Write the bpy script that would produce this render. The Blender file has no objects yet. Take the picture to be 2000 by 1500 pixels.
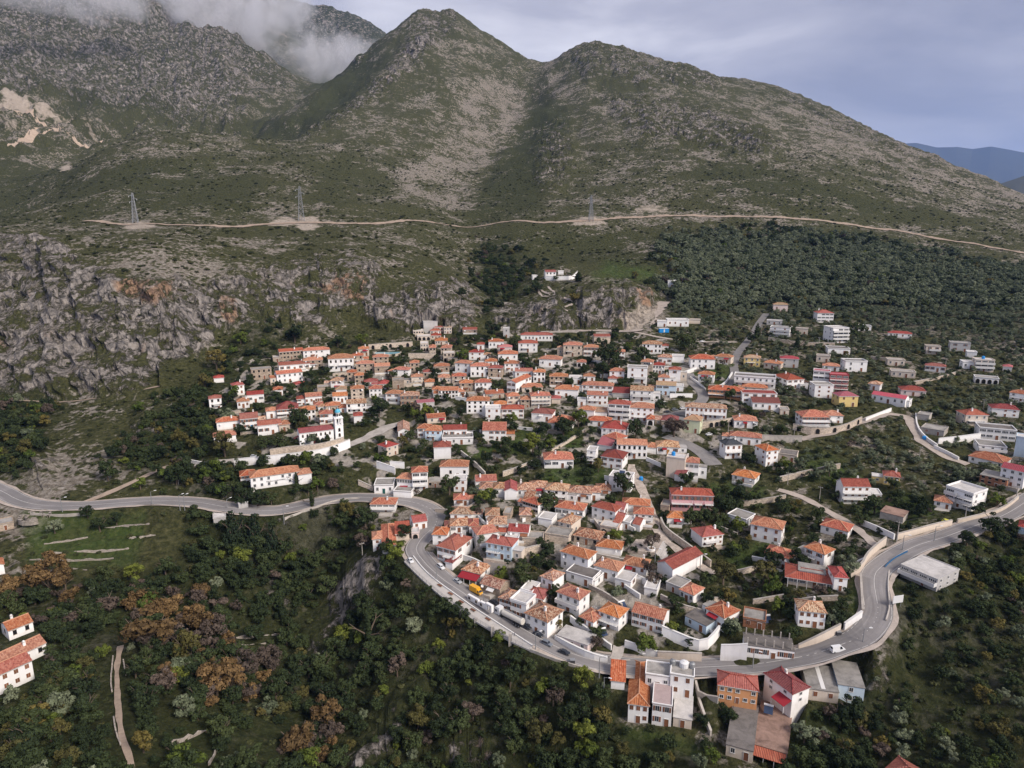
import bpy, bmesh, math, random
import numpy as np
from mathutils import Vector, Matrix
random.seed(7); RNG = np.random.default_rng(7)
C = bpy.context.scene.collection
SC = bpy.context.scene

# ------------------------------------------------------------------ camera
CAMZ = 200.0                      # drone height in the scene's metres
PITCH = math.radians(13.0)
FPX = 1350.0                      # focal length in photograph pixels (2000 wide)
SP, CP_ = math.sin(PITCH), math.cos(PITCH)
cam_d = bpy.data.cameras.new('camera'); cam = bpy.data.objects.new('camera', cam_d); C.objects.link(cam)
cam_d.sensor_width = 36.0; cam_d.lens = 36.0*FPX/2000.0
cam_d.clip_start = 1.0; cam_d.clip_end = 60000.0
cam.location = (0, 0, CAMZ); cam.rotation_euler = (math.radians(90)-PITCH, 0, 0)
SC.camera = cam

# ------------------------------------------------------------------ sky, sun, exposure
SUN_EL, SUN_AZ = math.radians(38), math.radians(128)     # azimuth clockwise from +Y: behind the camera, to the right
w = bpy.data.worlds.new('World'); SC.world = w; w.use_nodes = True
nt = w.node_tree; nt.nodes.clear()
def N(t, typ, **kw):
    n = t.nodes.new(typ)
    for k, v in kw.items(): setattr(n, k, v)
    return n
wo = N(nt, 'ShaderNodeOutputWorld'); sky = N(nt, 'ShaderNodeTexSky')
sky.sky_type = 'NISHITA'; sky.sun_disc = False; sky.sun_elevation = SUN_EL; sky.sun_rotation = SUN_AZ
b1 = N(nt, 'ShaderNodeBackground'); b1.inputs['Strength'].default_value = 0.12
nt.links.new(sky.outputs[0], b1.inputs['Color'])
tc = N(nt, 'ShaderNodeTexCoord'); mp = N(nt, 'ShaderNodeMapping'); mp.inputs['Scale'].default_value = (1.1, 1.1, 3.6)
mp.inputs['Rotation'].default_value = (0, 0.12, 0)
nt.links.new(tc.outputs['Generated'], mp.inputs['Vector'])
n1 = N(nt, 'ShaderNodeTexNoise'); n1.inputs['Scale'].default_value = 2.2; n1.inputs['Detail'].default_value = 6.0
n1.inputs['Roughness'].default_value = 0.5; n1.inputs['Distortion'].default_value = 0.35
nt.links.new(mp.outputs[0], n1.inputs['Vector'])
r1 = N(nt, 'ShaderNodeValToRGB')
r1.color_ramp.elements[0].position = 0.34; r1.color_ramp.elements[0].color = (0.235, 0.232, 0.288, 1)
r1.color_ramp.elements[1].position = 0.68; r1.color_ramp.elements[1].color = (0.60, 0.58, 0.615, 1)
e = r1.color_ramp.elements.new(0.52); e.color = (0.365, 0.352, 0.402, 1)
nt.links.new(n1.outputs[0], r1.inputs[0])
b2 = N(nt, 'ShaderNodeBackground'); b2.inputs['Strength'].default_value = 1.0
nt.links.new(r1.outputs[0], b2.inputs['Color'])
mx = N(nt, 'ShaderNodeMixShader'); mx.inputs[0].default_value = 0.92
nt.links.new(b1.outputs[0], mx.inputs[1]); nt.links.new(b2.outputs[0], mx.inputs[2]); nt.links.new(mx.outputs[0], wo.inputs[0])
sd = bpy.data.lights.new('sun', 'SUN'); sun = bpy.data.objects.new('sun', sd); C.objects.link(sun)
sd.energy = 2.9; sd.angle = math.radians(22); sd.color = (1.0, 0.90, 0.80)
sdir = Vector((math.sin(SUN_AZ)*math.cos(SUN_EL), math.cos(SUN_AZ)*math.cos(SUN_EL), math.sin(SUN_EL)))
sun.rotation_euler = sdir.to_track_quat('Z', 'Y').to_euler(); sun.location = (0, 0, 900)
SC.view_settings.view_transform = 'Standard'; SC.view_settings.look = 'None'
SC.view_settings.exposure = 0.66; SC.view_settings.gamma = 1.0; SC.view_settings.use_curve_mapping = False
SC.render.engine = 'CYCLES'
SC.cycles.max_bounces = 5; SC.cycles.diffuse_bounces = 2; SC.cycles.glossy_bounces = 2
SC.cycles.transparent_max_bounces = 6; SC.cycles.volume_bounces = 4; SC.cycles.use_adaptive_sampling = True

# ------------------------------------------------------------------ helpers
def tag(o, label=None, cat=None, group=None, kind=None):
    if label: o['label'] = label
    if cat: o['category'] = cat
    if group: o['group'] = group
    if kind: o['kind'] = kind
    return o
def empty(name, loc, rz=0.0, label=None, cat=None, group=None):
    o = bpy.data.objects.new(name, None); C.objects.link(o)
    o.location = loc; o.rotation_euler = (0, 0, rz); o.empty_display_size = 0.5
    return tag(o, label, cat, group)
def link(name, me, parent=None):
    o = bpy.data.objects.new(name, me); C.objects.link(o)
    if parent is not None: o.parent = parent
    return o
def lerp(a, b, t): return a+(b-a)*t
class MB:
    """collects faces (with material index and optional uv) and links them as ONE mesh object"""
    def __init__(s): s.v = []; s.f = []; s.m = []; s.uv = []
    def face(s, pts, mi=0, uv=None):
        k = len(s.v); s.v += [tuple(p) for p in pts]; s.f.append(tuple(range(k, k+len(pts)))); s.m.append(mi)
        s.uv.append(uv if uv else [(p[0]+p[1]*0.37, p[2]) for p in pts])
    def box(s, x0, x1, y0, y1, z0, z1, mi=0, M=None, bottom=True):
        P = [(x0,y0,z0),(x1,y0,z0),(x1,y1,z0),(x0,y1,z0),(x0,y0,z1),(x1,y0,z1),(x1,y1,z1),(x0,y1,z1)]
        if M is not None: P = [tuple(M @ Vector(p)) for p in P]
        for q in ((0,1,5,4),(1,2,6,5),(2,3,7,6),(3,0,4,7),(4,5,6,7)) + (((3,2,1,0),) if bottom else ()):
            s.face([P[i] for i in q], mi)
    def bar(s, a, b, r, mi=0, n=4):
        a = Vector(a); b = Vector(b); d = (b-a)
        if d.length < 1e-6: return
        q = d.to_track_quat('Z', 'Y'); L = d.length
        ring = [(r*math.cos(2*math.pi*(i+.5)/n), r*math.sin(2*math.pi*(i+.5)/n)) for i in range(n)]
        A = [a+q @ Vector((x, y, 0)) for x, y in ring]; B = [a+q @ Vector((x, y, L)) for x, y in ring]
        for i in range(n):
            j = (i+1) % n; s.face([A[i], A[j], B[j], B[i]], mi)
        s.face(B, mi); s.face(A[::-1], mi)
    def lathe(s, prof, n=10, mi=0, c=(0,0)):
        for (r0, z0), (r1_, z1) in zip(prof[:-1], prof[1:]):
            for i in range(n):
                a, b = 2*math.pi*i/n, 2*math.pi*(i+1)/n
                p = [(c[0]+r0*math.cos(a), c[1]+r0*math.sin(a), z0), (c[0]+r0*math.cos(b), c[1]+r0*math.sin(b), z0),
                     (c[0]+r1_*math.cos(b), c[1]+r1_*math.sin(b), z1), (c[0]+r1_*math.cos(a), c[1]+r1_*math.sin(a), z1)]
                if r0 < 1e-5: p = [p[0], p[2], p[3]]
                elif r1_ < 1e-5: p = p[:3]
                s.face(p, mi)
    def mesh(s, name, mats, smooth=False):
        me = bpy.data.meshes.new(name); me.from_pydata(s.v, [], s.f)
        for m in mats: me.materials.append(m)
        me.polygons.foreach_set('material_index', s.m)
        uvl = me.uv_layers.new(name='UVMap')
        uvl.data.foreach_set('uv', [c for u in s.uv for p in u for c in p])
        if smooth: me.polygons.foreach_set('use_smooth', [True]*len(s.f))
        me.update(); return me
    def build(s, name, mats, parent=None, smooth=False):
        return link(name, s.mesh(name, mats if isinstance(mats, (list, tuple)) else [mats], smooth), parent)

# photograph pixel -> ray direction from the camera
def pdir(x, y):
    r = (x-1000.0)/FPX; u = (750.0-y)/FPX
    return (r, CP_+u*SP, -SP+u*CP_)
def project(X, Y, Z):
    """world -> photograph pixel"""
    d = Y*CP_-(Z-CAMZ)*SP
    d = np.maximum(d, 1e-3)
    return 1000+FPX*X/d, 750-FPX*(Y*SP+(Z-CAMZ)*CP_)/d, d
# ------------------------------------------------------------------ terrain: one heightfield round the drone, fitted to surveyed points
# (picture x, picture y, distance along the optical axis) -> a real 3-D point; the surface is interpolated through them
SURV = [(-400,1700,105),(300,1700,112),(650,1750,140),(1000,1750,140),(1450,1750,118),(2000,1750,105),(2400,1700,105),
(300,2600,60),(1000,2600,80),(1700,2600,60),(-400,2600,60),(2400,2600,60),
(-400,1500,135),(0,1500,140),(300,1500,142),(500,1500,152),(650,1500,168),(-400,1340,165),(40,1345,165),(300,1350,168),(480,1350,182),(600,1330,200),(650,1400,186),
(-400,1200,195),(0,1200,195),(200,1200,200),(400,1200,208),(560,1200,222),(640,1200,226),
(0,1080,222),(200,1080,228),(400,1080,234),(560,1100,238),(650,1060,240),
(-400,940,250),(0,960,255),(100,992,246),(350,972,250),(450,992,247),(540,1005,246),(660,966,255),(700,963,256),(800,980,252),(858,1003,244),(828,1042,232),(812,1070,222),
(860,1130,207),(940,1176,197),(1020,1224,189),(1090,1270,182),(1190,1306,176.5),(1340,1306,175),(1480,1302,173),(1590,1278,173),(1680,1246,175),(1716,1200,181),(1708,1140,190),
(1712,1101,198),(1748,1076,204),(1838,1050,213),(1946,1013,225),(2040,960,240),(2300,930,250),
(760,1080,222),(720,1095,224),(680,1200,219),(800,1250,198),(900,1300,188),(760,1400,178),(1000,1330,178),(1000,1400,172),(1000,1500,163),(1150,1380,168),(1150,1500,158),
(1300,1440,160),(1300,1500,154),(1500,1420,160),(1500,1500,152),(1650,1380,165),(1700,1500,148),(1800,1300,172),(1800,1150,192),(1900,1200,184),(1900,1400,155),
(2000,1100,205),(2000,1300,168),(2000,1500,140),(2300,1200,185),(2300,1500,140),
(450,900,275),(600,900,272),(450,800,320),(600,800,318),(750,800,317),(600,700,385),(500,720,372),(740,700,385),(850,650,432),
(350,900,278),(300,800,322),(150,850,300),(0,850,305),(100,930,268),(0,780,350),(150,770,345),(300,740,352),(400,700,385),
(300,560,400),(300,480,455),(80,740,360),(80,560,412),(80,470,470),(-200,700,380),(-200,500,480),(0,620,420),(0,480,500),
(450,680,395),(480,560,440),(480,500,490),(700,640,430),(700,520,480),(850,620,440),(850,520,520),(900,560,500),
(940,620,455),(945,560,540),(935,500,640),(915,440,760),
(1000,640,448),(1000,590,490),(1080,545,520),(1100,520,540),(1180,560,495),(1180,640,447),(1270,600,475),(1260,560,510),(1250,520,545),(1100,582,470),(1180,577,464),(1250,582,476),(1040,604,468),(1100,536,532),(1200,548,520),(1080,505,620),(1200,490,640),
(300,455,500),(250,440,560),(590,435,620),(700,470,560),(820,440,660),(450,450,570),(1000,437,720),(1000,480,640),(1150,430,720),(1300,470,660),(1500,425,740),(1700,450,740),(1850,470,720),(2000,495,680),(2300,540,620),
(1400,640,445),(1600,640,450),(1800,640,455),(2000,640,455),(1500,600,500),(1800,600,505),(2000,590,510),(1500,540,575),(1800,550,560),(1500,470,670),(1800,490,650),(2300,640,470),
(100,440,600),(100,400,700),(200,380,700),(400,350,780),(600,350,800),(200,300,900),(280,260,1000),(400,262,1020),(570,282,1050),(700,310,1000),
(400,330,1350),(280,320,1300),(550,330,1350),(30,440,820),(0,350,1000),(100,330,1080),(0,250,1300),(100,235,1350),(0,195,1450),(150,210,1500),
(300,250,1500),(400,240,1550),(550,230,1650),(200,200,1650),(300,150,1850),(450,150,1900),(150,100,1950),(300,50,2200),(450,75,2150),(480,92,2140),(520,113,2120),(560,138,2080),(590,180,1950),(480,140,2600),(560,190,2500),(620,215,2300),(600,225,1700),
(0,80,1950),(0,-20,2300),(300,-80,2600),(520,150,2700),(640,-5,3300),(750,66,3300),(700,60,3150),(650,120,3000),(560,-30,3300),(500,-70,3300),(420,-110,3300),(300,-200,3400),(820,150,3300),(-400,100,1900),(-400,-50,2500),(-400,350,900),
(620,180,1520),(640,163,1620),(700,118,1690),(750,73,1740),(800,34,1790),(822,15,1800),(856,31,1810),(880,21,1800),(915,42,1810),(950,68,1820),(1000,97,1830),(1070,131,1850),(1150,87,1700),(1110,104,1720),(1210,96,1680),(1300,120,1640),(1450,171,1560),
(1600,227,1480),(1750,286,1380),(1900,341,1260),(2000,384,1150),(2300,480,950),
(700,180,2300),(820,130,2500),(1000,200,2500),(1150,200,2500),(1400,260,2600),(1700,350,2400),(2000,430,1800),(2300,530,1600),(900,330,3400),(1300,380,3400),(1700,450,3300),(2000,500,3200),(2300,560,3000),(2400,560,2000),(2300,540,1500),(1460,164,2000),(1520,178,2000),(1640,233,1950),(1250,170,2000),
(830,90,1600),(760,160,1430),(680,220,1260),(600,270,1120),(720,140,1620),(650,200,1500),(560,240,1400),(480,265,1300),
(850,60,1700),(900,60,1700),(900,150,1500),(850,250,1250),(750,280,1120),(700,350,920),(800,330,1000),(800,400,780),(950,150,1600),
(1020,210,1560),(965,290,1280),(925,360,1020),(905,420,800),(1040,300,1150),(1000,350,1000),(1060,380,880),(1100,250,1280),(1100,170,1500),(1200,250,1180),(1300,200,1350),(1200,350,930),
(1400,300,1020),(1500,250,1200),(1600,350,900),(1750,400,850),(1900,400,950),(1900,440,790)]
_dv = [(1200,190),(1150,201),(1100,214),(1050,227),(1000,241),(950,258),(900,275),(850,294),(800,316),(750,345),(700,382),(660,420),(640,445)]
def dvil(y):
    ys = [a for a, _ in _dv][::-1]; ds = [b for _, b in _dv][::-1]
    return float(np.interp(y, ys, ds))
for x in (900,1100,1300,1500,1700,1900,2150):
    for y in (1150,1100,1000,900,800,700):
        if y >= 1100 and not (930 <= x <= 1600): continue
        if y == 1000 and x > 1850: continue
        SURV.append((x, y, dvil(y)))
def perl(x, y, seed=0):
    """gradient noise, vectorised"""
    rg = np.random.default_rng(100+seed); perm = rg.permutation(256).astype(np.int32); perm = np.concatenate([perm, perm])
    ang = rg.random(256)*2*np.pi; gx, gy = np.cos(ang), np.sin(ang)
    xi = np.floor(x).astype(np.int64); yi = np.floor(y).astype(np.int64); xf = x-xi; yf = y-yi
    xi &= 255; yi &= 255
    u = xf*xf*xf*(xf*(xf*6-15)+10); v = yf*yf*yf*(yf*(yf*6-15)+10)
    def g(i, j, dx, dy):
        h = perm[perm[(xi+i) & 255]+((yi+j) & 255)]; return gx[h]*dx+gy[h]*dy
    a = g(0,0,xf,yf); b = g(1,0,xf-1,yf); c = g(0,1,xf,yf-1); d = g(1,1,xf-1,yf-1)
    return (a+(b-a)*u)+((c+(d-c)*u)-(a+(b-a)*u))*v
def fbm(x, y, lam, octs=4, gain=0.5, seed=0, ridge=False):
    s = 0; a = 1.0
    for o in range(octs):
        n = perl(x/lam+31.7*o, y/lam-17.3*o, seed+o)*1.5
        s = s+a*((0.5-np.abs(n)) if ridge else n); a *= gain; lam *= 0.5
    return s
SX = np.array([[p[0], p[1], p[2]] for p in SURV], float)
dx = (SX[:,0]-1000)/FPX; uu = (750-SX[:,1])/FPX
PX, PY, PZ = SX[:,2]*dx, SX[:,2]*(CP_+uu*SP), SX[:,2]*(-SP+uu*CP_)
pr = np.hypot(PX, PY); paz = np.arctan2(PX, PY); plr = np.log(pr); pt = PZ/pr
KA, CS = 1.6, 0.006
def _phi(a, l, a0, l0): return np.sqrt((KA*(a-a0))**2+(l-l0)**2+CS*CS)
n_ = len(pt)
A_ = np.zeros((n_+3, n_+3)); A_[:n_,:n_] = _phi(paz[:,None], plr[:,None], paz[None], plr[None])+np.eye(n_)*-5e-5
A_[:n_,n_] = 1; A_[:n_,n_+1] = paz; A_[:n_,n_+2] = plr; A_[n_:,:n_] = A_[:n_,n_:].T
W_ = np.linalg.solve(A_, np.concatenate([pt, [0,0,0]]))
NA, NR = 960, 660
AZ = np.linspace(math.radians(-50), math.radians(50), NA)
LR = np.linspace(math.log(62), math.log(3650), NR)
ca, cl = np.linspace(AZ[0], AZ[-1], 241), np.linspace(LR[0], LR[-1], 221)
T0 = np.zeros((241, 221))
for i in range(241):
    T0[i] = _phi(ca[i], cl[:,None], paz[None], plr[None]) @ W_[:n_]+W_[n_]+W_[n_+1]*ca[i]+W_[n_+2]*cl
def bil(G, fa, fl):
    na, nl = G.shape; ia = np.clip(fa.astype(int), 0, na-2); il = np.clip(fl.astype(int), 0, nl-2); ta = fa-ia; tl = fl-il
    return (G[ia,il]*(1-ta)+G[ia+1,il]*ta)*(1-tl)+(G[ia,il+1]*(1-ta)+G[ia+1,il+1]*ta)*tl
AA, LL = np.meshgrid(AZ, LR, indexing='ij'); RR = np.exp(LL)
TT = bil(T0, (AA-AZ[0])/(AZ[-1]-AZ[0])*240, (LL-LR[0])/(LR[-1]-LR[0])*220)
GX, GY = RR*np.sin(AA), RR*np.cos(AA)
GZ = TT*RR                        # relative to the drone
# --- regions of ground cover, drawn on the photograph and carried to the ground
MW, MH, MS = 300, 230, 8.0        # coarse map of the photographed area (with margin)
mx0, my0 = -200.0, -120.0
def polymask(polys, blur=2):
    xs = (np.arange(MW)+.5)*MS+mx0; ys = (np.arange(MH)+.5)*MS+my0; XX, YY = np.meshgrid(xs, ys)
    out = np.zeros((MH, MW))
    for wt, pts in polys:
        ins = np.zeros_like(out, bool); k = len(pts)
        for i in range(k):
            x1, y1 = pts[i]; x2, y2 = pts[(i+1) % k]
            if y1 == y2: continue
            c = ((y1 > YY) != (y2 > YY)) & (XX < (x2-x1)*(YY-y1)/(y2-y1)+x1)
            ins ^= c
        out = np.maximum(out, ins*wt)
    for _ in range(blur):
        p = np.pad(out, 1, mode='edge')
        out = (p[:-2,1:-1]+p[2:,1:-1]+p[1:-1,:-2]+p[1:-1,2:]+2*p[1:-1,1:-1]+.5*(p[:-2,:-2]+p[:-2,2:]+p[2:,:-2]+p[2:,2:]))/8
    return out
def msample(M, x, y):
    fy = np.clip((y-my0)/MS-.5, 0, MH-1.001); fx = np.clip((x-mx0)/MS-.5, 0, MW-1.001)
    return bil(M, fy, fx)
ROCK = [(.9,[(-200,470),(60,452),(140,480),(200,520),(300,560),(420,560),(470,600),(430,640),(380,680),(300,740),(150,770),(-200,770)]),
 (.75,[(300,545),(420,540),(560,505),(690,495),(750,520),(740,570),(700,610),(640,640),(540,645),(440,640),(380,700),(300,740)]),(.8,[(60,700),(330,690),(340,760),(60,780)]),
 (.85,[(720,570),(800,560),(900,545),(938,570),(935,645),(860,650),(760,640),(700,620)]),
 (.85,[(950,610),(1040,585),(1150,565),(1220,560),(1285,570),(1280,625),(1200,648),(1100,652),(960,655)]),
 (.60,[(-200,-120),(450,-120),(470,90),(560,130),(590,190),(480,200),(300,230),(100,190),(-200,180)]),
 (.6,[(600,-100),(760,60),(700,130),(600,130),(560,50)]),
 (.9,[(800,80),(862,58),(840,105),(760,170),(690,222),(600,280),(588,270),(680,208),(760,140)]),
 (.62,[(1180,180),(1300,195),(1450,230),(1530,285),(1480,325),(1380,295),(1250,275),(1190,225)]),
 (.55,[(1050,250),(1110,230),(1130,330),(1080,390),(1040,360)]),
 (.85,[(690,1085),(770,1078),(710,1190),(645,1265),(612,1310),(590,1235),(650,1140)]),(.85,[(795,1320),(845,1325),(785,1430),(705,1520),(670,1490),(750,1400)]),
 (.5,[(780,60),(820,10),(890,20),(905,70),(840,95)]),(.55,[(1090,115),(1150,80),(1270,98),(1450,170),(1350,180),(1150,150)]),(.45,[(1440,160),(1520,175),(1900,330),(1800,330),(1600,250)]),
 (.6,[(60,860),(100,870),(120,960),(60,965)]),(.6,[(280,790),(330,800),(320,870),(270,860)]),(.5,[(400,235),(460,235),(470,265),(390,268)]),(.5,[(1270,470),(1330,480),(1370,560),(1320,580),(1280,520)]),
 (.6,[(560,840),(575,845),(400,1000),(380,1000)]),(.5,[(470,1130),(560,1120),(560,1180),(470,1200)]),(.55,[(850,1380),(960,1380),(980,1480),(860,1500)])]
BARE = [(.55,[(880,180),(1060,140),(1030,220),(950,330),(880,420),(780,380),(780,320),(900,270)]),(.5,[(90,440),(320,455),(460,500),(420,560),(260,540),(150,500)]),
 (.55,[(60,900),(250,890),(420,920),(380,960),(150,970),(40,960)]),(.6,[(1640,840),(1740,810),(1760,850),(1660,880)]),(1.5,[(560,1010),(670,1000),(640,1060),(600,1095),(565,1090)]),(.5,[(1690,1180),(1760,1200),(1790,1340),(1720,1290)]),
 (.35,[(1400,150),(1900,330),(2100,400),(2100,470),(1900,400),(1500,260)]),(.5,[(1690,590),(2000,600),(2000,690),(1760,660)]),(.9,[(1230,640),(1290,585),(1310,590),(1280,650)]),(.55,[(20,980),(110,985),(90,1050),(20,1050)]),
 (.5,[(1480,1200),(1640,1200),(1600,1260),(1500,1240)]),(.55,[(1250,905),(1340,900),(1330,925),(1260,925)])]
SCREE = [(.55,[(-200,222),(60,226),(120,240),(118,252),(40,246),(-200,250)]),(.55,[(-200,262),(60,262),(90,270),(50,284),(0,280),(-200,285)]),(.85,[(95,318),(145,320),(140,335),(110,330)]),(.8,[(1200,625),(1240,604),(1288,590),(1302,598),(1250,648),(1185,642)]),(.8,[(0,195),(200,275),(190,282),(0,215)]),
 (.8,[(1115,425),(1190,425),(1180,442),(1110,440)]),(.8,[(530,425),(625,425),(620,445),(520,442)]),(.8,[(230,432),(310,432),(300,448),(240,448)]),(.7,[(1240,398),(1310,400),(1310,415),(1240,412)]),(.7,[(1640,855),(1690,850),(1700,880),(1640,875)])]
GREEN = [(.8,[(880,860),(960,860),(950,905),(890,895)]),(.8,[(1090,900),(1200,910),(1180,960),(1060,960),(1050,930)]),(.8,[(1380,930),(1500,940),(1500,990),(1390,990)]),(.85,[(1400,1060),(1560,1070),(1600,1120),(1440,1130)]),
 (.8,[(1660,960),(1850,970),(1800,1030),(1680,1020)]),(.75,[(1560,870),(1660,890),(1700,950),(1540,940)]),(.7,[(1180,1250),(1300,1290),(1230,1300),(1180,1290)]),(.7,[(40,990),(300,1000),(270,1110),(60,1110)]),(.8,[(1690,1170),(1740,1160),(1760,1230),(1730,1240)]),
 (.7,[(1180,500),(1300,520),(1260,560),(1140,550)]),(.7,[(1520,1390),(1700,1400),(1700,1500),(1540,1500)]),(.7,[(1150,1420),(1350,1430),(1400,1500),(1150,1500)]),(.55,[(560,840),(720,850),(600,930),(470,940)]),(.6,[(430,1010),(540,1010),(560,1060),(440,1050)]),
 (.7,[(1660,1100),(1700,1100),(1680,1260),(1640,1230)]),(.6,[(0,1290),(120,1280),(140,1500),(0,1500)]),(.5,[(330,1400),(700,1380),(620,1500),(250,1500)]),(.75,[(950,820),(1150,840),(1130,900),(960,900)]),(.7,[(1300,690),(1440,700),(1420,760),(1330,740)])]
PAVE = [(.85,[(480,690),(760,670),(940,650),(1300,650),(1420,740),(1440,860),(1250,910),(900,920),(720,960),(640,920),(460,880),(400,800)]),
 (.9,[(860,1030),(960,960),(1100,950),(1260,960),(1390,1130),(1380,1230),(1260,1290),(1100,1260),(930,1150)]),(.7,[(1380,1230),(1480,1220),(1470,1290),(1390,1290)]),(.8,[(1300,830),(1440,860),(1430,900),(1300,900)]),
 (.6,[(1480,860),(1700,820),(1780,830),(1560,880)]),(.7,[(1190,1320),(1660,1300),(1700,1350),(1560,1400),(1250,1420)])]
WOOD = [(1,[(390,960),(520,1000),(600,1010),(700,990),(800,1090),(900,1180),(1050,1290),(1180,1340),(1230,1440),(1400,1500),(1400,1620),(-200,1620),(-200,1260),(100,1150),(350,1120)]),
 (1,[(1760,1080),(2200,980),(2200,1620),(1500,1620),(1520,1400),(1660,1390),(1760,1240),(1730,1130)]),(.9,[(1300,470),(1500,450),(2200,560),(2200,700),(1750,640),(1500,620),(1310,640),(1290,590)]),
 (.8,[(200,900),(420,700),(500,620),(560,640),(480,760),(430,900),(470,960),(330,960)]),(.7,[(0,760),(130,770),(70,940),(-200,940),(-200,780)]),(.8,[(935,470),(1050,500),(1040,560),(980,620),(945,640),(930,560)]),
 (.8,[(420,880),(650,900),(700,960),(560,995),(400,960)])]
M_rock, M_bare, M_scree = polymask(ROCK, 3), polymask(BARE, 6)*.6, polymask(SCREE, 1)
DENSE_SHADE = [(1,[(540,-100),(760,-100),(760,70),(700,140),(600,170)]),(1,[(1065,170),(1125,230),(1085,310),(1045,430),(900,430),(960,330)]),(1,[(640,160),(800,78),(690,212),(590,268),(410,272),(560,240)]),(.8,[(1480,320),(1700,380),(2100,500),(1900,450),(1500,410),(1280,320)]),(.7,[(100,330),(300,300),(520,330),(500,420),(120,430)]),(.8,[(900,445),(1400,445),(1300,560),(1040,500),(950,520)]),(.6,[(600,330),(700,300),(760,400),(600,420)]),(.7,[(0,300),(110,330),(60,450),(-200,460)]),(.6,[(150,170),(420,230),(580,220),(560,250),(250,255),(120,230)])]  # dense scrub; gully slope and left peak flank also carry painted shade
M_dense_shade = polymask(DENSE_SHADE, 4)
M_green, M_pave, M_wood = polymask(GREEN, 3)*.85, polymask(PAVE, 4)*.66, polymask(WOOD, 4)
gx_, gy_, gd_ = project(GX, GY, GZ+CAMZ)
jit = 22*perl(GX/19, GY/19, 41)+9*perl(GX/6, GY/6, 43), 18*perl(GX/19, GY/19, 42)+8*perl(GX/6, GY/6, 44)
sx_, sy_ = gx_+jit[0]*np.minimum(1, 300/RR), gy_+jit[1]*np.minimum(1, 300/RR)
a_dense_shade0 = 0
a_rock, a_bare, a_scree, a_green, a_pave, a_wood, a_dense_shade = [msample(M, sx_, sy_) for M in (M_rock, M_bare, M_scree, M_green, M_pave, M_wood, M_dense_shade)]
a_dense_shade = np.clip(a_dense_shade+a_pave*1.1, 0, 1.2)
far = np.clip((RR-480)/700, 0, 1)
lmt = np.clip((560-gx_)/120, 0, 1)*np.clip((RR-1300)/300, 0, 1)
# relief
GZ = GZ+far*(11*(fbm(GX*1.6, GY*.75, 230, 5, .52, 1, True)-.45)+3.2*fbm(GX, GY, 55, 4, .55, 5))*np.clip(RR/1500, .3, 1.3)
GZ = GZ+lmt*(74*(fbm(GX*2.0, GY*.6, 300, 6, .56, 9, True)-.5)+10*fbm(GX, GY, 40, 3, .5, 12, True))
near_w = np.clip(a_wood, 0, 1)*(1-far)
GZ = GZ+near_w*(2.6*fbm(GX, GY, 38, 4, .5, 14))+(1-a_pave)*(1-far)*0.7*fbm(GX, GY, 22, 3, .5, 19)
GZ = GZ+a_rock*(1-lmt)*np.clip((RR-150)/200, .4, 1)*(8.0*fbm(GX, GY, 40, 5, .58, 23, True))*np.where(RR > 900, 2.0, 1.0)
terr = np.clip(msample(polymask([(1,[(1440,430),(2100,520),(2100,700),(1600,640),(1380,560)]),(1,[(0,980),(330,990),(300,1120),(0,1140)]),(1,[(1180,380),(1600,380),(1600,425),(1180,425)])]), gx_, gy_), 0, 1)
GZ = GZ+terr*0.9*(np.mod(GZ, 2.6)/2.6 > .55)      # old field terraces: low risers
# ------------------------------------------------------------------ looking up the ground
def height_at(X, Y):
    X = np.asarray(X, float); Y = np.asarray(Y, float)
    fa = (np.arctan2(X, Y)-AZ[0])/(AZ[1]-AZ[0]); fl = (np.log(np.hypot(X, Y)+1e-6)-LR[0])/(LR[1]-LR[0])
    return bil(GZ, np.clip(fa, 0, NA-1.001), np.clip(fl, 0, NR-1.001))+CAMZ
def _col(x, y):
    r, f, u = pdir(x, y); az = math.atan2(r, f); tt = u/math.hypot(r, f)
    fa = min(max((az-AZ[0])/(AZ[1]-AZ[0]), 0), NA-1.001); i = int(fa); k = fa-i
    return az, tt, (GZ[i]*(1-k)+GZ[i+1]*k)/RR[0]
def unproj(x, y):
    """photograph pixel -> first ground point that the ray meets"""
    az, tt, col = _col(x, y)
    hit = np.nonzero(col >= tt)[0]
    j = int(hit[0]) if len(hit) else NR-1
    if j == 0: r = math.exp(LR[0])
    else:
        a, b = col[j-1]-tt, col[j]-tt; s = a/(a-b) if a != b else 0
        r = math.exp(LR[j-1]+(LR[j]-LR[j-1])*min(max(s, 0), 1))
    return Vector((r*math.sin(az), r*math.cos(az), CAMZ+r*tt))
def unproj_z(x, y, z):
    r, f, u = pdir(x, y); s = (z-CAMZ)/u
    return Vector((r*s, f*s, z))
def scale_at(P):
    """metres per photograph pixel at a point"""
    return (P.y*CP_-(P.z-CAMZ)*SP)/FPX
def smooth_path(pts, step=2.0, rounds=2):
    P = [Vector(p) for p in pts]
    for _ in range(rounds):
        Q = [P[0]]
        for a, b in zip(P[:-1], P[1:]): Q += [a.lerp(b, .25), a.lerp(b, .75)]
        P = Q+[P[-1]]
    out = [P[0]]; acc = 0
    for a, b in zip(P[:-1], P[1:]):
        L = (b-a).length; t = step-acc
        while t <= L and L > 1e-6:
            out.append(a.lerp(b, t/L)); t += step
        acc = (acc+L) % step if L > 0 else acc
    out.append(P[-1]); return out
def smooth_z(path, n=6):
    z = np.array([p.z for p in path]); k = 2*n+1
    zp = np.pad(z, n, mode='edge'); z = np.convolve(zp, np.ones(k)/k, 'valid')
    for p, q in zip(path, z): p.z = float(q)
    return path
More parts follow.
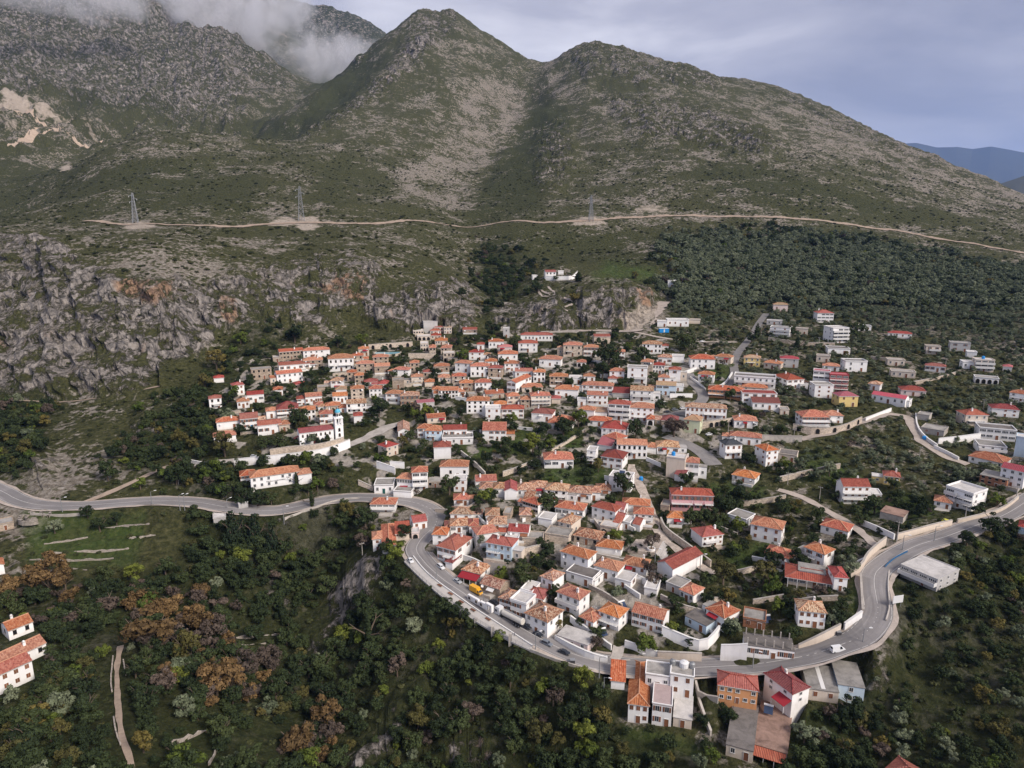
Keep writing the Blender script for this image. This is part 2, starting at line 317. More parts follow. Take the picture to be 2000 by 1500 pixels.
def carve(path, half, blend, drop=0.12):
    """lay the ground level along a path"""
    global GZ
    P = np.array([[p.x, p.y, p.z] for p in path]); m = half+blend
    x0, x1, y0, y1 = P[:,0].min()-m, P[:,0].max()+m, P[:,1].min()-m, P[:,1].max()+m
    sel = np.nonzero((GX > x0) & (GX < x1) & (GY > y0) & (GY < y1))
    gx, gy = GX[sel], GY[sel]; best = np.full(gx.shape, 1e9); zz = np.zeros(gx.shape)
    A, B = P[:-1], P[1:]
    for a, b in zip(A, B):
        d = b-a; L2 = d[0]**2+d[1]**2+1e-9
        near = np.nonzero((np.abs(gx-a[0]) < m+3) & (np.abs(gy-a[1]) < m+3))[0]
        if not len(near): continue
        t = np.clip(((gx[near]-a[0])*d[0]+(gy[near]-a[1])*d[1])/L2, 0, 1)
        ds = np.hypot(gx[near]-a[0]-t*d[0], gy[near]-a[1]-t*d[1]); up = ds < best[near]
        k = near[up]; best[k] = ds[up]; zz[k] = a[2]+t[up]*d[2]
    wgt = np.clip((half+blend-best)/blend, 0, 1); wgt = wgt*wgt*(3-2*wgt)
    GZ[sel] = GZ[sel]*(1-wgt)+(zz-drop-CAMZ)*wgt
    return sel, best
def strip_pts(path, o0, o1):
    """left and right edge points of a band along a path (offsets to the right of travel)"""
    L, R = [], []
    for i, p in enumerate(path):
        d = path[min(i+1, len(path)-1)]-path[max(i-1, 0)]; d.z = 0; d.normalize(); n = Vector((d.y, -d.x, 0))
        L.append(p+n*o0); R.append(p+n*o1)
    return L, R
def strip(name, path, o0, o1, mat, lift=0.0, kind='structure', jag=0.0, thick=0.0, drape=False):
    L, R = strip_pts(path, o0, o1); b = MB(); s = 0.0
    if drape:
        for p in L+R: p.z = float(height_at(p.x, p.y))
    if jag:
        ph = random.random()*50; q = np.arange(len(L))*.31
        ja = 1.8*jag*perl(q+ph, q*0+.5, 77); jb = 1.8*jag*perl(q+ph+90, q*0+.5, 78)
        for i in range(len(L)):
            d_ = (L[i]-R[i]).normalized(); L[i] = L[i]+d_*float(ja[i]); R[i] = R[i]-d_*float(jb[i])
    up = Vector((0, 0, lift))
    for i in range(len(L)-1):
        ln = (L[i+1]-L[i]).length
        uv = [(o0, s), (o0, s+ln), (o1, s+ln), (o1, s)]
        b.face([L[i]+up, L[i+1]+up, R[i+1]+up, R[i]+up][::-1], 0, uv[::-1]); s += ln
        if thick:
            dn = Vector((0, 0, lift-thick))
            b.face([L[i]+dn, L[i+1]+dn, L[i+1]+up, L[i]+up][::-1], 0); b.face([R[i+1]+dn, R[i]+dn, R[i]+up, R[i+1]+up][::-1], 0)
    o = b.build(name, mat)
    return tag(o, kind=kind)
MAIN = [(-160,925),(-60,935),(0,955),(40,980),(100,993),(200,988),(300,976),(350,971),(390,976),(440,991),(500,1004),(540,1006),(580,998),(620,979),(660,966),(700,963),(740,969),(800,979),(838,990),(856,1006),(850,1028),(828,1044),(814,1060),
 (812,1074),(824,1095),(842,1114),(870,1135),(900,1156),(940,1180),(980,1204),(1020,1228),(1060,1252),(1100,1274),(1150,1294),(1190,1304),(1240,1309),(1340,1307),(1400,1308),(1480,1301),(1540,1292),(1590,1278),(1640,1264),(1680,1246),(1704,1224),
 (1716,1200),(1713,1170),(1708,1140),(1708,1120),(1714,1104),(1748,1078),(1793,1064),(1838,1051),(1892,1035),(1946,1014),(1975,998),(2005,978),(2060,945),(2160,900)]
main_path = smooth_z(smooth_path([unproj(*p) for p in MAIN], 2.0, 2), 14)
carve(main_path, 4.6, 6.0, 0.25)
PATHS = {   # name: (pixels, half width, material key, label-free structure)
 'church_road': ([(382,906),(480,897),(560,890),(620,884),(680,869),(720,852),(755,836),(785,824)], 2.6, 'concrete'),
 'gravel_road': ([(1010,655),(1060,648),(1130,645),(1200,646),(1240,648),(1262,632),(1285,604),(1296,588)], 4.0, 'gravel'),
 'upper_lane': ([(1240,648),(1300,662),(1370,668),(1440,668)], 1.8, 'gravel'),
 'hill_lane': ([(1497,612),(1480,634),(1470,655),(1455,672),(1440,690),(1432,712),(1436,728),(1425,748),(1412,762),(1385,772)], 2.2, 'asphalt_old'),
 'middle_lane': ([(1345,728),(1352,748),(1372,765),(1375,780),(1352,800),(1330,812)], 2.6, 'asphalt_old'),
 'car_park': ([(1300,822),(1345,806),(1385,800)], 6.5, 'asphalt_old'),
 'hotel_road': ([(1560,858),(1610,848),(1660,832),(1705,815),(1738,806),(1770,812),(1786,828),(1792,852),(1812,872),(1850,893),(1890,908)], 2.3, 'gravel'),
 'yard_road': ([(1300,850),(1340,866),(1375,885),(1395,910)], 3.4, 'asphalt_old'),
 'village_lane': ([(1232,905),(1240,930),(1256,958),(1268,985),(1278,1015),(1286,1045),(1320,1072),(1356,1098),(1395,1122)], 1.5, 'paving'),
 'garden_lane': ([(1520,955),(1560,968),(1600,988),(1640,1012),(1672,1030),(1700,1055),(1722,1070)], 1.6, 'gravel'),
 'side_ramp': ([(1215,1255),(1205,1275),(1196,1298)], 1.6, 'concrete'),
 'dirt_road': ([(165,432),(240,440),(330,441),(420,442),(500,440),(590,434),(680,438),(760,438),(860,436),(960,437),(1060,436),(1120,432),(1160,432),(1200,426),(1280,422),(1360,421),(1450,424),(1540,427),(1640,436),(1720,447),(1800,460),(1880,473),(1960,488),(2060,505)], 3.2, 'dirt'),
 'goat_track': ([(-40,786),(40,780),(110,788),(190,778),(260,764),(320,752)], 1.0, 'dirt'),
 'stone_ramp': ([(165,982),(220,960),(270,936),(330,908)], 1.4, 'dirt'),
 'garden_path': ([(236,1262),(228,1300),(229,1350),(232,1400),(240,1440),(252,1475),(264,1520)], .62, 'dirt'),
 'hermitage_path': ([(1070,560),(1088,572),(1060,582),(1046,563),(1070,574),(1100,585),(1135,593),(1095,598),(1100,606),(1140,622),(1175,640)], 0.7, 'gravel'),
 'zigzag_track': ([(-40,190),(60,218),(120,240),(80,252),(20,285)], 5.0, 'dirt'),
 'zigzag_track_lower': ([(70,250),(140,266),(200,278)], 4.0, 'dirt'),
}
path_pts = {}
for nm, (px, hw, mk) in PATHS.items():
    P = smooth_z(smooth_path([unproj(*p) for p in px], 1.6 if hw < 5 else 4, 2), 5)
    path_pts[nm] = P
    if nm not in ('hermitage_path','dirt_road','zigzag_track','zigzag_track_lower'): carve(P, hw+.6, 3.0 if hw < 4 else 6.0, 0.18)
# ------------------------------------------------------------------ materials (procedural)
def new_mat(name, rough=0.9, spec=0.2):
    m = bpy.data.materials.new(name); m.use_nodes = True; t = m.node_tree
    p = t.nodes['Principled BSDF']; p.inputs['Roughness'].default_value = rough
    p.inputs['Specular IOR Level'].default_value = spec
    return m, t, p
def ramp(t, src, stops, interp='LINEAR'):
    r = N(t, 'ShaderNodeValToRGB'); r.color_ramp.interpolation = interp; el = r.color_ramp.elements
    el[0].position, el[0].color = stops[0][0], (*stops[0][1], 1); el[1].position, el[1].color = stops[-1][0], (*stops[-1][1], 1)
    for p, c in stops[1:-1]:
        e = el.new(p); e.color = (*c, 1)
    t.links.new(src, r.inputs[0]); return r.outputs[0]
def noise(t, vec, scale, detail=4, rough=.55, dist=0.0):
    n = N(t, 'ShaderNodeTexNoise'); n.inputs['Scale'].default_value = scale; n.inputs['Detail'].default_value = detail
    n.inputs['Roughness'].default_value = rough; n.inputs['Distortion'].default_value = dist
    if vec is not None: t.links.new(vec, n.inputs['Vector'])
    return n.outputs[0]
def math_(t, op, a, b=None, clamp=False):
    n = N(t, 'ShaderNodeMath', operation=op, use_clamp=clamp)
    for i, v in enumerate((a, b)):
        if v is None: continue
        if isinstance(v, (int, float)): n.inputs[i].default_value = v
        else: t.links.new(v, n.inputs[i])
    return n.outputs[0]
def mixc(t, fac, a, b, mode='MIX'):
    n = N(t, 'ShaderNodeMix', data_type='RGBA', blend_type=mode, clamp_factor=True)
    for idx, v in ((0, fac), (6, a), (7, b)):
        if isinstance(v, (int, float)): n.inputs[idx].default_value = v
        elif isinstance(v, tuple): n.inputs[idx].default_value = (*v, 1)
        else: t.links.new(v, n.inputs[idx])
    return n.outputs[2]
def mapr(t, v, a, b, c=0.0, d=1.0):
    n = N(t, 'ShaderNodeMapRange'); n.clamp = True
    for i, q in enumerate((a, b, c, d)): n.inputs[i+1].default_value = q
    t.links.new(v, n.inputs[0]); return n.outputs[0]
def bump(t, p, h, dist, strength=1.0):
    b = N(t, 'ShaderNodeBump'); b.inputs['Strength'].default_value = strength; b.inputs['Distance'].default_value = dist
    t.links.new(h, b.inputs['Height']); t.links.new(b.outputs[0], p.inputs['Normal'])
def objrand(t): return N(t, 'ShaderNodeObjectInfo').outputs['Random']
def objco(t): return N(t, 'ShaderNodeTexCoord').outputs['Object']
def worldpos(t): return N(t, 'ShaderNodeNewGeometry').outputs['Position']

def mat_plain(name, col, rough=.8, spec=.2, var=0.0, dirt=0.0, scale=1.5, metal=0.0):
    m, t, p = new_mat(name, rough, spec); p.inputs['Metallic'].default_value = metal
    c = None
    if dirt:
        f = noise(t, objco(t), scale, 6, .65)
        c = mixc(t, mapr(t, f, .38, .72, 0, dirt), (*col,), (col[0]*.55, col[1]*.52, col[2]*.48))
    if var:
        hsv = N(t, 'ShaderNodeHueSaturation')
        t.links.new(mapr(t, objrand(t), 0, 1, 1-var, 1+var), hsv.inputs['Value'])
        if c is not None: t.links.new(c, hsv.inputs['Color'])
        else: hsv.inputs['Color'].default_value = (*col, 1)
        c = hsv.outputs[0]
    if c is not None: t.links.new(c, p.inputs['Base Color'])
    else: p.inputs['Base Color'].default_value = (*col, 1)
    return m
def mat_plaster(name, col, dirt=.35):
    m, t, p = new_mat(name, .92, .1); oc = objco(t)
    mpn = N(t, 'ShaderNodeMapping'); mpn.inputs['Scale'].default_value = (1, 1, .28); t.links.new(oc, mpn.inputs['Vector'])
    rnd = N(t, 'ShaderNodeVectorMath', operation='ADD'); t.links.new(mpn.outputs[0], rnd.inputs[0])
    cmb = N(t, 'ShaderNodeCombineXYZ'); t.links.new(math_(t, 'MULTIPLY', objrand(t), 50.), cmb.inputs[0]); t.links.new(cmb.outputs[0], rnd.inputs[1])
    streak = mapr(t, noise(t, rnd.outputs[0], .9, 6, .7), .47, .78, 0, dirt)
    c = mixc(t, streak, tuple(col), (col[0]*.60, col[1]*.565, col[2]*.52))
    sep = N(t, 'ShaderNodeSeparateXYZ'); t.links.new(oc, sep.inputs[0])
    base = math_(t, 'MULTIPLY', mapr(t, sep.outputs[2], 1.4, .1, 0, .55), noise(t, rnd.outputs[0], 1.7, 4))
    c = mixc(t, base, c, (col[0]*.5, col[1]*.46, col[2]*.40))
    hsv = N(t, 'ShaderNodeHueSaturation'); t.links.new(mapr(t, objrand(t), 0, 1, .93, 1.07), hsv.inputs['Value']); t.links.new(c, hsv.inputs['Color'])
    t.links.new(hsv.outputs[0], p.inputs['Base Color']); return m
def mat_stone(name, col, scale=1.6):
    m, t, p = new_mat(name, .95, .1); oc = objco(t)
    mpn = N(t, 'ShaderNodeMapping'); mpn.inputs['Scale'].default_value = (1, 1, 1.8); t.links.new(oc, mpn.inputs['Vector'])
    v = N(t, 'ShaderNodeTexVoronoi'); v.inputs['Scale'].default_value = scale; t.links.new(mpn.outputs[0], v.inputs['Vector'])
    ve = N(t, 'ShaderNodeTexVoronoi', feature='DISTANCE_TO_EDGE'); ve.inputs['Scale'].default_value = scale; t.links.new(mpn.outputs[0], ve.inputs['Vector'])
    hs = N(t, 'ShaderNodeSeparateColor'); t.links.new(v.outputs['Color'], hs.inputs[0])
    c = ramp(t, hs.outputs[0], [(0, tuple(x*.68 for x in col)), (.5, col), (1, tuple(min(1, x*1.22) for x in col))])
    c = mixc(t, mapr(t, ve.outputs[0], 0, .09, .45, 0), c, tuple(x*.5 for x in col))
    c = mixc(t, mapr(t, noise(t, oc, .35, 5, .6), .4, .7, 0, .4), c, (col[0]*.62, col[1]*.6, col[2]*.56))
    hsv = N(t, 'ShaderNodeHueSaturation'); t.links.new(mapr(t, objrand(t), 0, 1, .85, 1.12), hsv.inputs['Value']); t.links.new(c, hsv.inputs['Color'])
    t.links.new(hsv.outputs[0], p.inputs['Base Color']); bump(t, p, ve.outputs[0], .05, .6); return m
def mat_tiles(name, cols, mott=.5, hue=.012):
    """terracotta: rows of barrel tiles along UV (u across, v up the slope, metres)"""
    m, t, p = new_mat(name, .85, .15)
    uv = N(t, 'ShaderNodeTexCoord').outputs['UV']
    add = N(t, 'ShaderNodeVectorMath', operation='ADD'); t.links.new(uv, add.inputs[0])
    cmb = N(t, 'ShaderNodeCombineXYZ'); r0 = objrand(t); t.links.new(math_(t, 'MULTIPLY', r0, 97.), cmb.inputs[0]); t.links.new(math_(t, 'MULTIPLY', r0, 41.), cmb.inputs[1]); t.links.new(cmb.outputs[0], add.inputs[1])
    mpn = N(t, 'ShaderNodeMapping'); mpn.inputs['Scale'].default_value = (3.2, 2.2, 1); t.links.new(add.outputs[0], mpn.inputs['Vector'])
    v = N(t, 'ShaderNodeTexVoronoi'); v.inputs['Randomness'].default_value = .35; v.inputs['Scale'].default_value = 1.0; t.links.new(mpn.outputs[0], v.inputs['Vector'])
    s1 = N(t, 'ShaderNodeSeparateColor'); t.links.new(v.outputs['Color'], s1.inputs[0])
    big = noise(t, add.outputs[0], .55, 6, .68)
    f = math_(t, 'ADD', math_(t, 'MULTIPLY', s1.outputs[0], mott), math_(t, 'MULTIPLY', big, 1.0-mott*.5))
    c = ramp(t, f, [(.22, cols[0]), (.45, cols[1]), (.66, cols[2]), (.95, cols[3])])
    lich = mapr(t, noise(t, add.outputs[0], 1.3, 5, .7), .60, .74, 0, .55)
    c = mixc(t, lich, c, (.30, .22, .15))
    hsv = N(t, 'ShaderNodeHueSaturation'); t.links.new(c, hsv.inputs['Color'])
    t.links.new(mapr(t, r0, 0, 1, .5-hue, .5+hue), hsv.inputs['Hue']); t.links.new(mapr(t, math_(t, 'FRACT', math_(t, 'MULTIPLY', r0, 7.3)), 0, 1, .74, 1.12), hsv.inputs['Value'])
    t.links.new(mapr(t, math_(t, 'FRACT', math_(t, 'MULTIPLY', r0, 13.7)), 0, 1, .80, 1.02), hsv.inputs['Saturation'])
    t.links.new(hsv.outputs[0], p.inputs['Base Color'])
    wv = N(t, 'ShaderNodeTexWave', bands_direction='X'); wv.inputs['Scale'].default_value = .62; wv.inputs['Distortion'].default_value = .6; t.links.new(uv, wv.inputs['Vector'])
    bump(t, p, math_(t, 'ADD', wv.outputs[1], s1.outputs[1]), .10, .8); return m
def mat_concrete(name, col, patch=.5):
    m, t, p = new_mat(name, .95, .1); oc = objco(t)
    n_a = noise(t, oc, .35, 7, .68, .4); n_b = noise(t, oc, 2.2, 5, .7)
    c = ramp(t, n_a, [(.3, tuple(x*(1-patch) for x in col)), (.52, col), (.72, tuple(min(1, x*(1+patch*.5)) for x in col))])
    c = mixc(t, mapr(t, n_b, .45, .75, 0, .4), c, tuple(x*.6 for x in col))
    hsv = N(t, 'ShaderNodeHueSaturation'); t.links.new(mapr(t, objrand(t), 0, 1, .85, 1.12), hsv.inputs['Value']); t.links.new(c, hsv.inputs['Color'])
    t.links.new(hsv.outputs[0], p.inputs['Base Color']); return m
M = {}
M['white'] = mat_plaster('white_plaster', (.84, .83, .82), .32)
M['cream'] = mat_plaster('cream_plaster', (.66, .57, .48), .4)
M['blueish'] = mat_plaster('pale_blue_plaster', (.56, .68, .78), .4)
M['pink'] = mat_plaster('pink_plaster', (.66, .36, .38), .3)
M['palepink'] = mat_plaster('pale_pink_plaster', (.70, .58, .55), .35)
M['yellow'] = mat_plaster('yellow_plaster', (.68, .52, .22), .35)
M['lime'] = mat_plaster('pale_lime_plaster', (.62, .66, .46), .35)
M['orange'] = mat_plaster('orange_plaster', (.66, .33, .16), .35)
M['greywall'] = mat_plaster('grey_render', (.48, .47, .46), .45)
M['darkred'] = mat_plaster('dark_red_render', (.32, .05, .05), .3)
M['stone'] = mat_stone('beige_stone', (.43, .345, .27), 1.7)
M['paleston'] = mat_stone('pale_stone', (.56, .475, .39), 1.7)
M['drystone'] = mat_stone('dry_stone', (.36, .32, .28), 2.4)
M['brick'] = mat_stone('hollow_brick', (.36, .17, .10), 2.6)
M['t_orange'] = mat_tiles('orange_roof_tiles', [(.20,.055,.028),(.36,.098,.043),(.46,.145,.065),(.54,.23,.125)], .5)
M['t_red'] = mat_tiles('red_roof_tiles', [(.18,.036,.028),(.29,.06,.042),(.36,.085,.058),(.42,.13,.09)], .3)
M['t_dark'] = mat_tiles('dark_red_roof_tiles', [(.15,.034,.032),(.21,.047,.042),(.26,.06,.052),(.32,.10,.08)], .3)
M['t_old'] = mat_tiles('old_mottled_roof_tiles', [(.12,.07,.05),(.27,.11,.06),(.42,.21,.12),(.55,.38,.26)], .75)
M['t_tan'] = mat_tiles('tan_roof_tiles', [(.24,.16,.10),(.34,.22,.13),(.42,.28,.17),(.46,.34,.24)], .3)
M['t_slate'] = mat_tiles('slate_roof_tiles', [(.045,.05,.06),(.06,.066,.08),(.075,.08,.095),(.10,.105,.12)], .3)
M['t_pink'] = mat_tiles('crimson_sheet_roof', [(.33,.06,.075),(.40,.08,.09),(.44,.09,.10),(.50,.14,.14)], .2)
M['ridge'] = mat_plain('ridge_tiles', (.55, .30, .19), .9, .1, .1, .3)
M['flatroof'] = mat_concrete('flat_roof_concrete', (.30, .285, .265), .5)
M['paleroof'] = mat_concrete('pale_flat_roof', (.52, .50, .48), .35)
M['darkroof'] = mat_concrete('dark_flat_roof', (.17, .155, .145), .5)
M['pinkroof'] = mat_concrete('pinkish_roof_paving', (.42, .33, .32), .15)
M['rust'] = mat_concrete('rusty_sheet', (.30, .20, .16), .6)
M['concrete'] = mat_concrete('concrete', (.44, .405, .365), .35)
M['gravel'] = mat_concrete('gravel', (.40, .345, .30), .3)
M['dirt'] = mat_concrete('pale_dirt', (.38, .30, .235), .35)
M['paving'] = mat_stone('lane_paving', (.40, .345, .30), 1.2)
M['deck0'] = mat_concrete('yard_paving', (.47, .44, .405), .25)
M['asphalt_old'] = mat_concrete('worn_asphalt', (.215, .205, .20), .3)
M['glass'] = mat_plain('window_glass', (.025, .03, .04), .12, .5, .3)
M['frame'] = mat_plain('white_frame', (.66, .65, .63), .6)
M['brown'] = mat_plain('brown_wood', (.20, .085, .045), .7, .2, .25)
M['maroon'] = mat_plain('maroon_wood', (.16, .03, .035), .7, .2, .2)
M['grey_metal'] = mat_plain('grey_metal', (.30, .31, .32), .5, .4, .1, 0, 1, .4)
M['dark_metal'] = mat_plain('dark_metal', (.05, .05, .055), .5, .4)
M['black'] = mat_plain('dark_opening', (.012, .012, .013), .9)
M['blue'] = mat_plain('blue_plastic', (.02, .25, .62), .45, .4)
M['bluefence'] = mat_plain('dark_blue_fence', (.03, .12, .26), .7, .2, 0, .5)
M['bluedoor'] = mat_plain('blue_door', (.03, .16, .36), .6)
M['greendoor'] = mat_plain('green_door', (.02, .10, .09), .6)
M['dome'] = mat_plain('turquoise_dome', (.10, .45, .62), .45, .4, 0, .3)
M['solar'] = mat_plain('solar_glass', (.03, .05, .10), .15, .6)
M['tank'] = mat_plain('white_tank', (.70, .70, .70), .4, .4)
M['redawn'] = mat_plain('red_awning', (.30, .03, .04), .85, .1, .1, .2)
M['ochre'] = mat_plain('ochre_wood', (.50, .24, .07), .7, .2, .1)

# asphalt of the main road: worn wheel tracks, patches
def mat_road():
    m, t, p = new_mat('road_asphalt', .9, .2); uv = N(t, 'ShaderNodeTexCoord').outputs['UV']; wp = worldpos(t)
    sep = N(t, 'ShaderNodeSeparateXYZ'); t.links.new(uv, sep.inputs[0])
    mpn = N(t, 'ShaderNodeMapping'); mpn.inputs['Scale'].default_value = (.9, .05, 1); t.links.new(uv, mpn.inputs['Vector'])
    tr = noise(t, mpn.outputs[0], 1.6, 5, .6); big = noise(t, wp, .035, 4, .6, .3); fine = noise(t, wp, 1.4, 6, .7)
    c = ramp(t, tr, [(.3, (.150,.142,.140)), (.55, (.205,.194,.191)), (.75, (.275,.258,.254))])
    c = mixc(t, mapr(t, big, .42, .6, 0, .45), c, (.31, .293, .288))
    c = mixc(t, mapr(t, fine, .5, .75, 0, .35), c, (.13, .125, .125))
    vo = N(t, 'ShaderNodeTexVoronoi'); vo.inputs['Scale'].default_value = .085; t.links.new(wp, vo.inputs['Vector']); vs_ = N(t, 'ShaderNodeSeparateColor'); t.links.new(vo.outputs['Color'], vs_.inputs[0])
    c = mixc(t, mapr(t, vs_.outputs[0], .72, .74, 0, .45), c, (.15, .145, .145))
    t.links.new(c, p.inputs['Base Color']); return m
M['road'] = mat_road()
M['paint'] = mat_plain('worn_white_paint', (.55, .54, .52), .8, .2, 0, .55, .8)

def mat_ground():
    m, t, p = new_mat('ground_cover', .97, .08); wp = worldpos(t)
    def attr(nm):
        a = N(t, 'ShaderNodeAttribute', attribute_name=nm); s = N(t, 'ShaderNodeSeparateColor'); t.links.new(a.outputs['Color'], s.inputs[0]); return s.outputs[0], s.outputs[1], s.outputs[2], a.outputs['Alpha']
    rock, bare, green, pave = attr('cover_a'); scree, wood, orange, dense_shade = attr('cover_b')
    n_f = noise(t, wp, .55, 6, .72, .2); n_m = noise(t, wp, .085, 6, .66, .3); n_l = noise(t, wp, .016, 5, .6, .4)
    v = N(t, 'ShaderNodeTexVoronoi'); v.inputs['Scale'].default_value = .28; t.links.new(wp, v.inputs['Vector'])
    spot = mapr(t, v.outputs['Distance'], .25, .62)            # scrub tussocks against stony soil
    s0 = math_(t, 'ADD', math_(t, 'MULTIPLY', n_f, .45), math_(t, 'MULTIPLY', n_m, .75))
    s1 = math_(t, 'ADD', s0, math_(t, 'MULTIPLY', n_l, .75)); s1 = math_(t, 'SUBTRACT', s1, .155)
    s1 = math_(t, 'SUBTRACT', math_(t, 'ADD', s1, math_(t, 'MULTIPLY', bare, .34)), math_(t, 'ADD', math_(t, 'MULTIPLY', green, .06), math_(t, 'MULTIPLY', dense_shade, .11)))
    s1 = math_(t, 'ADD', s1, math_(t, 'MULTIPLY', math_(t, 'SUBTRACT', spot, .5), .16))
    scrub = ramp(t, n_f, [(.30, (.020,.024,.011)), (.46, (.045,.048,.020)), (.60, (.076,.076,.033)), (.78, (.125,.115,.058))])
    scrub = mixc(t, mapr(t, dense_shade, .3, 1, 0, .55), scrub, mixc(t, 1.0, scrub, (.62, .70, .60), 'MULTIPLY'))  # thick growth plus painted shade: scrub colour darkened where the mask is strong
    stony = ramp(t, n_f, [(.28, (.075,.064,.048)), (.45, (.165,.143,.115)), (.62, (.30,.272,.236)), (.80, (.50,.47,.43))])
    c = mixc(t, mapr(t, s1, .885, .985), scrub, stony)
    gr = ramp(t, n_f, [(.3, (.030,.052,.014)), (.55, (.058,.090,.024)), (.8, (.12,.13,.05))])
    c = mixc(t, math_(t, 'MULTIPLY', mapr(t, math_(t, 'ADD', green, math_(t, 'SUBTRACT', n_m, .5)), .25, .7), .8), c, gr)
    litter = ramp(t, n_f, [(.3, (.016,.021,.009)), (.55, (.036,.042,.017)), (.8, (.085,.078,.042))])
    c = mixc(t, math_(t, 'MULTIPLY', wood, .85), c, litter)
    pv = ramp(t, n_f, [(.3, (.22,.195,.165)), (.5, (.33,.30,.26)), (.72, (.43,.40,.36))])
    n_p = noise(t, wp, .11, 3, .5, .2)
    c = mixc(t, mapr(t, math_(t, 'ADD', pave, math_(t, 'MULTIPLY', math_(t, 'SUBTRACT', n_p, .5), 1.9)), .56, .66), c, pv)
    # bare limestone
    mpn = N(t, 'ShaderNodeMapping'); mpn.inputs['Scale'].default_value = (1, 1, .45); t.links.new(wp, mpn.inputs['Vector'])
    k1 = noise(t, mpn.outputs[0], .30, 7, .72, .6); k2 = noise(t, mpn.outputs[0], .05, 5, .6, .8)
    rk = ramp(t, k1, [(.30, (.045,.043,.040)), (.43, (.16,.150,.142)), (.55, (.31,.278,.25)), (.74, (.53,.485,.44))])
    rk = mixc(t, mapr(t, math_(t, 'ADD', k2, math_(t, 'MULTIPLY', orange, .34)), .62, .78, 0, .75), rk, (.40, .24, .14))
    geo = N(t, 'ShaderNodeNewGeometry'); sn = N(t, 'ShaderNodeSeparateXYZ'); t.links.new(geo.outputs['True Normal'], sn.inputs[0])
    steep = mapr(t, sn.outputs[2], .86, .50)
    rf = math_(t, 'ADD', math_(t, 'MULTIPLY', rock, .45), math_(t, 'ADD', math_(t, 'MULTIPLY', steep, .16), math_(t, 'MULTIPLY', math_(t, 'SUBTRACT', math_(t, 'ADD', math_(t, 'MULTIPLY', n_m, .8), math_(t, 'MULTIPLY', k1, .5)), .65), 2.1)))
    rf = math_(t, 'MULTIPLY', mapr(t, rf, .36, .52), mapr(t, math_(t, 'ADD', rock, math_(t, 'MULTIPLY', steep, .3)), .02, .30))
    c = mixc(t, rf, c, rk)
    sc = ramp(t, n_f, [(.25, (.25,.205,.165)), (.55, (.37,.32,.265)), (.8, (.50,.45,.395))])
    c = mixc(t, mapr(t, math_(t, 'ADD', scree, math_(t, 'MULTIPLY', math_(t, 'SUBTRACT', n_m, .5), .9)), .36, .55), c, sc)
    t.links.new(c, p.inputs['Base Color'])
    h = math_(t, 'ADD', math_(t, 'MULTIPLY', n_f, 1.0), math_(t, 'MULTIPLY', math_(t, 'MULTIPLY', k1, rf), 2.5))
    h = math_(t, 'ADD', h, math_(t, 'MULTIPLY', spot, -.35))
    bump(t, p, h, 1.6, .9); return m
M['ground'] = mat_ground()
# ------------------------------------------------------------------ house builder
_winc = {}
def window_mesh(kind, w, h):
    key = (kind, round(w, 1), round(h, 1))
    if key in _winc: return _winc[key]
    b = MB(); x = w/2; f = .09
    if kind == 'shut':                      # closed brown shutters, two leaves in a frame
        b.box(-x, x, -.05, .02, 0, h, 0); b.box(-x+.05, -.02, -.09, -.05, .05, h-.05, 1); b.box(.02, x-.05, -.09, -.05, .05, h-.05, 1)
        mats = [M['frame'], M['brown']]
    elif kind == 'arch':
        b.box(-x, x, -.04, .02, 0, h-x, 1); n = 8
        pts = [(x*math.cos(math.pi*i/n), -.04, h-x+x*math.sin(math.pi*i/n)) for i in range(n+1)]
        b.face(pts[::-1], 1)
        for i in range(n): b.bar(pts[i], pts[i+1], .07, 0)
        b.box(-x-.1, -x, -.1, .02, 0, h-x, 0); b.box(x, x+.1, -.1, .02, 0, h-x, 0)
        mats = [M['paleston'], M['black']]
    elif kind == 'open':                    # dark pane between opened leaves
        b.box(-x, x, -.03, .02, 0, h, 1); b.box(-x-.03, -x+.04, -.07, -.03, 0, h, 0); b.box(x-.04, x+.03, -.07, -.03, 0, h, 0); b.box(-.03, .03, -.06, -.03, 0, h, 0)
        b.box(-x*1.95, -x-.04, -.08, .02, 0, h, 2); b.box(x+.04, x*1.95, -.08, .02, 0, h, 2)
        mats = [M['frame'], M['glass'], M['brown']]
    elif kind == 'dark':                    # small old opening in a stone wall
        b.box(-x, x, -.02, .02, 0, h, 1); b.box(-x-.1, x+.1, -.08, .02, h, h+.14, 0); b.box(-x-.1, x+.1, -.09, .02, -.1, 0, 0)
        mats = [M['paleston'], M['black']]
    elif kind == 'wide':
        b.box(-x, x, -.03, .02, 0, h, 1)
        for i in range(5): b.box(-x+i*w/4-.05, -x+i*w/4+.05, -.08, -.03, 0, h, 0)
        b.box(-x, x, -.08, -.03, h-.1, h, 0); b.box(-x, x, -.08, -.03, 0, .1, 0); mats = [M['frame'], M['glass']]
    else:
        b.box(-x, x, -.03, .02, 0, h, 1)
        b.box(-x-.05, -x+f, -.08, -.03, 0, h, 0); b.box(x-f, x+.05, -.08, -.03, 0, h, 0); b.box(-x+f, x-f, -.08, -.03, h-f, h, 0); b.box(-.03, .03, -.07, -.03, 0, h-f, 0)
        b.box(-x-.1, x+.1, -.14, .02, -.08, 0, 0); mats = [M['frame'], M['glass']]
    me = b.mesh('window_'+kind, mats); _winc[key] = me; return me
_doorc = {}
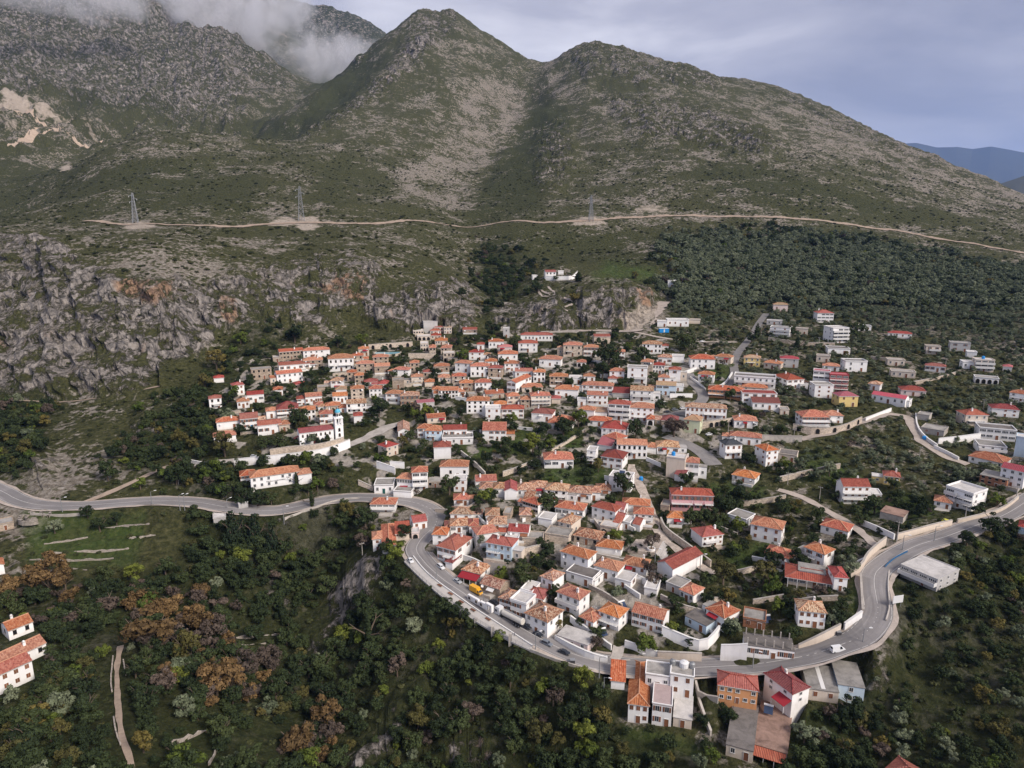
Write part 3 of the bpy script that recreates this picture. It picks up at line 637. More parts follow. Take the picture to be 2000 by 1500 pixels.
def door_mesh(kind, w, h):
    key = (kind, round(w, 1), round(h, 1))
    if key not in _doorc:
        b = MB(); x = w/2
        b.box(-x, x, -.04, .02, 0, h, 1); b.box(-x-.08, -x, -.09, .02, 0, h, 0); b.box(x, x+.08, -.09, .02, 0, h, 0); b.box(-x-.08, x+.08, -.09, .02, h, h+.1, 0)
        _doorc[key] = b.mesh('door', [M['frame'], M[kind]])
    return _doorc[key]
ROOFNAME = {'t_orange':'orange','t_red':'red','t_dark':'dark red','t_old':'mottled old brown','t_tan':'tan','t_slate':'slate grey','t_pink':'crimson','flatroof':'grey','paleroof':'pale','darkroof':'dark','pinkroof':'pinkish','rust':'rusty'}
WALLNAME = {'white':'white','cream':'cream','blueish':'pale blue','pink':'pink','palepink':'pale pink','yellow':'yellow','lime':'pale lime','orange':'orange','greywall':'grey','darkred':'dark red','stone':'beige stone','paleston':'pale stone','brick':'bare brick','concrete':'bare concrete','drystone':'grey stone'}
def roof_block(parent, W, D, H, kind, mat, o=.42, pitch=.40, x0=None, y0=0.0, z=None, chim=True, rng=random, wallmat=None, name='roof'):
    """hip (H), gable along the front (G), gable end to the front (E), lean-to falling to the front (S)"""
    if x0 is None: x0 = -W/2
    z = H if z is None else z
    ax, bx, ay, by = x0-o, x0+W+o, y0-o, y0+D+o; w, d = bx-ax, by-ay
    b = MB(); rg = MB(); zt = z+.16
    def slope(pts, eave):      # eave: index pair giving the u axis
        a, c = Vector(pts[eave[0]]), Vector(pts[eave[1]]); ux = (c-a).normalized()
        nrm = (Vector(pts[1])-Vector(pts[0])).cross(Vector(pts[2])-Vector(pts[1])).normalized(); vx = nrm.cross(ux)
        b.face(pts, 0, [((Vector(p)-a).dot(ux), (Vector(p)-a).dot(vx)) for p in pts])
    lo = [(ax,ay,z-.02),(bx,ay,z-.02),(bx,by,z-.02),(ax,by,z-.02)]; hi = [(p[0],p[1],zt) for p in lo]
    if kind == 'H':
        rise = min(w, d)/2*pitch
        if w >= d: r0, r1 = (ax+d/2, (ay+by)/2, zt+rise), (bx-d/2, (ay+by)/2, zt+rise); 
        else: r0, r1 = ((ax+bx)/2, ay+w/2, zt+rise), ((ax+bx)/2, by-w/2, zt+rise)
        if abs(w-d) < .3: r1 = r0
        for i in range(4): b.face([lo[i], lo[(i+1)%4], hi[(i+1)%4], hi[i]], 1)
        b.face(lo[::-1], 1)
        same = r0 == r1
        if w >= d:
            slope([hi[0],hi[1],r1,r0] if not same else [hi[0],hi[1],r0], (0,1)); slope([hi[2],hi[3],r0,r1] if not same else [hi[2],hi[3],r0], (0,1))
            slope([hi[3],hi[0],r0], (0,1)); slope([hi[1],hi[2],r1], (0,1)); hips = [(hi[0],r0),(hi[3],r0),(hi[1],r1),(hi[2],r1)]
        else:
            slope([hi[0],hi[1],r0], (0,1)); slope([hi[2],hi[3],r1], (0,1)); slope([hi[1],hi[2],r1,r0], (0,1)); slope([hi[3],hi[0],r0,r1], (0,1))
            hips = [(hi[0],r0),(hi[1],r0),(hi[2],r1),(hi[3],r1)]
        if not same: hips.append((r0, r1))
        apex = r0
    elif kind in ('G', 'E'):
        g = .12
        if kind == 'G':
            rise = d/2*pitch; r0, r1 = (ax+o-g,(ay+by)/2,zt+rise), (bx-o+g,(ay+by)/2,zt+rise)
            q = [(ax+o-g,ay,zt),(bx-o+g,ay,zt),(bx-o+g,by,zt),(ax+o-g,by,zt)]
            slope([q[0],q[1],r1,r0], (0,1)); slope([q[2],q[3],r0,r1], (0,1))
            ends = [(q[0],r0,q[3]), (q[1],r1,q[2])]
        else:
            rise = w/2*pitch; r0, r1 = ((ax+bx)/2,ay+o-g,zt+rise), ((ax+bx)/2,by-o+g,zt+rise)
            q = [(ax,ay+o-g,zt),(bx,ay+o-g,zt),(bx,by-o+g,zt),(ax,by-o+g,zt)]
            slope([q[3],q[0],r0,r1], (0,1)); slope([q[1],q[2],r1,r0], (0,1))
            ends = [(q[0],r0,q[1]), (q[3],r1,q[2])]
        for e in ends:
            for p, s in ((e[0], e[1]), (e[1], e[2])):
                b.face([(p[0],p[1],p[2]-.18),(s[0],s[1],s[2]-.18),s,p], 1)
        for i in ((0,1),(2,3)) if kind == 'G' else ((1,2),(3,0)):
            p, s = q[i[0]], q[i[1]]; b.face([(p[0],p[1],p[2]-.18),(s[0],s[1],s[2]-.18),s,p], 1)
        u = [(p[0],p[1],p[2]-.18) for p in q]; a0, a1 = (r0[0],r0[1],r0[2]-.18), (r1[0],r1[1],r1[2]-.18)
        if kind == 'G': b.face([u[0],u[1],a1,a0][::-1], 1); b.face([u[2],u[3],a0,a1][::-1], 1)
        else: b.face([u[3],u[0],a0,a1][::-1], 1); b.face([u[1],u[2],a1,a0][::-1], 1)
        hips = [(r0, r1)]; apex = ((r0[0]+r1[0])/2, (r0[1]+r1[1])/2, r0[2])
    else:                       # lean-to
        rise = d*pitch*.7
        top = [(ax,ay,zt),(bx,ay,zt),(bx,by,zt+rise),(ax,by,zt+rise)]; slope(top, (0,1)); bt = [(p[0],p[1],p[2]-.15) for p in top]
        for i in range(4): b.face([bt[i], bt[(i+1)%4], top[(i+1)%4], top[i]], 1)
        b.face(bt[::-1], 1); hips = []; apex = ((ax+bx)/2, by, zt+rise)
    ro = b.build(name, [M[mat], M['frame'] if mat in ('t_red','t_dark','t_pink') else M['concrete']], parent)
    if hips and mat not in ('t_pink', 'rust'):
        for p, s in hips: rg.bar(Vector(p)+Vector((0,0,.03)), Vector(s)+Vector((0,0,.03)), .15, 0, 4)
        rg.build('ridge_cap', M['ridge'] if mat in ('t_orange','t_old','t_tan') else M[mat], ro)
    if chim:
        c = MB(); cx, cy = lerp(ax, bx, rng.choice([.25,.4,.65,.75])), lerp(ay, by, rng.choice([.35,.6,.7])); cz = zt+.2*rise
        c.box(cx-.28, cx+.28, cy-.28, cy+.28, zt-.1, apex[2]+.45, 0); c.box(cx-.36, cx+.36, cy-.36, cy+.36, apex[2]+.45, apex[2]+.56, 1); c.box(cx-.2, cx+.2, cy-.2, cy+.2, apex[2]+.56, apex[2]+.8, 0)
        c.build('chimney', [M['white'], M['concrete']], ro)
    return ro, rise
HOUSES = []           # records for labels, tree clearance
def place_wall_items(root, W, D, H, n, o, rng, kind, front=True, sides=True, door='brown', x0=None, z0=0.0, nw=None, arches=False):
    if x0 is None: x0 = -W/2
    hs = H/max(n, 1)
    for k in range(n):
        zz = z0+k*hs
        if front:
            m_ = nw or max(1, int(W/2.7)); ww = .95 if kind != 'wide' else min(W/m_*.8, 3.2); hh = min(1.3, hs*.48)
            di = m_//2 if (k == 0 and door) else -1
            for i in range(m_):
                cx = x0+W*(i+.5)/m_
                if i == di:
                    d = link('door', door_mesh(door, 1.0 if hs > 2.2 else .8, min(2.05, hs*.78)), root); d.location = (cx, o, zz+.03); continue
                if k == 0 and arches: 
                    a = link('arch', window_mesh('arch', min(1.9, W/m_*.66), min(2.3, hs*.85)), root); a.location = (cx, o, zz+.05); continue
                if rng.random() < .06: continue
                q = link('window', window_mesh(kind, ww, hh), root); q.location = (cx, o, zz+hs*.40)
        if sides:
            m_ = max(0, int(D/3.4)); hh = min(1.3, hs*.48); kk = 'plain' if kind == 'wide' else kind
            for sx, rz in ((x0, -math.pi/2), (x0+W, math.pi/2)):
                for i in range(m_):
                    if rng.random() < .3: continue
                    q = link('window', window_mesh(kk, .9, hh), root); q.location = (sx, o+D*(i+.5)/m_, zz+hs*.40); q.rotation_euler = (0, 0, rz)
def add_balcony(root, W, z, depth, y, x0, rail='frame', kind='bars'):
    b = MB(); b.box(x0, x0+W, y-depth, y-.003, z-.16, z, 0); s = b.build('balcony', [M['frame']], root)
    r = MB(); n = max(2, int(W/.7)) if kind == 'bars' else 2
    for i in range(n+1): r.bar((x0+W*i/n, y-depth+.05, z), (x0+W*i/n, y-depth+.05, z+.95), .025, 0)
    for zz in (.5, .95) if kind == 'bars' else (.95,):
        r.bar((x0, y-depth+.05, z+zz), (x0+W, y-depth+.05, z+zz), .035, 0); r.bar((x0+.03, y-depth+.05, z+zz), (x0+.03, y, z+zz), .035, 0); r.bar((x0+W-.03, y-depth+.05, z+zz), (x0+W-.03, y, z+zz), .035, 0)
    if kind == 'solid': r.box(x0, x0+W, y-depth, y-depth+.08, z+.002, z+.95, 0); r.box(x0, x0+.08, y-depth+.081, y-.004, z+.002, z+.95, 0); r.box(x0+W-.08, x0+W, y-depth+.081, y-.004, z+.002, z+.95, 0)
    r.build('railing', [M[rail]], s)
CROPS = {'A':(400,600,5),'B':(720,600,5),'C':(1040,600,5),'D':(1360,560,5),'E':(1640,620,5.5556),'F':(700,840,5),'G':(1040,840,5),'H':(1380,840,5),'I':(1640,840,5.5556),'J':(700,1080,5),'K':(1040,1080,5),'L':(1380,1080,5),'M':(1150,1230,5.5556),'N':(1500,1000,3),'O':(0,1150,4.2857),'P':(0,900,2.5),'Q':(1030,505,16.667),'R':(790,610,12.5),'X':(0,0,1)}
def house(crop, x, yb, w, h, yaw, roof, wall, rmat, **k):
    ox, oy, z = CROPS[crop]; px, py = ox+x/z, oy+yb/z; wp, hp = w/z, h/z
    rng = random.Random(int(px*7+py*13))
    P = unproj(px, py); s = scale_at(P); az = math.atan2(P.x, P.y); u = (750-py)/FPX
    W = max(2.4, wp*s/math.cos(math.radians(yaw))); H = max(2.2, hp*s/(CP_+SP*u)); D = k.get('dep') or min(max(W*k.get('dr', .62 if py < 830 else .95), 5.5), max(13., W*k.get('dr', 0)))
    n = k.get('st') or max(1, round(H/2.9))
    nm = k.get('name') or ('stone_house' if wall in ('stone', 'paleston') else 'flat_roofed_house' if roof == 'F' else 'tiled_house')
    root = empty(nm, P, -az-math.radians(yaw))
    root['category'] = k.get('cat', 'house'); root['kind'] = 'thing'
    base = k.get('base', 4.0)
    x0 = -W/2; b = MB()
    rise = (D if roof == 'G' else W)/2*k.get('pitch', .40 if py < 830 else .46)
    b.box(x0, -x0, 0, D, -base, H, 0, bottom=False)
    if roof in 'GE':       # gable triangles
        t = .42*.40
        if roof == 'G':
            for sx in (x0, -x0): b.face([(sx,0,H),(sx,D,H),(sx,D/2,H+D/2*k.get('pitch', .40 if py < 830 else .46))], 0)
        else:
            for sy in (0, D): b.face([(x0,sy,H),(-x0,sy,H),(0,sy,H+W/2*k.get('pitch', .40 if py < 830 else .46))], 0)
    wl = b.build('wall', [M[wall]], root)
    chim = k.get('chim', rng.random() < .6 and W > 5 and roof in 'HG')
    top = H
    if roof in 'HGES':
        ro, rs = roof_block(root, W, D, H, roof, rmat, pitch=k.get('pitch', .40 if py < 830 else .46), chim=chim, rng=rng, o=k.get('o', .28)); top = H+rs
    elif roof == 'F':
        pr_ = k.get('par', .45); f = MB(); o = k.get('o', .12)
        f.box(x0-o, -x0+o, -o, D+o, H+.002, H+.16, 0); ro = f.build('roof', [M[rmat]], root)
        if pr_:
            q = MB(); t = .2
            q.box(x0-o, -x0+o, -o, -o+t, H+.161, H+pr_, 0); q.box(x0-o, -x0+o, D+o-t, D+o, H+.161, H+pr_, 0); q.box(x0-o, x0-o+t, -o+t+.002, D+o-t-.002, H+.161, H+pr_, 0); q.box(-x0+o-t, -x0+o, -o+t+.002, D+o-t-.002, H+.161, H+pr_, 0)
            q.build('parapet', [M[k.get('parm', wall if wall in M else 'white')]], ro)
    elif roof == 'U':      # unfinished concrete skeleton
        pass
    kind = k.get('win') or ('dark' if wall in ('stone','paleston','drystone') else rng.choice(['plain','plain','open','plain','shut']))
    if not k.get('nowin'):
        place_wall_items(root, W, D, H, n, 0.0, rng, kind, door=k.get('door', 'brown'), nw=k.get('nw'), arches=k.get('arches', False), sides=not k.get('noside'))
    for bl in k.get('bal', ()):      # (x fraction 0..1, width fraction, storey, kind)
        add_balcony(root, W*bl[1], H/n*bl[2], k.get('bald', 1.3), 0.0, x0+W*bl[0], k.get('rail', 'frame'), bl[3] if len(bl) > 3 else 'bars')
    # later additions: side wings, yard terraces, awnings, dishes
    if py > 600 and py < 1480 and W > 5 and roof in 'HG' and not k.get('lm') and crop not in 'RQPO':
        q_ = rng.random()
        if q_ < .34:
            sd_ = rng.choice((-1, 1)); ww = rng.uniform(2.4, 3.8); hh = H*(rng.uniform(.55, .75) if n > 1 else .8); dd = D*rng.uniform(.5, .8); wx = x0-ww-.004 if sd_ < 0 else -x0+.004
            wb = MB(); yy = rng.uniform(.2, max(.25, D-dd-.2)); wb.box(wx, wx+ww, yy, yy+dd, -base, hh, 0, bottom=False); wg_ = wb.build('wing_wall', [M[rng.choice([wall, wall, 'white', 'cream'])]], root)
            if rng.random() < .55: roof_block(root, ww, dd, hh, rng.choice('HG'), rng.choice([rmat, rmat, 't_old']), o=.2, x0=wx, y0=yy, chim=False, rng=rng, name='wing_roof', pitch=.42)
            else:
                wb = MB(); wb.box(wx-.1, wx+ww+.1, yy-.1, yy+dd+.1, hh+.003, hh+.2, 0); wb.build('wing_roof', [M[rng.choice(['flatroof','paleroof'])]], root)
            wq = link('window', window_mesh('plain', .9, min(1.2, hh*.4)), wg_); wq.location = (wx+ww/2, yy, hh*.4)
        if rng.random() < (.85 if py > 930 else .45):
            tw = W*rng.uniform(.5, 1.05); td = rng.uniform(1.8, 3.6); tx_ = x0+rng.random()*(W-tw); tb = MB(); tb.box(tx_, tx_+tw, -td, -.004, -base, .08, 0, bottom=False); te = tb.build('terrace', [M[rng.choice(['deck0','concrete','paleston'])]], root)
            if rng.random() < .75:
                tb = MB(); tb.box(tx_, tx_+tw, -td, -td+.15, .082, .9, 0); tb.build('parapet', [M[rng.choice(['white', 'frame', 'paleston'])]], te)
        if rng.random() < .22:
            ab = MB(); aw = rng.uniform(1.6, 3.2); ax_ = x0+rng.random()*(W-aw); az_ = H/n*.92; ab.face([(ax_, -1.3, az_-.5), (ax_+aw, -1.3, az_-.5), (ax_+aw, -.01, az_), (ax_, -.01, az_)], 0); ab.face([(ax_, -1.3, az_-.56), (ax_, -.01, az_-.06), (ax_+aw, -.01, az_-.06), (ax_+aw, -1.3, az_-.56)], 0)
            ab.build('awning', [M[rng.choice(['redawn', 'frame', 'grey_metal', 'brown'])]], root)
        if rng.random() < .3:
            sb_ = MB(); sx_0 = x0+W*rng.choice((.15, .85)); sb_.lathe([(0, 0), (.25, .05), (.45, .16)], 10, 0); dsh = sb_.build('satellite_dish', [M['tank']], root); dsh.location = (sx_0, -.35, H*rng.uniform(.7, .95)); dsh.rotation_euler = (1.1, 0, rng.uniform(-.6, .6))
        if not k.get('bal') and n >= 2 and rng.random() < .3: add_balcony(root, W*rng.uniform(.3, .7), H/n, 1.2, 0.0, x0+W*rng.uniform(.02, .28), rng.choice(['frame', 'dark_metal']))
    rec = dict(o=root, px=px, py=py-hp/2, W=W, D=D, H=H, top=top, n=n, roof=roof, wall=wall, rmat=rmat, lab=k.get('lab'), P=P, az=az, yaw=yaw, crop=crop, lm=k.get('lm'))
    HOUSES.append(rec)
    return rec
def local(rec, x, y, z=0.0):
    o = rec['o']; return Matrix.Translation(o.location) @ Matrix.Rotation(o.rotation_euler.z, 4, 'Z') @ Vector((x, y, z))
# ------------------------------------------------------------------ the village, house by house
O, RD, DK, OL, TN, SL, PK = 't_orange','t_red','t_dark','t_old','t_tan','t_slate','t_pink'
FR, PR, DR, PKR = 'flatroof','paleroof','darkroof','pinkroof'
# --- upper left quarter
A = [(850,508,225,75,-8,'G','stone',RD,dict(st=2,dr=.4,nw=7,lab='long beige stone house with two rows of small windows, topmost at village upper left',lm='the long upper stone house')),
(1095,490,250,68,-4,'H','white',O,dict(st=2,dr=.4,win='plain',lab='long white two storey house joined to right end of the long upper stone house')),
(710,540,80,48,0,'F','stone',PR,dict(st=1,nw=1)),(560,705,185,100,-5,'F','stone',FR,dict(st=2,nw=4,dr=.5,par=.25,lab='square stone house with pale grey roof standing alone at village left edge')),
(880,620,290,58,-5,'G','white',RD,dict(st=1,dr=.3)),(1060,590,180,68,0,'H','stone',O,dict(st=2)),
(835,735,240,88,-12,'G','white',O,dict(st=2,dr=.42,win='plain',nw=5)),(1335,625,240,122,0,'H','white',O,dict(st=2,nw=5,win='dark',bal=[(.05,.2,1),(.4,.5,1)],lab='white mansion with arched loggia and balconies below the long white upper house',lm='the white balcony mansion')),
(1500,565,100,90,0,'H','stone',O,dict(st=2,nw=2)),(1555,478,100,68,0,'H','cream',O,dict(st=1,nw=2)),(1570,640,170,85,0,'H','stone',O,dict(st=2)),(1735,645,150,65,0,'G','stone',O,dict(st=1)),
(1720,560,150,70,0,'H','stone',O,dict(st=2)),(1440,720,90,80,0,'H','stone',O,dict(st=2,nw=2)),(1510,745,85,75,0,'H','stone',O,dict(st=2,nw=2)),(1290,800,110,78,10,'H','white',OL,dict(st=2,win='open',nw=2)),
(1335,850,100,45,0,'H','white',TN,dict(st=1,nowin=1)),(140,735,90,34,0,'H','white',RD,dict(st=1,nowin=1,chim=False,lab='tiny white hut with red roof, farthest left above the village')),
(335,850,105,85,-8,'H','white',RD,dict(st=2,nw=2)),(110,995,112,100,0,'H','white',RD,dict(st=2,nw=2,win='dark',lab='narrow tall white house with red roof, leftmost house of the village')),(380,985,110,62,0,'H','white',O,dict(st=1,nw=3)),
(500,935,155,78,0,'G','white',RD,dict(st=1,nw=3,win='wide')),(720,868,85,60,0,'H','white',O,dict(st=1,nw=2)),(925,800,110,35,0,'H','stone',RD,dict(st=1)),(945,960,80,60,0,'H','white',RD,dict(st=2,nw=2)),
(1068,950,155,76,-3,'G','white',O,dict(st=1,nw=7,win='shut',lab='white single storey house with row of seven dark shutters under orange gable')),(1115,1005,80,42,0,'H','white',O,dict(st=1,nw=2)),(1325,935,140,65,0,'G','white',O,dict(st=1,nw=4)),
(1495,915,125,115,0,'H','paleston',O,dict(st=3,nw=2)),(1670,875,120,75,0,'H','white',O,dict(st=2,nw=3)),(1840,930,140,82,15,'H','white',O,dict(st=2,nowin=0,nw=2)),(1625,775,130,36,0,'H','white',RD,dict(st=1)),
(1755,800,110,48,0,'H','white',RD,dict(st=1,pitch=.55)),(1915,675,150,60,15,'H','white',O,dict(st=2,nw=2)),(1890,795,110,80,0,'F','stone',FR,dict(st=1,nw=1,lab='roofless looking bare stone gable house above the mottled terraces')),
(815,1070,200,72,0,'H','white',DK,dict(st=2,nw=5,win='open',dr=.9,pitch=.6,bal=[(.0,1,1)],lab='wide white house under large dark red pyramid roof with full width balcony',lm='the wide dark red pyramid roof')),
(655,1085,95,70,0,'H','white',O,dict(st=1,nw=1)),(1005,1100,155,92,0,'H','white',O,dict(st=2,nw=4,win='dark')),(1255,1010,140,42,0,'H','paleston',O,dict(st=1)),
(1485,1035,190,92,0,'G','white',OL,dict(st=2,nw=4,win='dark',door=None,noside=1)),(1190,1140,125,95,0,'H','white',O,dict(st=2,nw=3)),(1500,1145,80,80,0,'H','white',RD,dict(st=2,nw=1,win='wide')),
(235,1190,210,72,0,'H','white',O,dict(st=1,nw=2,win='wide',dr=.5,lab='white house with long glazed veranda at lower left of the village')),
(440,1190,165,100,0,'G','white',RD,dict(st=2,nw=4,door='bluedoor',lab='white gabled house with blue door right of the glazed veranda house')),
(640,1245,220,95,-3,'G','white',RD,dict(st=1,nw=4,win='open',dr=.5)),(780,1215,100,66,0,'H','paleston',O,dict(st=1,nw=1)),(200,1310,200,50,0,'H','white',O,dict(st=1,nowin=1,dr=.5)),(1350,1030,70,42,0,'H','white',O,dict(st=1,nw=1))]
for r in A: house('A', *r[:8], **r[8])
# --- middle top quarter
B = [(990,258,140,30,0,'G','stone',RD,dict(st=1)),(1245,400,145,62,0,'H','white',O,dict(st=1,nw=4)),(1095,412,70,45,0,'H','white',RD,dict(st=1,nw=1)),(1335,460,130,68,0,'H','palepink',PK,dict(st=1,nw=3,lab='pale pink walled house with crimson roof near the top of the village')),
(1050,515,140,70,5,'H','white',RD,dict(st=2,nw=2)),(1640,330,310,55,0,'H','white',RD,dict(st=1,nw=9,dr=.3,lab='very long low white house with red roof at top of village below the gravel road',lm='the very long low top house')),
(1555,440,185,85,0,'H','white',RD,dict(st=2,nw=3)),(1345,300,60,88,0,'F','greywall',PR,dict(st=2,nw=1,lab='narrow grey and white cube tower beside the topmost trees')),
(915,635,140,85,20,'H','white',O,dict(st=2,nw=2)),(1088,680,185,100,0,'H','white',O,dict(st=2,nw=4,win='dark')),(1195,580,115,48,0,'H','white',O,dict(st=1,nw=3)),(1360,520,190,60,0,'H','white',O,dict(st=1,nw=3)),
(1400,625,145,72,0,'H','white',O,dict(st=2,nw=3)),(1235,690,135,90,8,'H','stone',RD,dict(st=2,nw=2)),(1770,580,210,68,8,'H','white',O,dict(st=1,nw=3)),(1515,690,170,60,0,'G','white',RD,dict(st=1,nw=3)),
(1665,730,115,92,0,'H','white',O,dict(st=2,nw=3,win='dark',lab='small white house with six dark square windows on two storeys, centre top')),(1855,765,175,85,0,'H','stone',O,dict(st=2,nw=4,bal=[(.3,.4,1)])),
(1393,842,85,105,28,'E','white',O,dict(st=2,nw=2,dep=17,win='open',door=None,lab='long white house turned end on with orange gable, ridge running uphill',lm='the end on white long house')),
(1120,830,162,92,0,'H','white',O,dict(st=2,nw=4,bal=[(.4,.25,1)])),(955,820,130,75,0,'H','stone',O,dict(st=2,nw=2)),(885,745,135,68,0,'H','paleston',O,dict(st=2,nw=2)),(735,735,105,48,0,'H','cream',O,dict(st=1,nw=2)),
(715,640,145,60,0,'H','stone',O,dict(st=1,nw=3)),(575,690,80,52,0,'H','stone',RD,dict(st=1,nw=2)),(475,755,110,72,0,'H','cream',O,dict(st=2,nw=2,arches=True)),(450,632,88,85,0,'H','stone',O,dict(st=2,nw=2)),
(405,960,182,92,0,'H','stone',OL,dict(st=2,nw=4,win='open',door='ochre',dr=.7,lab='big pale stone house with ochre door and brown shutters above the lane bend',lm='the stone house with ochre door')),
(560,978,165,22,-10,'G','greywall',PK,dict(st=1,nowin=1,chim=False,pitch=.3,lab='low shed under bright crimson sheet roof among lime green trees',name='shed',cat='shed')),
(780,892,190,76,5,'G','white',O,dict(st=2,nw=6,dr=.4,win='dark')),(895,880,110,50,-18,'H','white',O,dict(st=1,nw=2)),(665,850,80,42,0,'H','white',O,dict(st=1,nw=1)),(595,775,90,20,0,'H','cream',O,dict(st=1,nowin=1,chim=False)),
(1235,892,180,45,-14,'G','paleston',O,dict(st=1,nw=2,dr=.4)),(1415,952,120,80,-10,'H','cream',O,dict(st=2,nw=2)),(1530,982,90,76,0,'H','stone',O,dict(st=2,nw=2)),
(1682,970,190,102,-8,'H','cream',O,dict(st=3,nw=5,bal=[(0,1,1),(0,1,2)],win='plain',lab='three storey cream house with two long white balconies under orange roof',lm='the cream balcony house')),
(1600,828,200,38,-8,'H','cream',O,dict(st=1,nw=3)),(1068,1037,218,120,3,'H','white',O,dict(st=3,nw=4,win='dark',dr=.6,door=None,lab='big plain white three storey house with twelve small dark windows, village centre',lm='the big plain white house')),
(1215,1098,145,105,0,'F','white',PR,dict(st=2,nw=2,par=.6,win='shut')),(1285,998,120,45,0,'H','white',O,dict(st=1,nw=1)),(1408,1085,215,85,0,'H','white',RD,dict(st=2,nw=4,win='open',bal=[(.4,.2,1)])),
(1690,1112,200,70,12,'H','white',DK,dict(st=1,nw=2,dr=.8)),(1868,1195,240,58,8,'H','white',O,dict(st=1,nw=4)),(1830,940,85,26,0,'H','cream',PK,dict(st=1,nowin=1,chim=False,lab='small kiosk with crimson roof in a garden below the village lane',name='kiosk',cat='kiosk')),
(665,1130,180,48,-10,'G','cream',O,dict(st=1,nw=2,dr=.35)),(345,1288,108,75,0,'E','white',OL,dict(st=1,nw=2,dep=13,win='shut')),(540,1275,120,88,8,'H','white',O,dict(st=2,nw=2)),
(630,1302,150,92,12,'H','blueish',O,dict(st=2,nw=3,win='shut',lab='pale blue tinted house with orange roof left of white terrace house')),(845,1275,232,75,0,'G','white',RD,dict(st=1,nw=4,dr=.5)),
(870,1342,300,58,0,'F','white',FR,dict(st=1,nw=4,dep=7,par=.7)),(1228,1302,232,95,3,'G','white',O,dict(st=2,nw=4,win='open',lab='white gabled house with orange roof standing alone among terraced gardens')),
(722,1480,165,110,0,'H','white',RD,dict(st=2,nw=2,nowin=1,lab='peeling windowless white house with red roof above small vineyard terraces',lm='the peeling white house'))]
for r in B: house('B', *r[:8], **r[8])
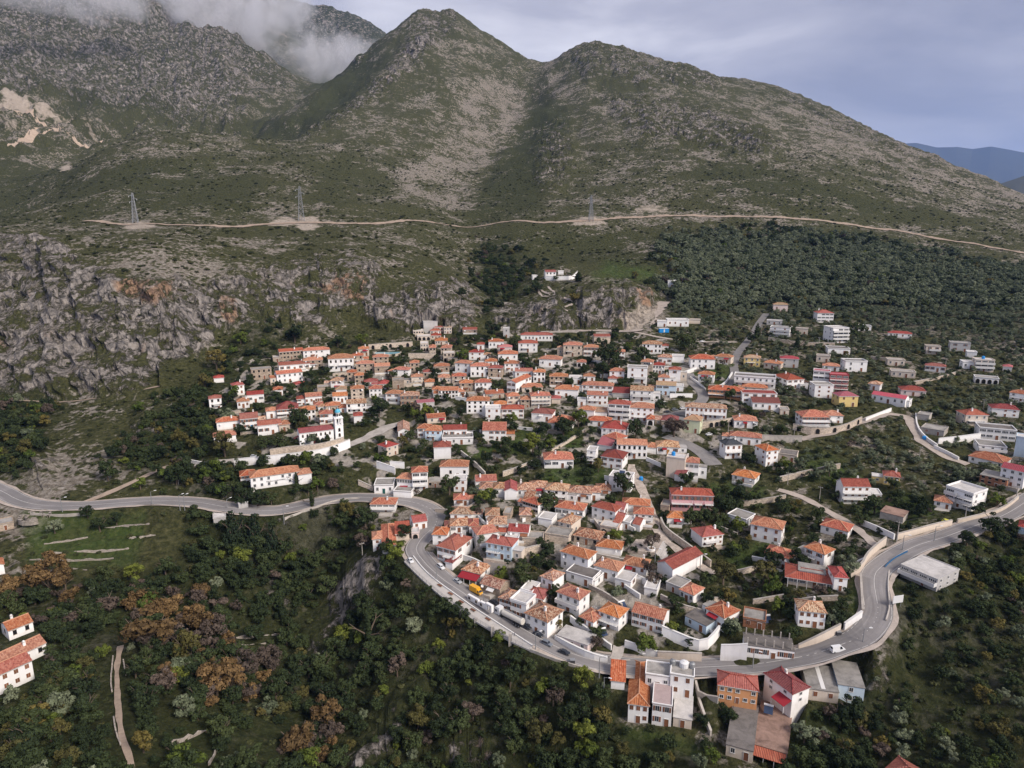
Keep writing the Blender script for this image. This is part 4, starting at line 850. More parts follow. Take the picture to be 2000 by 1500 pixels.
# --- right of centre, top
Cc = [(392,482,182,108,0,'H','paleston',O,dict(st=2,nw=3,win='dark',bal=[(.15,.35,1)],rail='dark_metal',lab='beige stone house with dark balcony on pillars, near the single cypress')),(570,480,140,85,0,'H','white',O,dict(st=2,nw=4)),
(680,355,158,65,-10,'G','paleston',RD,dict(st=1,nowin=1,dr=.5,name='chapel',cat='chapel',lab='windowless pale stone chapel with red gable roof just below gravel road junction',lm='the pale stone chapel')),
(1165,452,185,88,0,'H','white',OL,dict(st=2,nw=5,win='dark')),(1295,418,62,30,0,'H','white',RD,dict(st=1,nowin=1)),(815,508,168,70,0,'H','white',O,dict(st=2,nw=5)),(1290,560,130,68,0,'H','white',OL,dict(st=1,nw=3)),
(1112,660,112,122,6,'H','paleston',O,dict(st=3,nw=1,win='wide')),(1228,652,116,82,0,'H','white',RD,dict(st=2,nw=4)),(1020,745,190,150,0,'F','white',FR,dict(st=3,nw=2,win='shut',bal=[(.35,.6,1,'solid')],lab='tall white flat roofed apartment house in the upper right centre')),
(822,720,142,92,0,'H','white',O,dict(st=2,nw=2,win='shut')),(1660,602,230,92,-8,'H','white',O,dict(st=2,nw=4,dr=.7)),(1855,548,150,60,15,'H','cream',O,dict(st=1,nw=2)),(1385,722,112,108,0,'H','white',RD,dict(st=2,nw=1)),
(1280,738,102,50,0,'H','white',O,dict(st=1,nw=1)),(1690,738,148,78,5,'H','white',O,dict(st=1,nw=3)),(1300,858,190,92,0,'G','blueish',TN,dict(st=2,nw=3,win='wide',chim=False,lab='pale blue house with flat tan roof beside the curving lane')),
(555,728,110,50,0,'H','white',O,dict(st=1,nw=2)),(420,750,120,58,0,'F','white',PR,dict(st=1,nw=2)),(330,882,222,75,5,'H','white',O,dict(st=1,nw=3,bal=[(0,.4,.3)])),(632,850,300,82,5,'H','white',O,dict(st=2,nw=5,dr=.4)),
(785,742,90,40,0,'H','white',RD,dict(st=1,nowin=1)),(1065,918,222,100,0,'G','white',OL,dict(st=2,nw=3,bal=[(.1,.8,1,'solid')],win='plain')),(632,957,202,95,0,'G','white',O,dict(st=2,nw=4,win='shut',dr=.5)),
(842,1102,208,150,4,'H','white',RD,dict(st=3,nw=3,bal=[(.05,.9,1,'solid'),(.05,.9,2,'solid')],win='wide',lab='three storey white house with red roof and stacked balcony bands, right of centre',lm='the stacked balcony house')),
(1062,1112,232,125,0,'H','white',O,dict(st=3,nw=4,dr=.7,win='shut',lab='three storey white house with orange roof joined to right of stacked balcony house')),(525,1086,150,80,12,'H','white',O,dict(st=1,nw=1)),
(640,1082,172,58,0,'G','white',TN,dict(st=1,nowin=1,chim=False)),(650,1165,222,52,5,'H','white',O,dict(st=1,nw=3,dr=.5)),
(1690,1098,385,112,-4,'H','white',OL,dict(st=2,nw=9,dr=.32,win='shut',bal=[(.45,.5,1)],lab='long white mansion with nine upper windows above an arcaded terrace',lm='the arcaded long mansion')),
(1552,1228,150,122,10,'H','lime',TN,dict(st=2,nw=2,win='shut',lab='pale lime green house with tan roof in front of the long mansion',lm='the lime green house')),
(788,1282,232,92,8,'H','white',RD,dict(st=2,nw=4,win='plain')),(968,1478,292,130,-4,'G','white',O,dict(st=2,nw=6,win='dark',dr=.5,bal=[(.5,.18,1)],lab='long white two storey house with orange gable roof and small central balcony',lm='the long central gabled house')),
(760,1352,130,75,38,'H','white',O,dict(st=2,nw=4,win='dark')),(1155,1422,100,45,0,'H','white',O,dict(st=1,nowin=1)),(1322,1438,212,70,-5,'H','white',OL,dict(st=1,nw=3,door='ochre',dr=.8,lab='low white house with ochre door and weathered roof beside the village parking yard')),
(1265,192,92,50,0,'F','white',PR,dict(st=1,nw=2,lab='small white cube house left of the white flat house above gravel junction')),(1420,188,205,62,-10,'F','white',PR,dict(st=1,nw=4,dr=.5,lab='white flat roofed house above the gravel junction, beside blue container',lm='the white house above the gravel junction')),(1580,160,110,28,0,'F','cream',FR,dict(st=1,nowin=1)),
(862,885,160,18,0,'S','greywall',DK,dict(st=1,nowin=1,name='shed',cat='shed',lab='low open shed with dark maroon roof between two white houses')),
(1150,1155,70,58,0,'H','white',O,dict(st=1,nw=1,arches=True,door=None,chim=False,name='gatehouse',cat='gatehouse',lab='little arched gatehouse with orange roof at foot of orange roofed three storey house')),
(1340,1158,160,25,0,'H','stone',DK,dict(st=1,nowin=1,chim=False,lab='low hut with dark red roof beside bare branched shrubs')),(1420,540,112,58,0,'F','white',PR,dict(st=1,nowin=1)),
(478,585,88,45,0,'H','white',O,dict(st=1,nw=2,arches=True,door=None,chim=False,name='gazebo',cat='gazebo',lab='small arched white gazebo with orange roof among hillside trees'))]
for r in Cc: house('C', *r[:8], **r[8])
# --- right, upper hillside
Dd = [(820,238,132,60,-6,'H','palepink',TN,dict(st=1,nw=2,win='shut',lab='pinkish cottage with faded roof, highest at end of hill lane',lm='the pinkish top cottage')),(1255,352,145,92,-18,'H','white',RD,dict(st=3,nw=4,win='wide',dr=.8,lab='tall white villa with red roof highest in the olive trees',lm='the tall white olive grove villa')),
(760,375,140,40,0,'F','greywall',PR,dict(st=1,nw=3)),(810,492,182,90,8,'F','white',FR,dict(st=3,nw=2,bal=[(0,1,1,'solid'),(0,1,2,'solid')],lab='white terraced flat roofed villa with balcony bands above the roadside')),(1020,470,122,58,0,'F','cream',FR,dict(st=1,nw=2)),
(1400,548,140,140,-32,'F','white',PR,dict(st=4,nw=3,win='wide',dr=1.0,bal=[(0,1,1,'solid'),(0,1,2,'solid'),(0,1,3,'solid')],lab='four storey white apartment block with balconies among the olive trees',lm='the white four storey block')),
(1620,432,152,45,-10,'F','white',FR,dict(st=1,nw=3)),(1390,658,195,50,-12,'F','white',DR,dict(st=1,nw=2,dr=.7,lab='wide white flat roofed bungalow with dark grey roof below the four storey block')),(1235,738,122,58,0,'F','cream',FR,dict(st=1,nw=2)),
(1555,830,190,95,-22,'F','white',DR,dict(st=2,nw=2,par=.7,lab='white stepped villa with flat terraces right of red apartment tower')),(540,778,152,80,0,'H','yellow',TN,dict(st=2,nw=3,bal=[(.2,.5,1)],lab='yellow house with tan roof and white balconies beside the hill lane',lm='the yellow balcony house')),
(738,805,155,55,12,'H','cream',O,dict(st=1,nw=3)),(905,788,165,82,-5,'H','greywall',PK,dict(st=2,nw=2,win='plain',lab='grey walled house with bright crimson roof beside olive trees',lm='the crimson roofed grey house')),
(565,985,380,95,0,'F','white',DR,dict(st=2,nw=7,par=.9,dr=.4,win='plain',bal=[(0,1,1,'solid')],lab='wide white building with flat dark roof and pillared open ground floor',lm='the wide flat roofed building')),
(285,1092,332,75,0,'H','orange',O,dict(st=2,nw=9,dr=.45,bal=[(0,1,1)],win='open',name='hotel',cat='hotel',lab='orange brick hotel with long balcony and row of windows',lm='the orange brick hotel')),
(565,1035,232,48,0,'H','cream',O,dict(st=1,nw=3,dr=.5)),(612,1140,320,95,-12,'F','white',RD,dict(st=2,nw=4,par=.3,win='open',dr=.45,lab='white house with red tiled roof terrace behind a red awning roof',lm='the red terrace house')),(680,1200,250,62,-12,'S','white',DK,dict(st=1,nw=4,dep=5)),
(965,990,150,80,-35,'H','white',RD,dict(st=2,nw=3,dr=1.3,lab='white house with bright red orange hipped roof left of red apartment tower')),
(1210,1000,150,170,0,'F','white',PK,dict(st=4,nw=3,win='wide',bal=[(0,1,1),(0,1,2),(0,1,3)],lab='white left wing of red apartment tower with four balcony storeys')),(1380,1040,165,175,-10,'F','darkred',PK,dict(st=4,nw=3,win='wide',bal=[(0,1,1),(0,1,2),(0,1,3)],lab='dark red four storey apartment tower with white balconies',lm='the dark red apartment tower')),
(1240,1085,165,118,-20,'F','white',FR,dict(st=3,nw=2,dr=.9,win='shut',lab='white block with grey roof standing in front of red apartment tower')),(1310,822,150,45,0,'H','white',O,dict(st=1,nw=2)),
(1480,1172,165,100,-28,'H','yellow',PK,dict(st=2,nw=2,dr=.8,lab='bright yellow house with crimson roof in the olive trees',lm='the bright yellow house')),
(1160,1395,240,118,-22,'H','white',O,dict(st=3,nw=6,dr=.75,win='open',bal=[(0,1,1),(0,1,2)],name='hotel',cat='hotel',lab='big white three storey hotel with wide orange roof above stone terrace wall',lm='the big orange roofed hotel')),
(1340,1330,160,68,-20,'H','white',O,dict(st=2,nw=2,dr=.9)),(480,1380,215,68,-8,'H','white',O,dict(st=1,nw=3,dr=.7)),(1730,1012,100,58,10,'H','white',OL,dict(st=1,nw=1)),(1310,600,10,10,0,'F','white',FR,dict(st=1,nowin=1))][:-1]
for r in Dd: house('D', *r[:8], **r[8])
Ee = [(650,215,225,38,-4,'H','white',RD,dict(st=1,nw=4,dr=.4)),(1010,400,135,82,-12,'F','cream',FR,dict(st=2,nw=2,bal=[(.2,.8,1,'solid')])),
(1300,370,185,88,-10,'F','greywall',FR,dict(st=2,nw=2)),(1560,590,175,125,-18,'F','cream',PR,dict(st=3,nw=3,win='wide',bal=[(0,1,1,'solid'),(0,1,2,'solid')],lab='cream stepped flat roofed building with blue roof tank at far right',lm='the cream building with blue tank')),
(1420,560,150,70,-18,'F','white',PR,dict(st=1,nw=3)),(1430,440,88,60,-10,'F','white',PR,dict(st=1,nowin=1)),(1815,582,82,28,0,'H','white',PK,dict(st=1,nowin=1)),(1030,590,190,58,0,'H','white',RD,dict(st=1,nw=4,dr=.6)),
(1590,722,215,60,-8,'F','white',FR,dict(st=1,nw=4,arches=True,door=None)),(610,525,165,60,-12,'F','cream',FR,dict(st=1,nw=3)),(685,652,232,58,-8,'F','cream',FR,dict(st=1,nw=4)),
(1960,915,210,82,8,'H','white',O,dict(st=2,nw=3)),(1790,1078,240,80,-15,'H','white',DK,dict(st=2,nw=3,dr=.7)),
(1475,1175,200,112,-32,'H','cream',RD,dict(st=2,nw=3,dr=.75,win='plain',bal=[(.1,.8,1)],lab='tall cream house with red roof and balcony standing alone right side',lm='the tall cream lone house')),
(795,852,235,55,-12,'H','palepink',DK,dict(st=1,nw=3,dr=.7)),(520,935,325,72,14,'G','white',PK,dict(st=1,nw=5,dr=.25,win='plain',lab='very long white shed like house with crimson roof above the gravel lane',lm='the long crimson roofed house')),
(700,975,85,68,10,'F','white',PR,dict(st=1,nw=1)),(1000,1272,215,52,10,'F','concrete',FR,dict(st=1,nw=2)),(900,1112,112,42,10,'F','concrete',FR,dict(st=1,nowin=1,name='shed',cat='shed')),
(1700,1330,330,112,-14,'F','white',DR,dict(st=2,nw=5,par=.6,dr=.6,win='wide',lab='large stepped white building with dark roof and parapets at right edge'))]
for r in Ee: house('E', *r[:8], **r[8])
# --- lower village, inside the road bend
F = [(335,248,112,90,-38,'H','cream',RD,dict(st=2,nw=2,dr=.9,win='plain',lab='lone cream house with dark red roof just below the church road',lm='the lone cream house below the church road')),
(605,600,150,185,0,'H','white',O,dict(st=3,nw=2,win='wide',bal=[(.02,.9,1),(.02,.9,2)],lab='white house with orange roof and two stacked verandas, above junction',lm='the stacked veranda house')),
(455,590,150,110,22,'H','white',O,dict(st=2,nw=6,win='plain',dr=.8,chim=False)),(250,622,182,80,8,'F','white',FR,dict(st=1,nw=3,door='greendoor',dep=7,lab='low white garage with dark green door beside the main road',name='garage',cat='garage')),
(430,665,170,62,18,'F','white',FR,dict(st=1,nowin=1,dep=5)),(240,800,232,72,12,'H','white',O,dict(st=2,nw=4,dr=.45,bal=[(0,1,1)],win='wide',lab='white restaurant with orange roof on the ravine side of the road',name='restaurant',cat='restaurant')),
(935,470,270,110,5,'H','white',O,dict(st=1,nw=4,dr=.6,win='dark',lab='white house with orange roof and high blank base above garden wall')),(992,602,118,112,6,'F','white',PR,dict(st=2,nw=2,lab='bare white house without tiles, left above small orange roofed house')),
(1008,740,146,58,0,'H','white',O,dict(st=1,nw=2,dr=.9)),(1003,885,205,62,8,'H','white',OL,dict(st=1,nw=2,dr=.6)),(1250,572,205,72,-5,'G','white',O,dict(st=1,nowin=1,dr=.45)),(1250,642,130,68,0,'H','white',OL,dict(st=1,nowin=1)),(1375,652,100,78,0,'H','white',OL,dict(st=1,nowin=1)),
(1487,682,118,82,0,'E','white',RD,dict(st=1,nowin=1,dep=9)),(1635,650,180,62,0,'H','white',OL,dict(st=1,nw=3)),(1755,620,170,48,0,'H','white',OL,dict(st=1,nw=2)),
(1680,805,145,90,36,'H','white',O,dict(st=2,nw=6,win='dark',dr=.5)),(1310,905,130,70,0,'H','white',OL,dict(st=1,nw=1)),(1355,985,182,62,0,'H','white',OL,dict(st=1,nw=1)),(985,1005,170,68,0,'H','white',OL,dict(st=1,nw=3,dr=.6,win='wide')),(1125,1000,90,60,0,'H','white',O,dict(st=1,nw=1)),
(1265,1085,205,75,-18,'H','white',O,dict(st=1,nw=2,dr=.8)),(795,1120,135,95,12,'H','white',O,dict(st=2,nw=1,dr=1.1,lab='white house with orange hipped roof on inner side of the road bend')),(885,1018,75,42,0,'H','white',O,dict(st=1,nw=1)),
(860,1292,175,135,34,'H','white',RD,dict(st=2,nw=3,dr=1.5,win='open',bal=[(.4,.6,1)],lab='big white house with broad red roof and balconies beside inner road bend',lm='the broad red roofed house')),
(1372,1262,245,142,22,'H','blueish',RD,dict(st=2,nw=4,win='plain',dr=.45,lab='pale bluish two storey house with red roof beside overgrown garden')),(1560,1078,200,80,8,'G','white',RD,dict(st=1,nw=2,dr=.7)),(1632,892,112,48,0,'H','stone',OL,dict(st=1,nowin=1)),
(1105,1452,180,60,30,'H','white',OL,dict(st=1,nw=3,dr=1.0,win='wide',name='cafe',cat='cafe',lab='roadside cafe with mottled old roof and red canopy behind white posts',lm='the roadside cafe')),
(190,1185,88,118,0,'H','white',O,dict(st=2,nw=1,win='shut',dr=1.4)),(303,1208,130,82,0,'H','white',O,dict(st=1,nw=2,win='shut',dep=16,lab='white T shaped house with orange roof left of road above ravine',lm='the house above the ravine')),(432,1075,130,40,0,'S','cream',RD,dict(st=1,nowin=1)),
(605,975,135,75,-12,'G','white',RD,dict(st=1,nw=2,win='shut',dr=1.0)),(752,562,150,40,5,'F','stone',FR,dict(st=1,nw=3,par=.2,o=0)),]
for r in F: house('F', *r[:8], **r[8])
G_ = [(232,692,212,100,8,'H','white',OL,dict(st=2,nw=3,win='dark',dr=.8)),(258,372,282,82,-5,'H','white',O,dict(st=1,nw=4,win='wide',dr=.7,lab='low white bungalow with bright orange roof and porch below garden path')),
(770,372,205,100,15,'H','white',DK,dict(st=2,nw=3,dr=1.0,win='open',lab='white house with big dark red roof, tree in front, village middle',lm='the big dark red roof')),(572,330,85,125,10,'F','white',PR,dict(st=3,nw=1,bal=[(0,1,1),(0,1,2)])),(700,200,130,30,20,'S','white',PK,dict(st=1,nowin=1)),
(850,595,210,128,12,'F','white',PR,dict(st=2,nw=2,dr=.8,lab='white cube house with solar panel on pale flat roof',lm='the solar panel cube house')),(1390,462,175,185,8,'F','cream',PR,dict(st=3,nowin=1,dr=.7,lab='tall blank cream block with blue tank on the roof',lm='the tall blank block with blue tank')),(1545,472,140,150,0,'H','white',O,dict(st=2,nw=3,win='wide',dr=.8)),(1432,502,95,60,25,'G','white',RD,dict(st=1,nowin=1)),
(1555,790,390,150,-10,'H','pink',RD,dict(st=2,nw=7,dr=.42,win='open',bal=[(0,.5,1),(.55,.18,1),(.8,.2,1)],name='hotel',cat='hotel',lab='pink two storey hotel with red roof and small balconies',lm='the pink hotel')),
(455,702,232,85,8,'H','white',OL,dict(st=1,nw=3,win='plain',dr=.7)),(600,690,120,78,0,'H','white',OL,dict(st=1,nw=1)),(690,645,140,50,0,'H','white',OL,dict(st=1,nowin=1)),(355,852,272,80,14,'H','white',O,dict(st=1,nw=4,win='wide',door='ochre',dr=.6,lab='white house with ochre loggia door and orange hipped roof, village middle')),
(690,885,225,110,25,'H','white',RD,dict(st=2,nw=3,dr=.55)),(840,862,100,88,15,'G','white',RD,dict(st=1,nw=1)),(1080,905,185,80,0,'H','white',O,dict(st=2,nw=3,dr=.8,bal=[(0,1,1,'solid')])),(1010,800,260,65,0,'H','white',O,dict(st=1,nowin=1,dr=.3)),
(1392,922,152,60,-8,'H','white',O,dict(st=1,nw=1,dr=.7)),(1755,1130,190,95,-34,'H','white',RD,dict(st=2,nw=4,dr=.9,win='shut',lab='pale white house with red hipped roof right of the plaza lane wall')),
(315,1010,125,100,28,'H','cream',OL,dict(st=2,nw=2,dr=1.4)),(525,1122,245,70,18,'H','paleston',OL,dict(st=1,nw=3,dr=.7,pitch=.5,lab='old stone barn with large mottled brown tile roof next to the plaza',lm='the mottled brown barn roof')),
(405,1375,262,150,28,'H','white',O,dict(st=2,nw=3,dr=.55,win='plain')),(715,1452,225,98,22,'H','white',O,dict(st=1,nw=3,dr=.8)),(990,1402,232,72,12,'H','white',O,dict(st=1,nw=3,dr=.5)),(740,1215,240,42,10,'H','white',O,dict(st=1,nowin=1,dr=.5)),
(1288,1442,148,112,36,'E','white',RD,dict(st=1,nowin=1,dr=1.5,dep=15,chim=False,lab='white gabled house with blank end wall just below the stepped plaza',lm='the gabled house below the plaza'))]
for r in G_: house('G', *r[:8], **r[8])
H_ = [(258,278,152,132,-26,'H','white',SL,dict(st=2,nw=3,win='shut',dr=.8,bal=[(0,1,1)],lab='white house with slate grey roof and brown shutters beside parking yard',lm='the slate roofed house')),(375,142,290,72,0,'H','white',O,dict(st=1,nw=4,dr=.4)),
(632,352,108,150,-38,'H','white',O,dict(st=3,nw=2,win='shut',dr=1.3,door='ochre',lab='tall narrow white house with orange roof right of the slate roofed house')),(785,312,165,68,5,'F','cream',DR,dict(st=1,nw=2)),(355,512,210,52,15,'H','white',O,dict(st=1,nw=3,dr=.8)),
(1450,722,235,165,-26,'G','white',DK,dict(st=3,nw=4,win='shut',dr=.6,pitch=.62,bal=[(0,1,1),(0,1,2)],lab='tall white house with steep dark red roof and stacked balconies, right side',lm='the steep dark red roof')),(1622,685,145,42,-15,'F','white',PR,dict(st=1,nw=3)),
(1800,538,142,80,-5,'H','yellow',RD,dict(st=2,nw=3,win='plain',lab='small pale yellow house with red roof alone right of the steep dark red roof')),(290,925,175,72,26,'F','white',FR,dict(st=1,nw=1)),(570,1095,282,145,8,'H','white',O,dict(st=2,nw=3,win='shut',dr=.75,door=None,lab='tall plain white house with orange roof and two closed shutters, garden plots',lm='the tall plain house')),
(1240,1032,242,70,12,'H','white',O,dict(st=1,nw=2,dr=.8,lab='low bluish white house with orange roof above gated driveway')),(1040,1312,180,130,28,'H','white',O,dict(st=2,nw=2,dr=.8,win='open')),(680,1335,240,105,14,'H','white',O,dict(st=2,nw=2,dr=.8)),
(1800,885,200,38,12,'F','concrete','rust',dict(st=1,nowin=1,par=0,lab='derelict shed with rusty torn sheet roof above the road curve',name='shed',cat='shed'))]
for r in H_: house('H', *r[:8], **r[8])
I_ = [(1275,835,250,172,26,'F','white',PR,dict(st=3,nw=3,win='wide',dr=1.0,par=.8,bal=[(0,.45,1,'solid'),(0,.45,2,'solid'),(.5,.5,1),(.5,.5,2)],lab='large white apartment building with stacked balconies near right edge road',lm='the large white apartments')),
(1580,385,320,62,14,'H','white',O,dict(st=1,nw=4,dr=.7,lab='long low house with broad orange hipped roof behind the large white apartments')),(1850,610,210,175,12,'G','white',PK,dict(st=3,nw=3,dr=.8,lab='three storey white building with crimson roof strip at right edge')),
(1655,605,245,90,10,'F','brick',FR,dict(st=2,nw=4,win='dark',par=0,lab='unfinished bare brick house with grey slab roof near right edge',name='unfinished_house')),(1955,290,115,205,0,'F','blueish',PR,dict(st=4,nowin=1,lab='tall blank pale blue wall block cut by the right edge')),
(1650,262,250,80,-14,'F','white',FR,dict(st=2,nw=3,bal=[(0,1,1,'solid')])),(1112,850,160,42,0,'H','white',O,dict(st=1,nw=2)),(1985,1130,60,58,0,'H','blueish',RD,dict(st=1,nowin=1,lab='small pale blue hut with red roof at right edge below the road'))]
for r in I_: house('I', *r[:8], **r[8])
J_ = [(1285,395,190,52,34,'G','stone',OL,dict(st=1,nowin=1,dr=.7,lab='low roadside building with mottled orange roof behind the yellow truck')),(1432,565,112,110,30,'H','white',OL,dict(st=2,nw=3,dr=1.0,win='open')),
(1560,640,155,150,30,'F','white',PR,dict(st=2,nw=3,win='open',par=.8,dr=1.0,lab='white roadside house with open roof terrace, left of tanker lorry',lm='the roof terrace house')),(1705,500,195,62,24,'H','white',RD,dict(st=1,nw=3,dr=.8)),
(1735,785,215,150,36,'H','white',OL,dict(st=2,nw=3,dr=1.0,win='plain',lab='white house with weathered orange pyramid roof beside the parked tanker lorry',lm='the house beside the tanker'))]
for r in J_: house('J', *r[:8], **r[8])
K_ = [(140,352,115,100,36,'H','white',OL,dict(st=1,nw=2,dr=1.2,win='plain')),(455,305,255,85,26,'F','white',DR,dict(st=1,nw=2,dr=.6,par=.4)),(345,572,215,150,32,'H','white',O,dict(st=2,nw=3,dr=.75,win='plain',bal=[(0,1,1,'solid')],lab='white house with bright orange roof and long balcony shelf facing the road',lm='the long balcony shelf house')),
(525,722,130,70,34,'H','white',O,dict(st=1,nw=2,dr=.7)),(740,728,192,125,28,'H','white',O,dict(st=2,nw=3,dr=.8,bal=[(0,1,1)],win='plain',lab='white two storey house with solar heater left of long shuttered house')),
(1118,748,305,130,16,'G','white',O,dict(st=2,nw=4,win='open',dr=.42,lab='long white shuttered house with orange gable roof above sloping lawn',lm='the long shuttered house')),(1588,745,205,80,32,'F','blueish',DR,dict(st=1,nw=2,par=0,dr=.8,lab='low pale blue house with bare dark concrete roof')),
(1775,722,172,130,36,'H','white',O,dict(st=1,nw=2,dr=1.1,lab='white house with scalloped orange roof right of low pale blue house')),(1500,475,130,88,30,'H','white',O,dict(st=1,nw=3,dr=1.2)),(385,925,300,72,26,'F','palepink',PR,dict(st=1,nw=3,par=0,dr=.6,lab='low roadside house with weathered whitish concrete roof and pink side wall'))]
for r in K_: house('K', *r[:8], **r[8])
L_ = [(1020,1005-665,430,72,-4,'H','cream',RD,dict(st=1,nw=8,dr=.6,pitch=.3,o=.9,chim=False,win='wide',name='restaurant',cat='restaurant',lab='long restaurant with red skirt roof round grey flat top and glazed terrace',lm='the red skirt roof restaurant')),
(1300,370,115,125,-18,'H','white',RD,dict(st=2,nw=1,dr=1.8)),(1018,728,238,150,-14,'H','white',OL,dict(st=2,nw=4,win='shut',dr=.62,lab='white house with eight closed brown shutters on bare red earth',lm='the brown shuttered house')),
(460,735,205,75,0,'F','brick',FR,dict(st=1,nw=2,par=.6,name='unfinished_house',lab='unfinished brick house with open upper floor left of the brown shuttered house')),(605,1042,450,112,-9,'F','white',DR,dict(st=1,nw=6,win='open',dr=.42,par=0,lab='long white roadside building with concrete posts standing on its roof',lm='the posted roof building')),
(295,1470,365,150,-5,'H','orange',RD,dict(st=2,nw=5,win='plain',dr=.6,lab='orange fronted house with dark red roof below the road',lm='the orange fronted house')),
(690,1395,265,115,40,'H','white',DK,dict(st=2,nw=2,dr=.62,base=7,lab='white house with long dark red roof and awning below the road',lm='the awning house below the road')),
(1395,1470,230,165,-14,'F','blueish',FR,dict(st=2,nw=1,dr=1.5,dep=10,par=0,door=None,lab='pale blue walled concrete block with weathered flat roof below the road')),(1130,1450,270,105,-14,'F','cream',FR,dict(st=1,nw=2,dr=1.0,dep=10,par=0,door=None,lab='beige walled concrete block with white striped roof beside pale blue block'))]
for r in L_: house('L', *r[:8], **r[8])
M_ = [(1000,725,245,222,0,'F','white',FR,dict(st=2,nw=2,dep=5.2,lab='white flat roofed block with rooftop water tanks at the road edge, right half',lm='the white flat block by the road')),(740,645,255,145,0,'F','white',FR,dict(st=1,nw=3,dep=5.2,win='plain')),
(530,1012,215,195,0,'H','white',O,dict(st=2,nw=3,dep=17,lab='white house with long orange hipped roof reaching back to the road',lm='the long hipped roof below the road')),(312,645,145,48,0,'S','white',O,dict(st=1,nowin=1)),(785,1045,205,225,0,'F','white',PKR,dict(st=2,nw=2,dep=7.5,par=.4,lab='white block with pinkish paved roof terrace between two houses below road')),
(1012,1062,195,95,0,'F','cream',PR,dict(st=1,nw=1,dep=8.5,par=0,lab='low annex with bright bare concrete slab roof below the road'))]
for r in M_: house('M', *r[:8], **r[8])
house('X',1443,1482,50,21,2,'F','cream',DR,st=1,nw=2,par=0,dep=16,win='plain',door='brown',lab='cream house with stained dark concrete roof at the bottom edge',lm='the dark roofed bottom house')
house('X',1502,1484,62,21,2,'F','greywall','rust',st=1,nw=3,par=0,dep=16,lab='grey house with brown concrete roof and red tiled awning at bottom edge',lm='the brown roofed bottom house')
house('N',875,420,190,66,26,'F','greywall',PR,st=2,nw=4,dr=1.1,par=.35,win='wide',bal=[(0,1,1,'solid')],bald=1.6,lab='white unfinished building with flaking white roof outside the road bend',lm='the flaking white roof building')
house('X',1758,1552,64,24,20,'H','white',RD,st=1,dr=.9,nowin=1,chim=False,lab='red pyramid roof cut by the bottom edge right of centre')
house('O',185,392,172,75,-14,'G','white',O,st=1,nw=2,win='dark',dr=.6,door=None,lab='small white house with orange roof, upper of the left edge farmstead',lm='the upper left edge farmhouse')
house('O',185,640,370,85,-20,'G','white',O,st=1,nw=4,dr=.4,win='dark',lab='long white farmhouse wing with orange roof, middle of left edge farmstead')
house('O',110,835,310,150,-16,'G','white',O,st=2,nw=4,dr=.4,win='shut',door=None,lab='white two storey farmhouse at left edge, lowest of its farmstead')
house('P',1350,124,228,55,-5,'H','white',O,st=2,nw=7,dr=.36,win='plain',door=None,name='school',cat='school',lab='long white school with lettering and brown framed windows above the road',lm='the lettered school')
house('P',1212,113,66,40,0,'H','white',O,st=2,nw=3,door='maroon',lab='small left wing of the lettered school with orange hipped roof')
house('P',1492,112,62,46,-8,'H','white',O,st=2,nowin=1,lab='blank right wing of the lettered school behind round green tree')
house('P',1075,308,56,16,0,'F','greywall',PR,st=1,nowin=1,name='hut',cat='hut',lab='tiny grey flat roofed hut between cypresses below the road')
house('P',1190,234,44,20,0,'F','greywall',PR,st=1,nowin=1,name='hut',cat='hut',lab='small pale box hut on uphill side of the road near school')
house('P',30,338,66,26,0,'F','stone',FR,st=1,nw=1,name='hut',cat='hut',lab='small stone hut at left edge just below the road')
house('P',2,555,34,40,0,'E','white',O,st=1,nowin=1,lab='white house corner cut by the left edge above the autumn trees')
house('X',1312,562,16,13,0,'F','white',PR,st=1,nw=1,name='hut',cat='hut',lab='tiny white hut among trees right of the hermitage knoll')
for r in [('G',915,965,62,42,20,'F','white',PR,{}),('G',1012,985,72,30,20,'G','white',RD,dict(nowin=1,chim=False)),('G',120,932,130,38,20,'F','white',PR,dict(nowin=1)),('G',235,1105,230,75,16,'F','paleston',FR,dict(nowin=1,dep=6)),
 ('G',738,1035,160,85,16,'F','paleston',PR,dict(arches=True,door=None,dep=5)),('K',880,338,150,62,20,'F','white',PR,{}),('K',1150,422,120,32,10,'F','white',PR,dict(nowin=1)),('K',1372,385,140,58,30,'F','greywall',FR,{}),('F',1490,1135,130,58,10,'F','white',PR,dict(nowin=1)),
 ('F',1700,1125,200,62,5,'F','paleston',FR,dict(nowin=1,dep=5)),('F',885,1362,52,68,30,'H','white',DK,dict(nowin=1,chim=False)),('F',558,1068,72,60,0,'F','palepink',PR,dict(arches=True,door=None,dep=4,nw=1)),('F',1450,880,70,40,10,'F','stone',FR,dict(nowin=1)),('F',1640,760,80,40,20,'S','white',OL,dict(nowin=1)),
 ('G',800,1010,60,35,20,'S','white',O,dict(nowin=1)),('K',60,700,90,60,34,'F','white',PR,{}),('J',1640,440,110,50,26,'F','white',PR,{}),('K',560,330,90,60,28,'F','white',FR,{}),('G',1290,800,80,40,10,'F','stone',FR,dict(nowin=1)),('C',700,690,80,40,0,'H','white',RD,dict(nowin=1)),('C',905,1000,60,60,0,'F','white',PR,{}),
 ('C',480,960,80,45,0,'F','white',PR,{}),('B',1500,600,70,35,0,'F','white',PR,{}),('B',1290,660,60,40,0,'F','stone',FR,{}),('B',1020,900,80,40,-10,'F','stone',FR,{}),('B',820,560,90,50,0,'F','stone',FR,{}),('A',1160,840,110,55,0,'F','stone',FR,dict(nowin=1)),('C',1420,820,100,40,0,'F','white',PR,{}),('D',860,1250,80,36,-10,'F','cream',FR,{}),('D',1050,1000,70,40,-20,'F','white',PR,{})]:
    house(r[0], *r[1:9], st=1, name='outbuilding', **r[9])
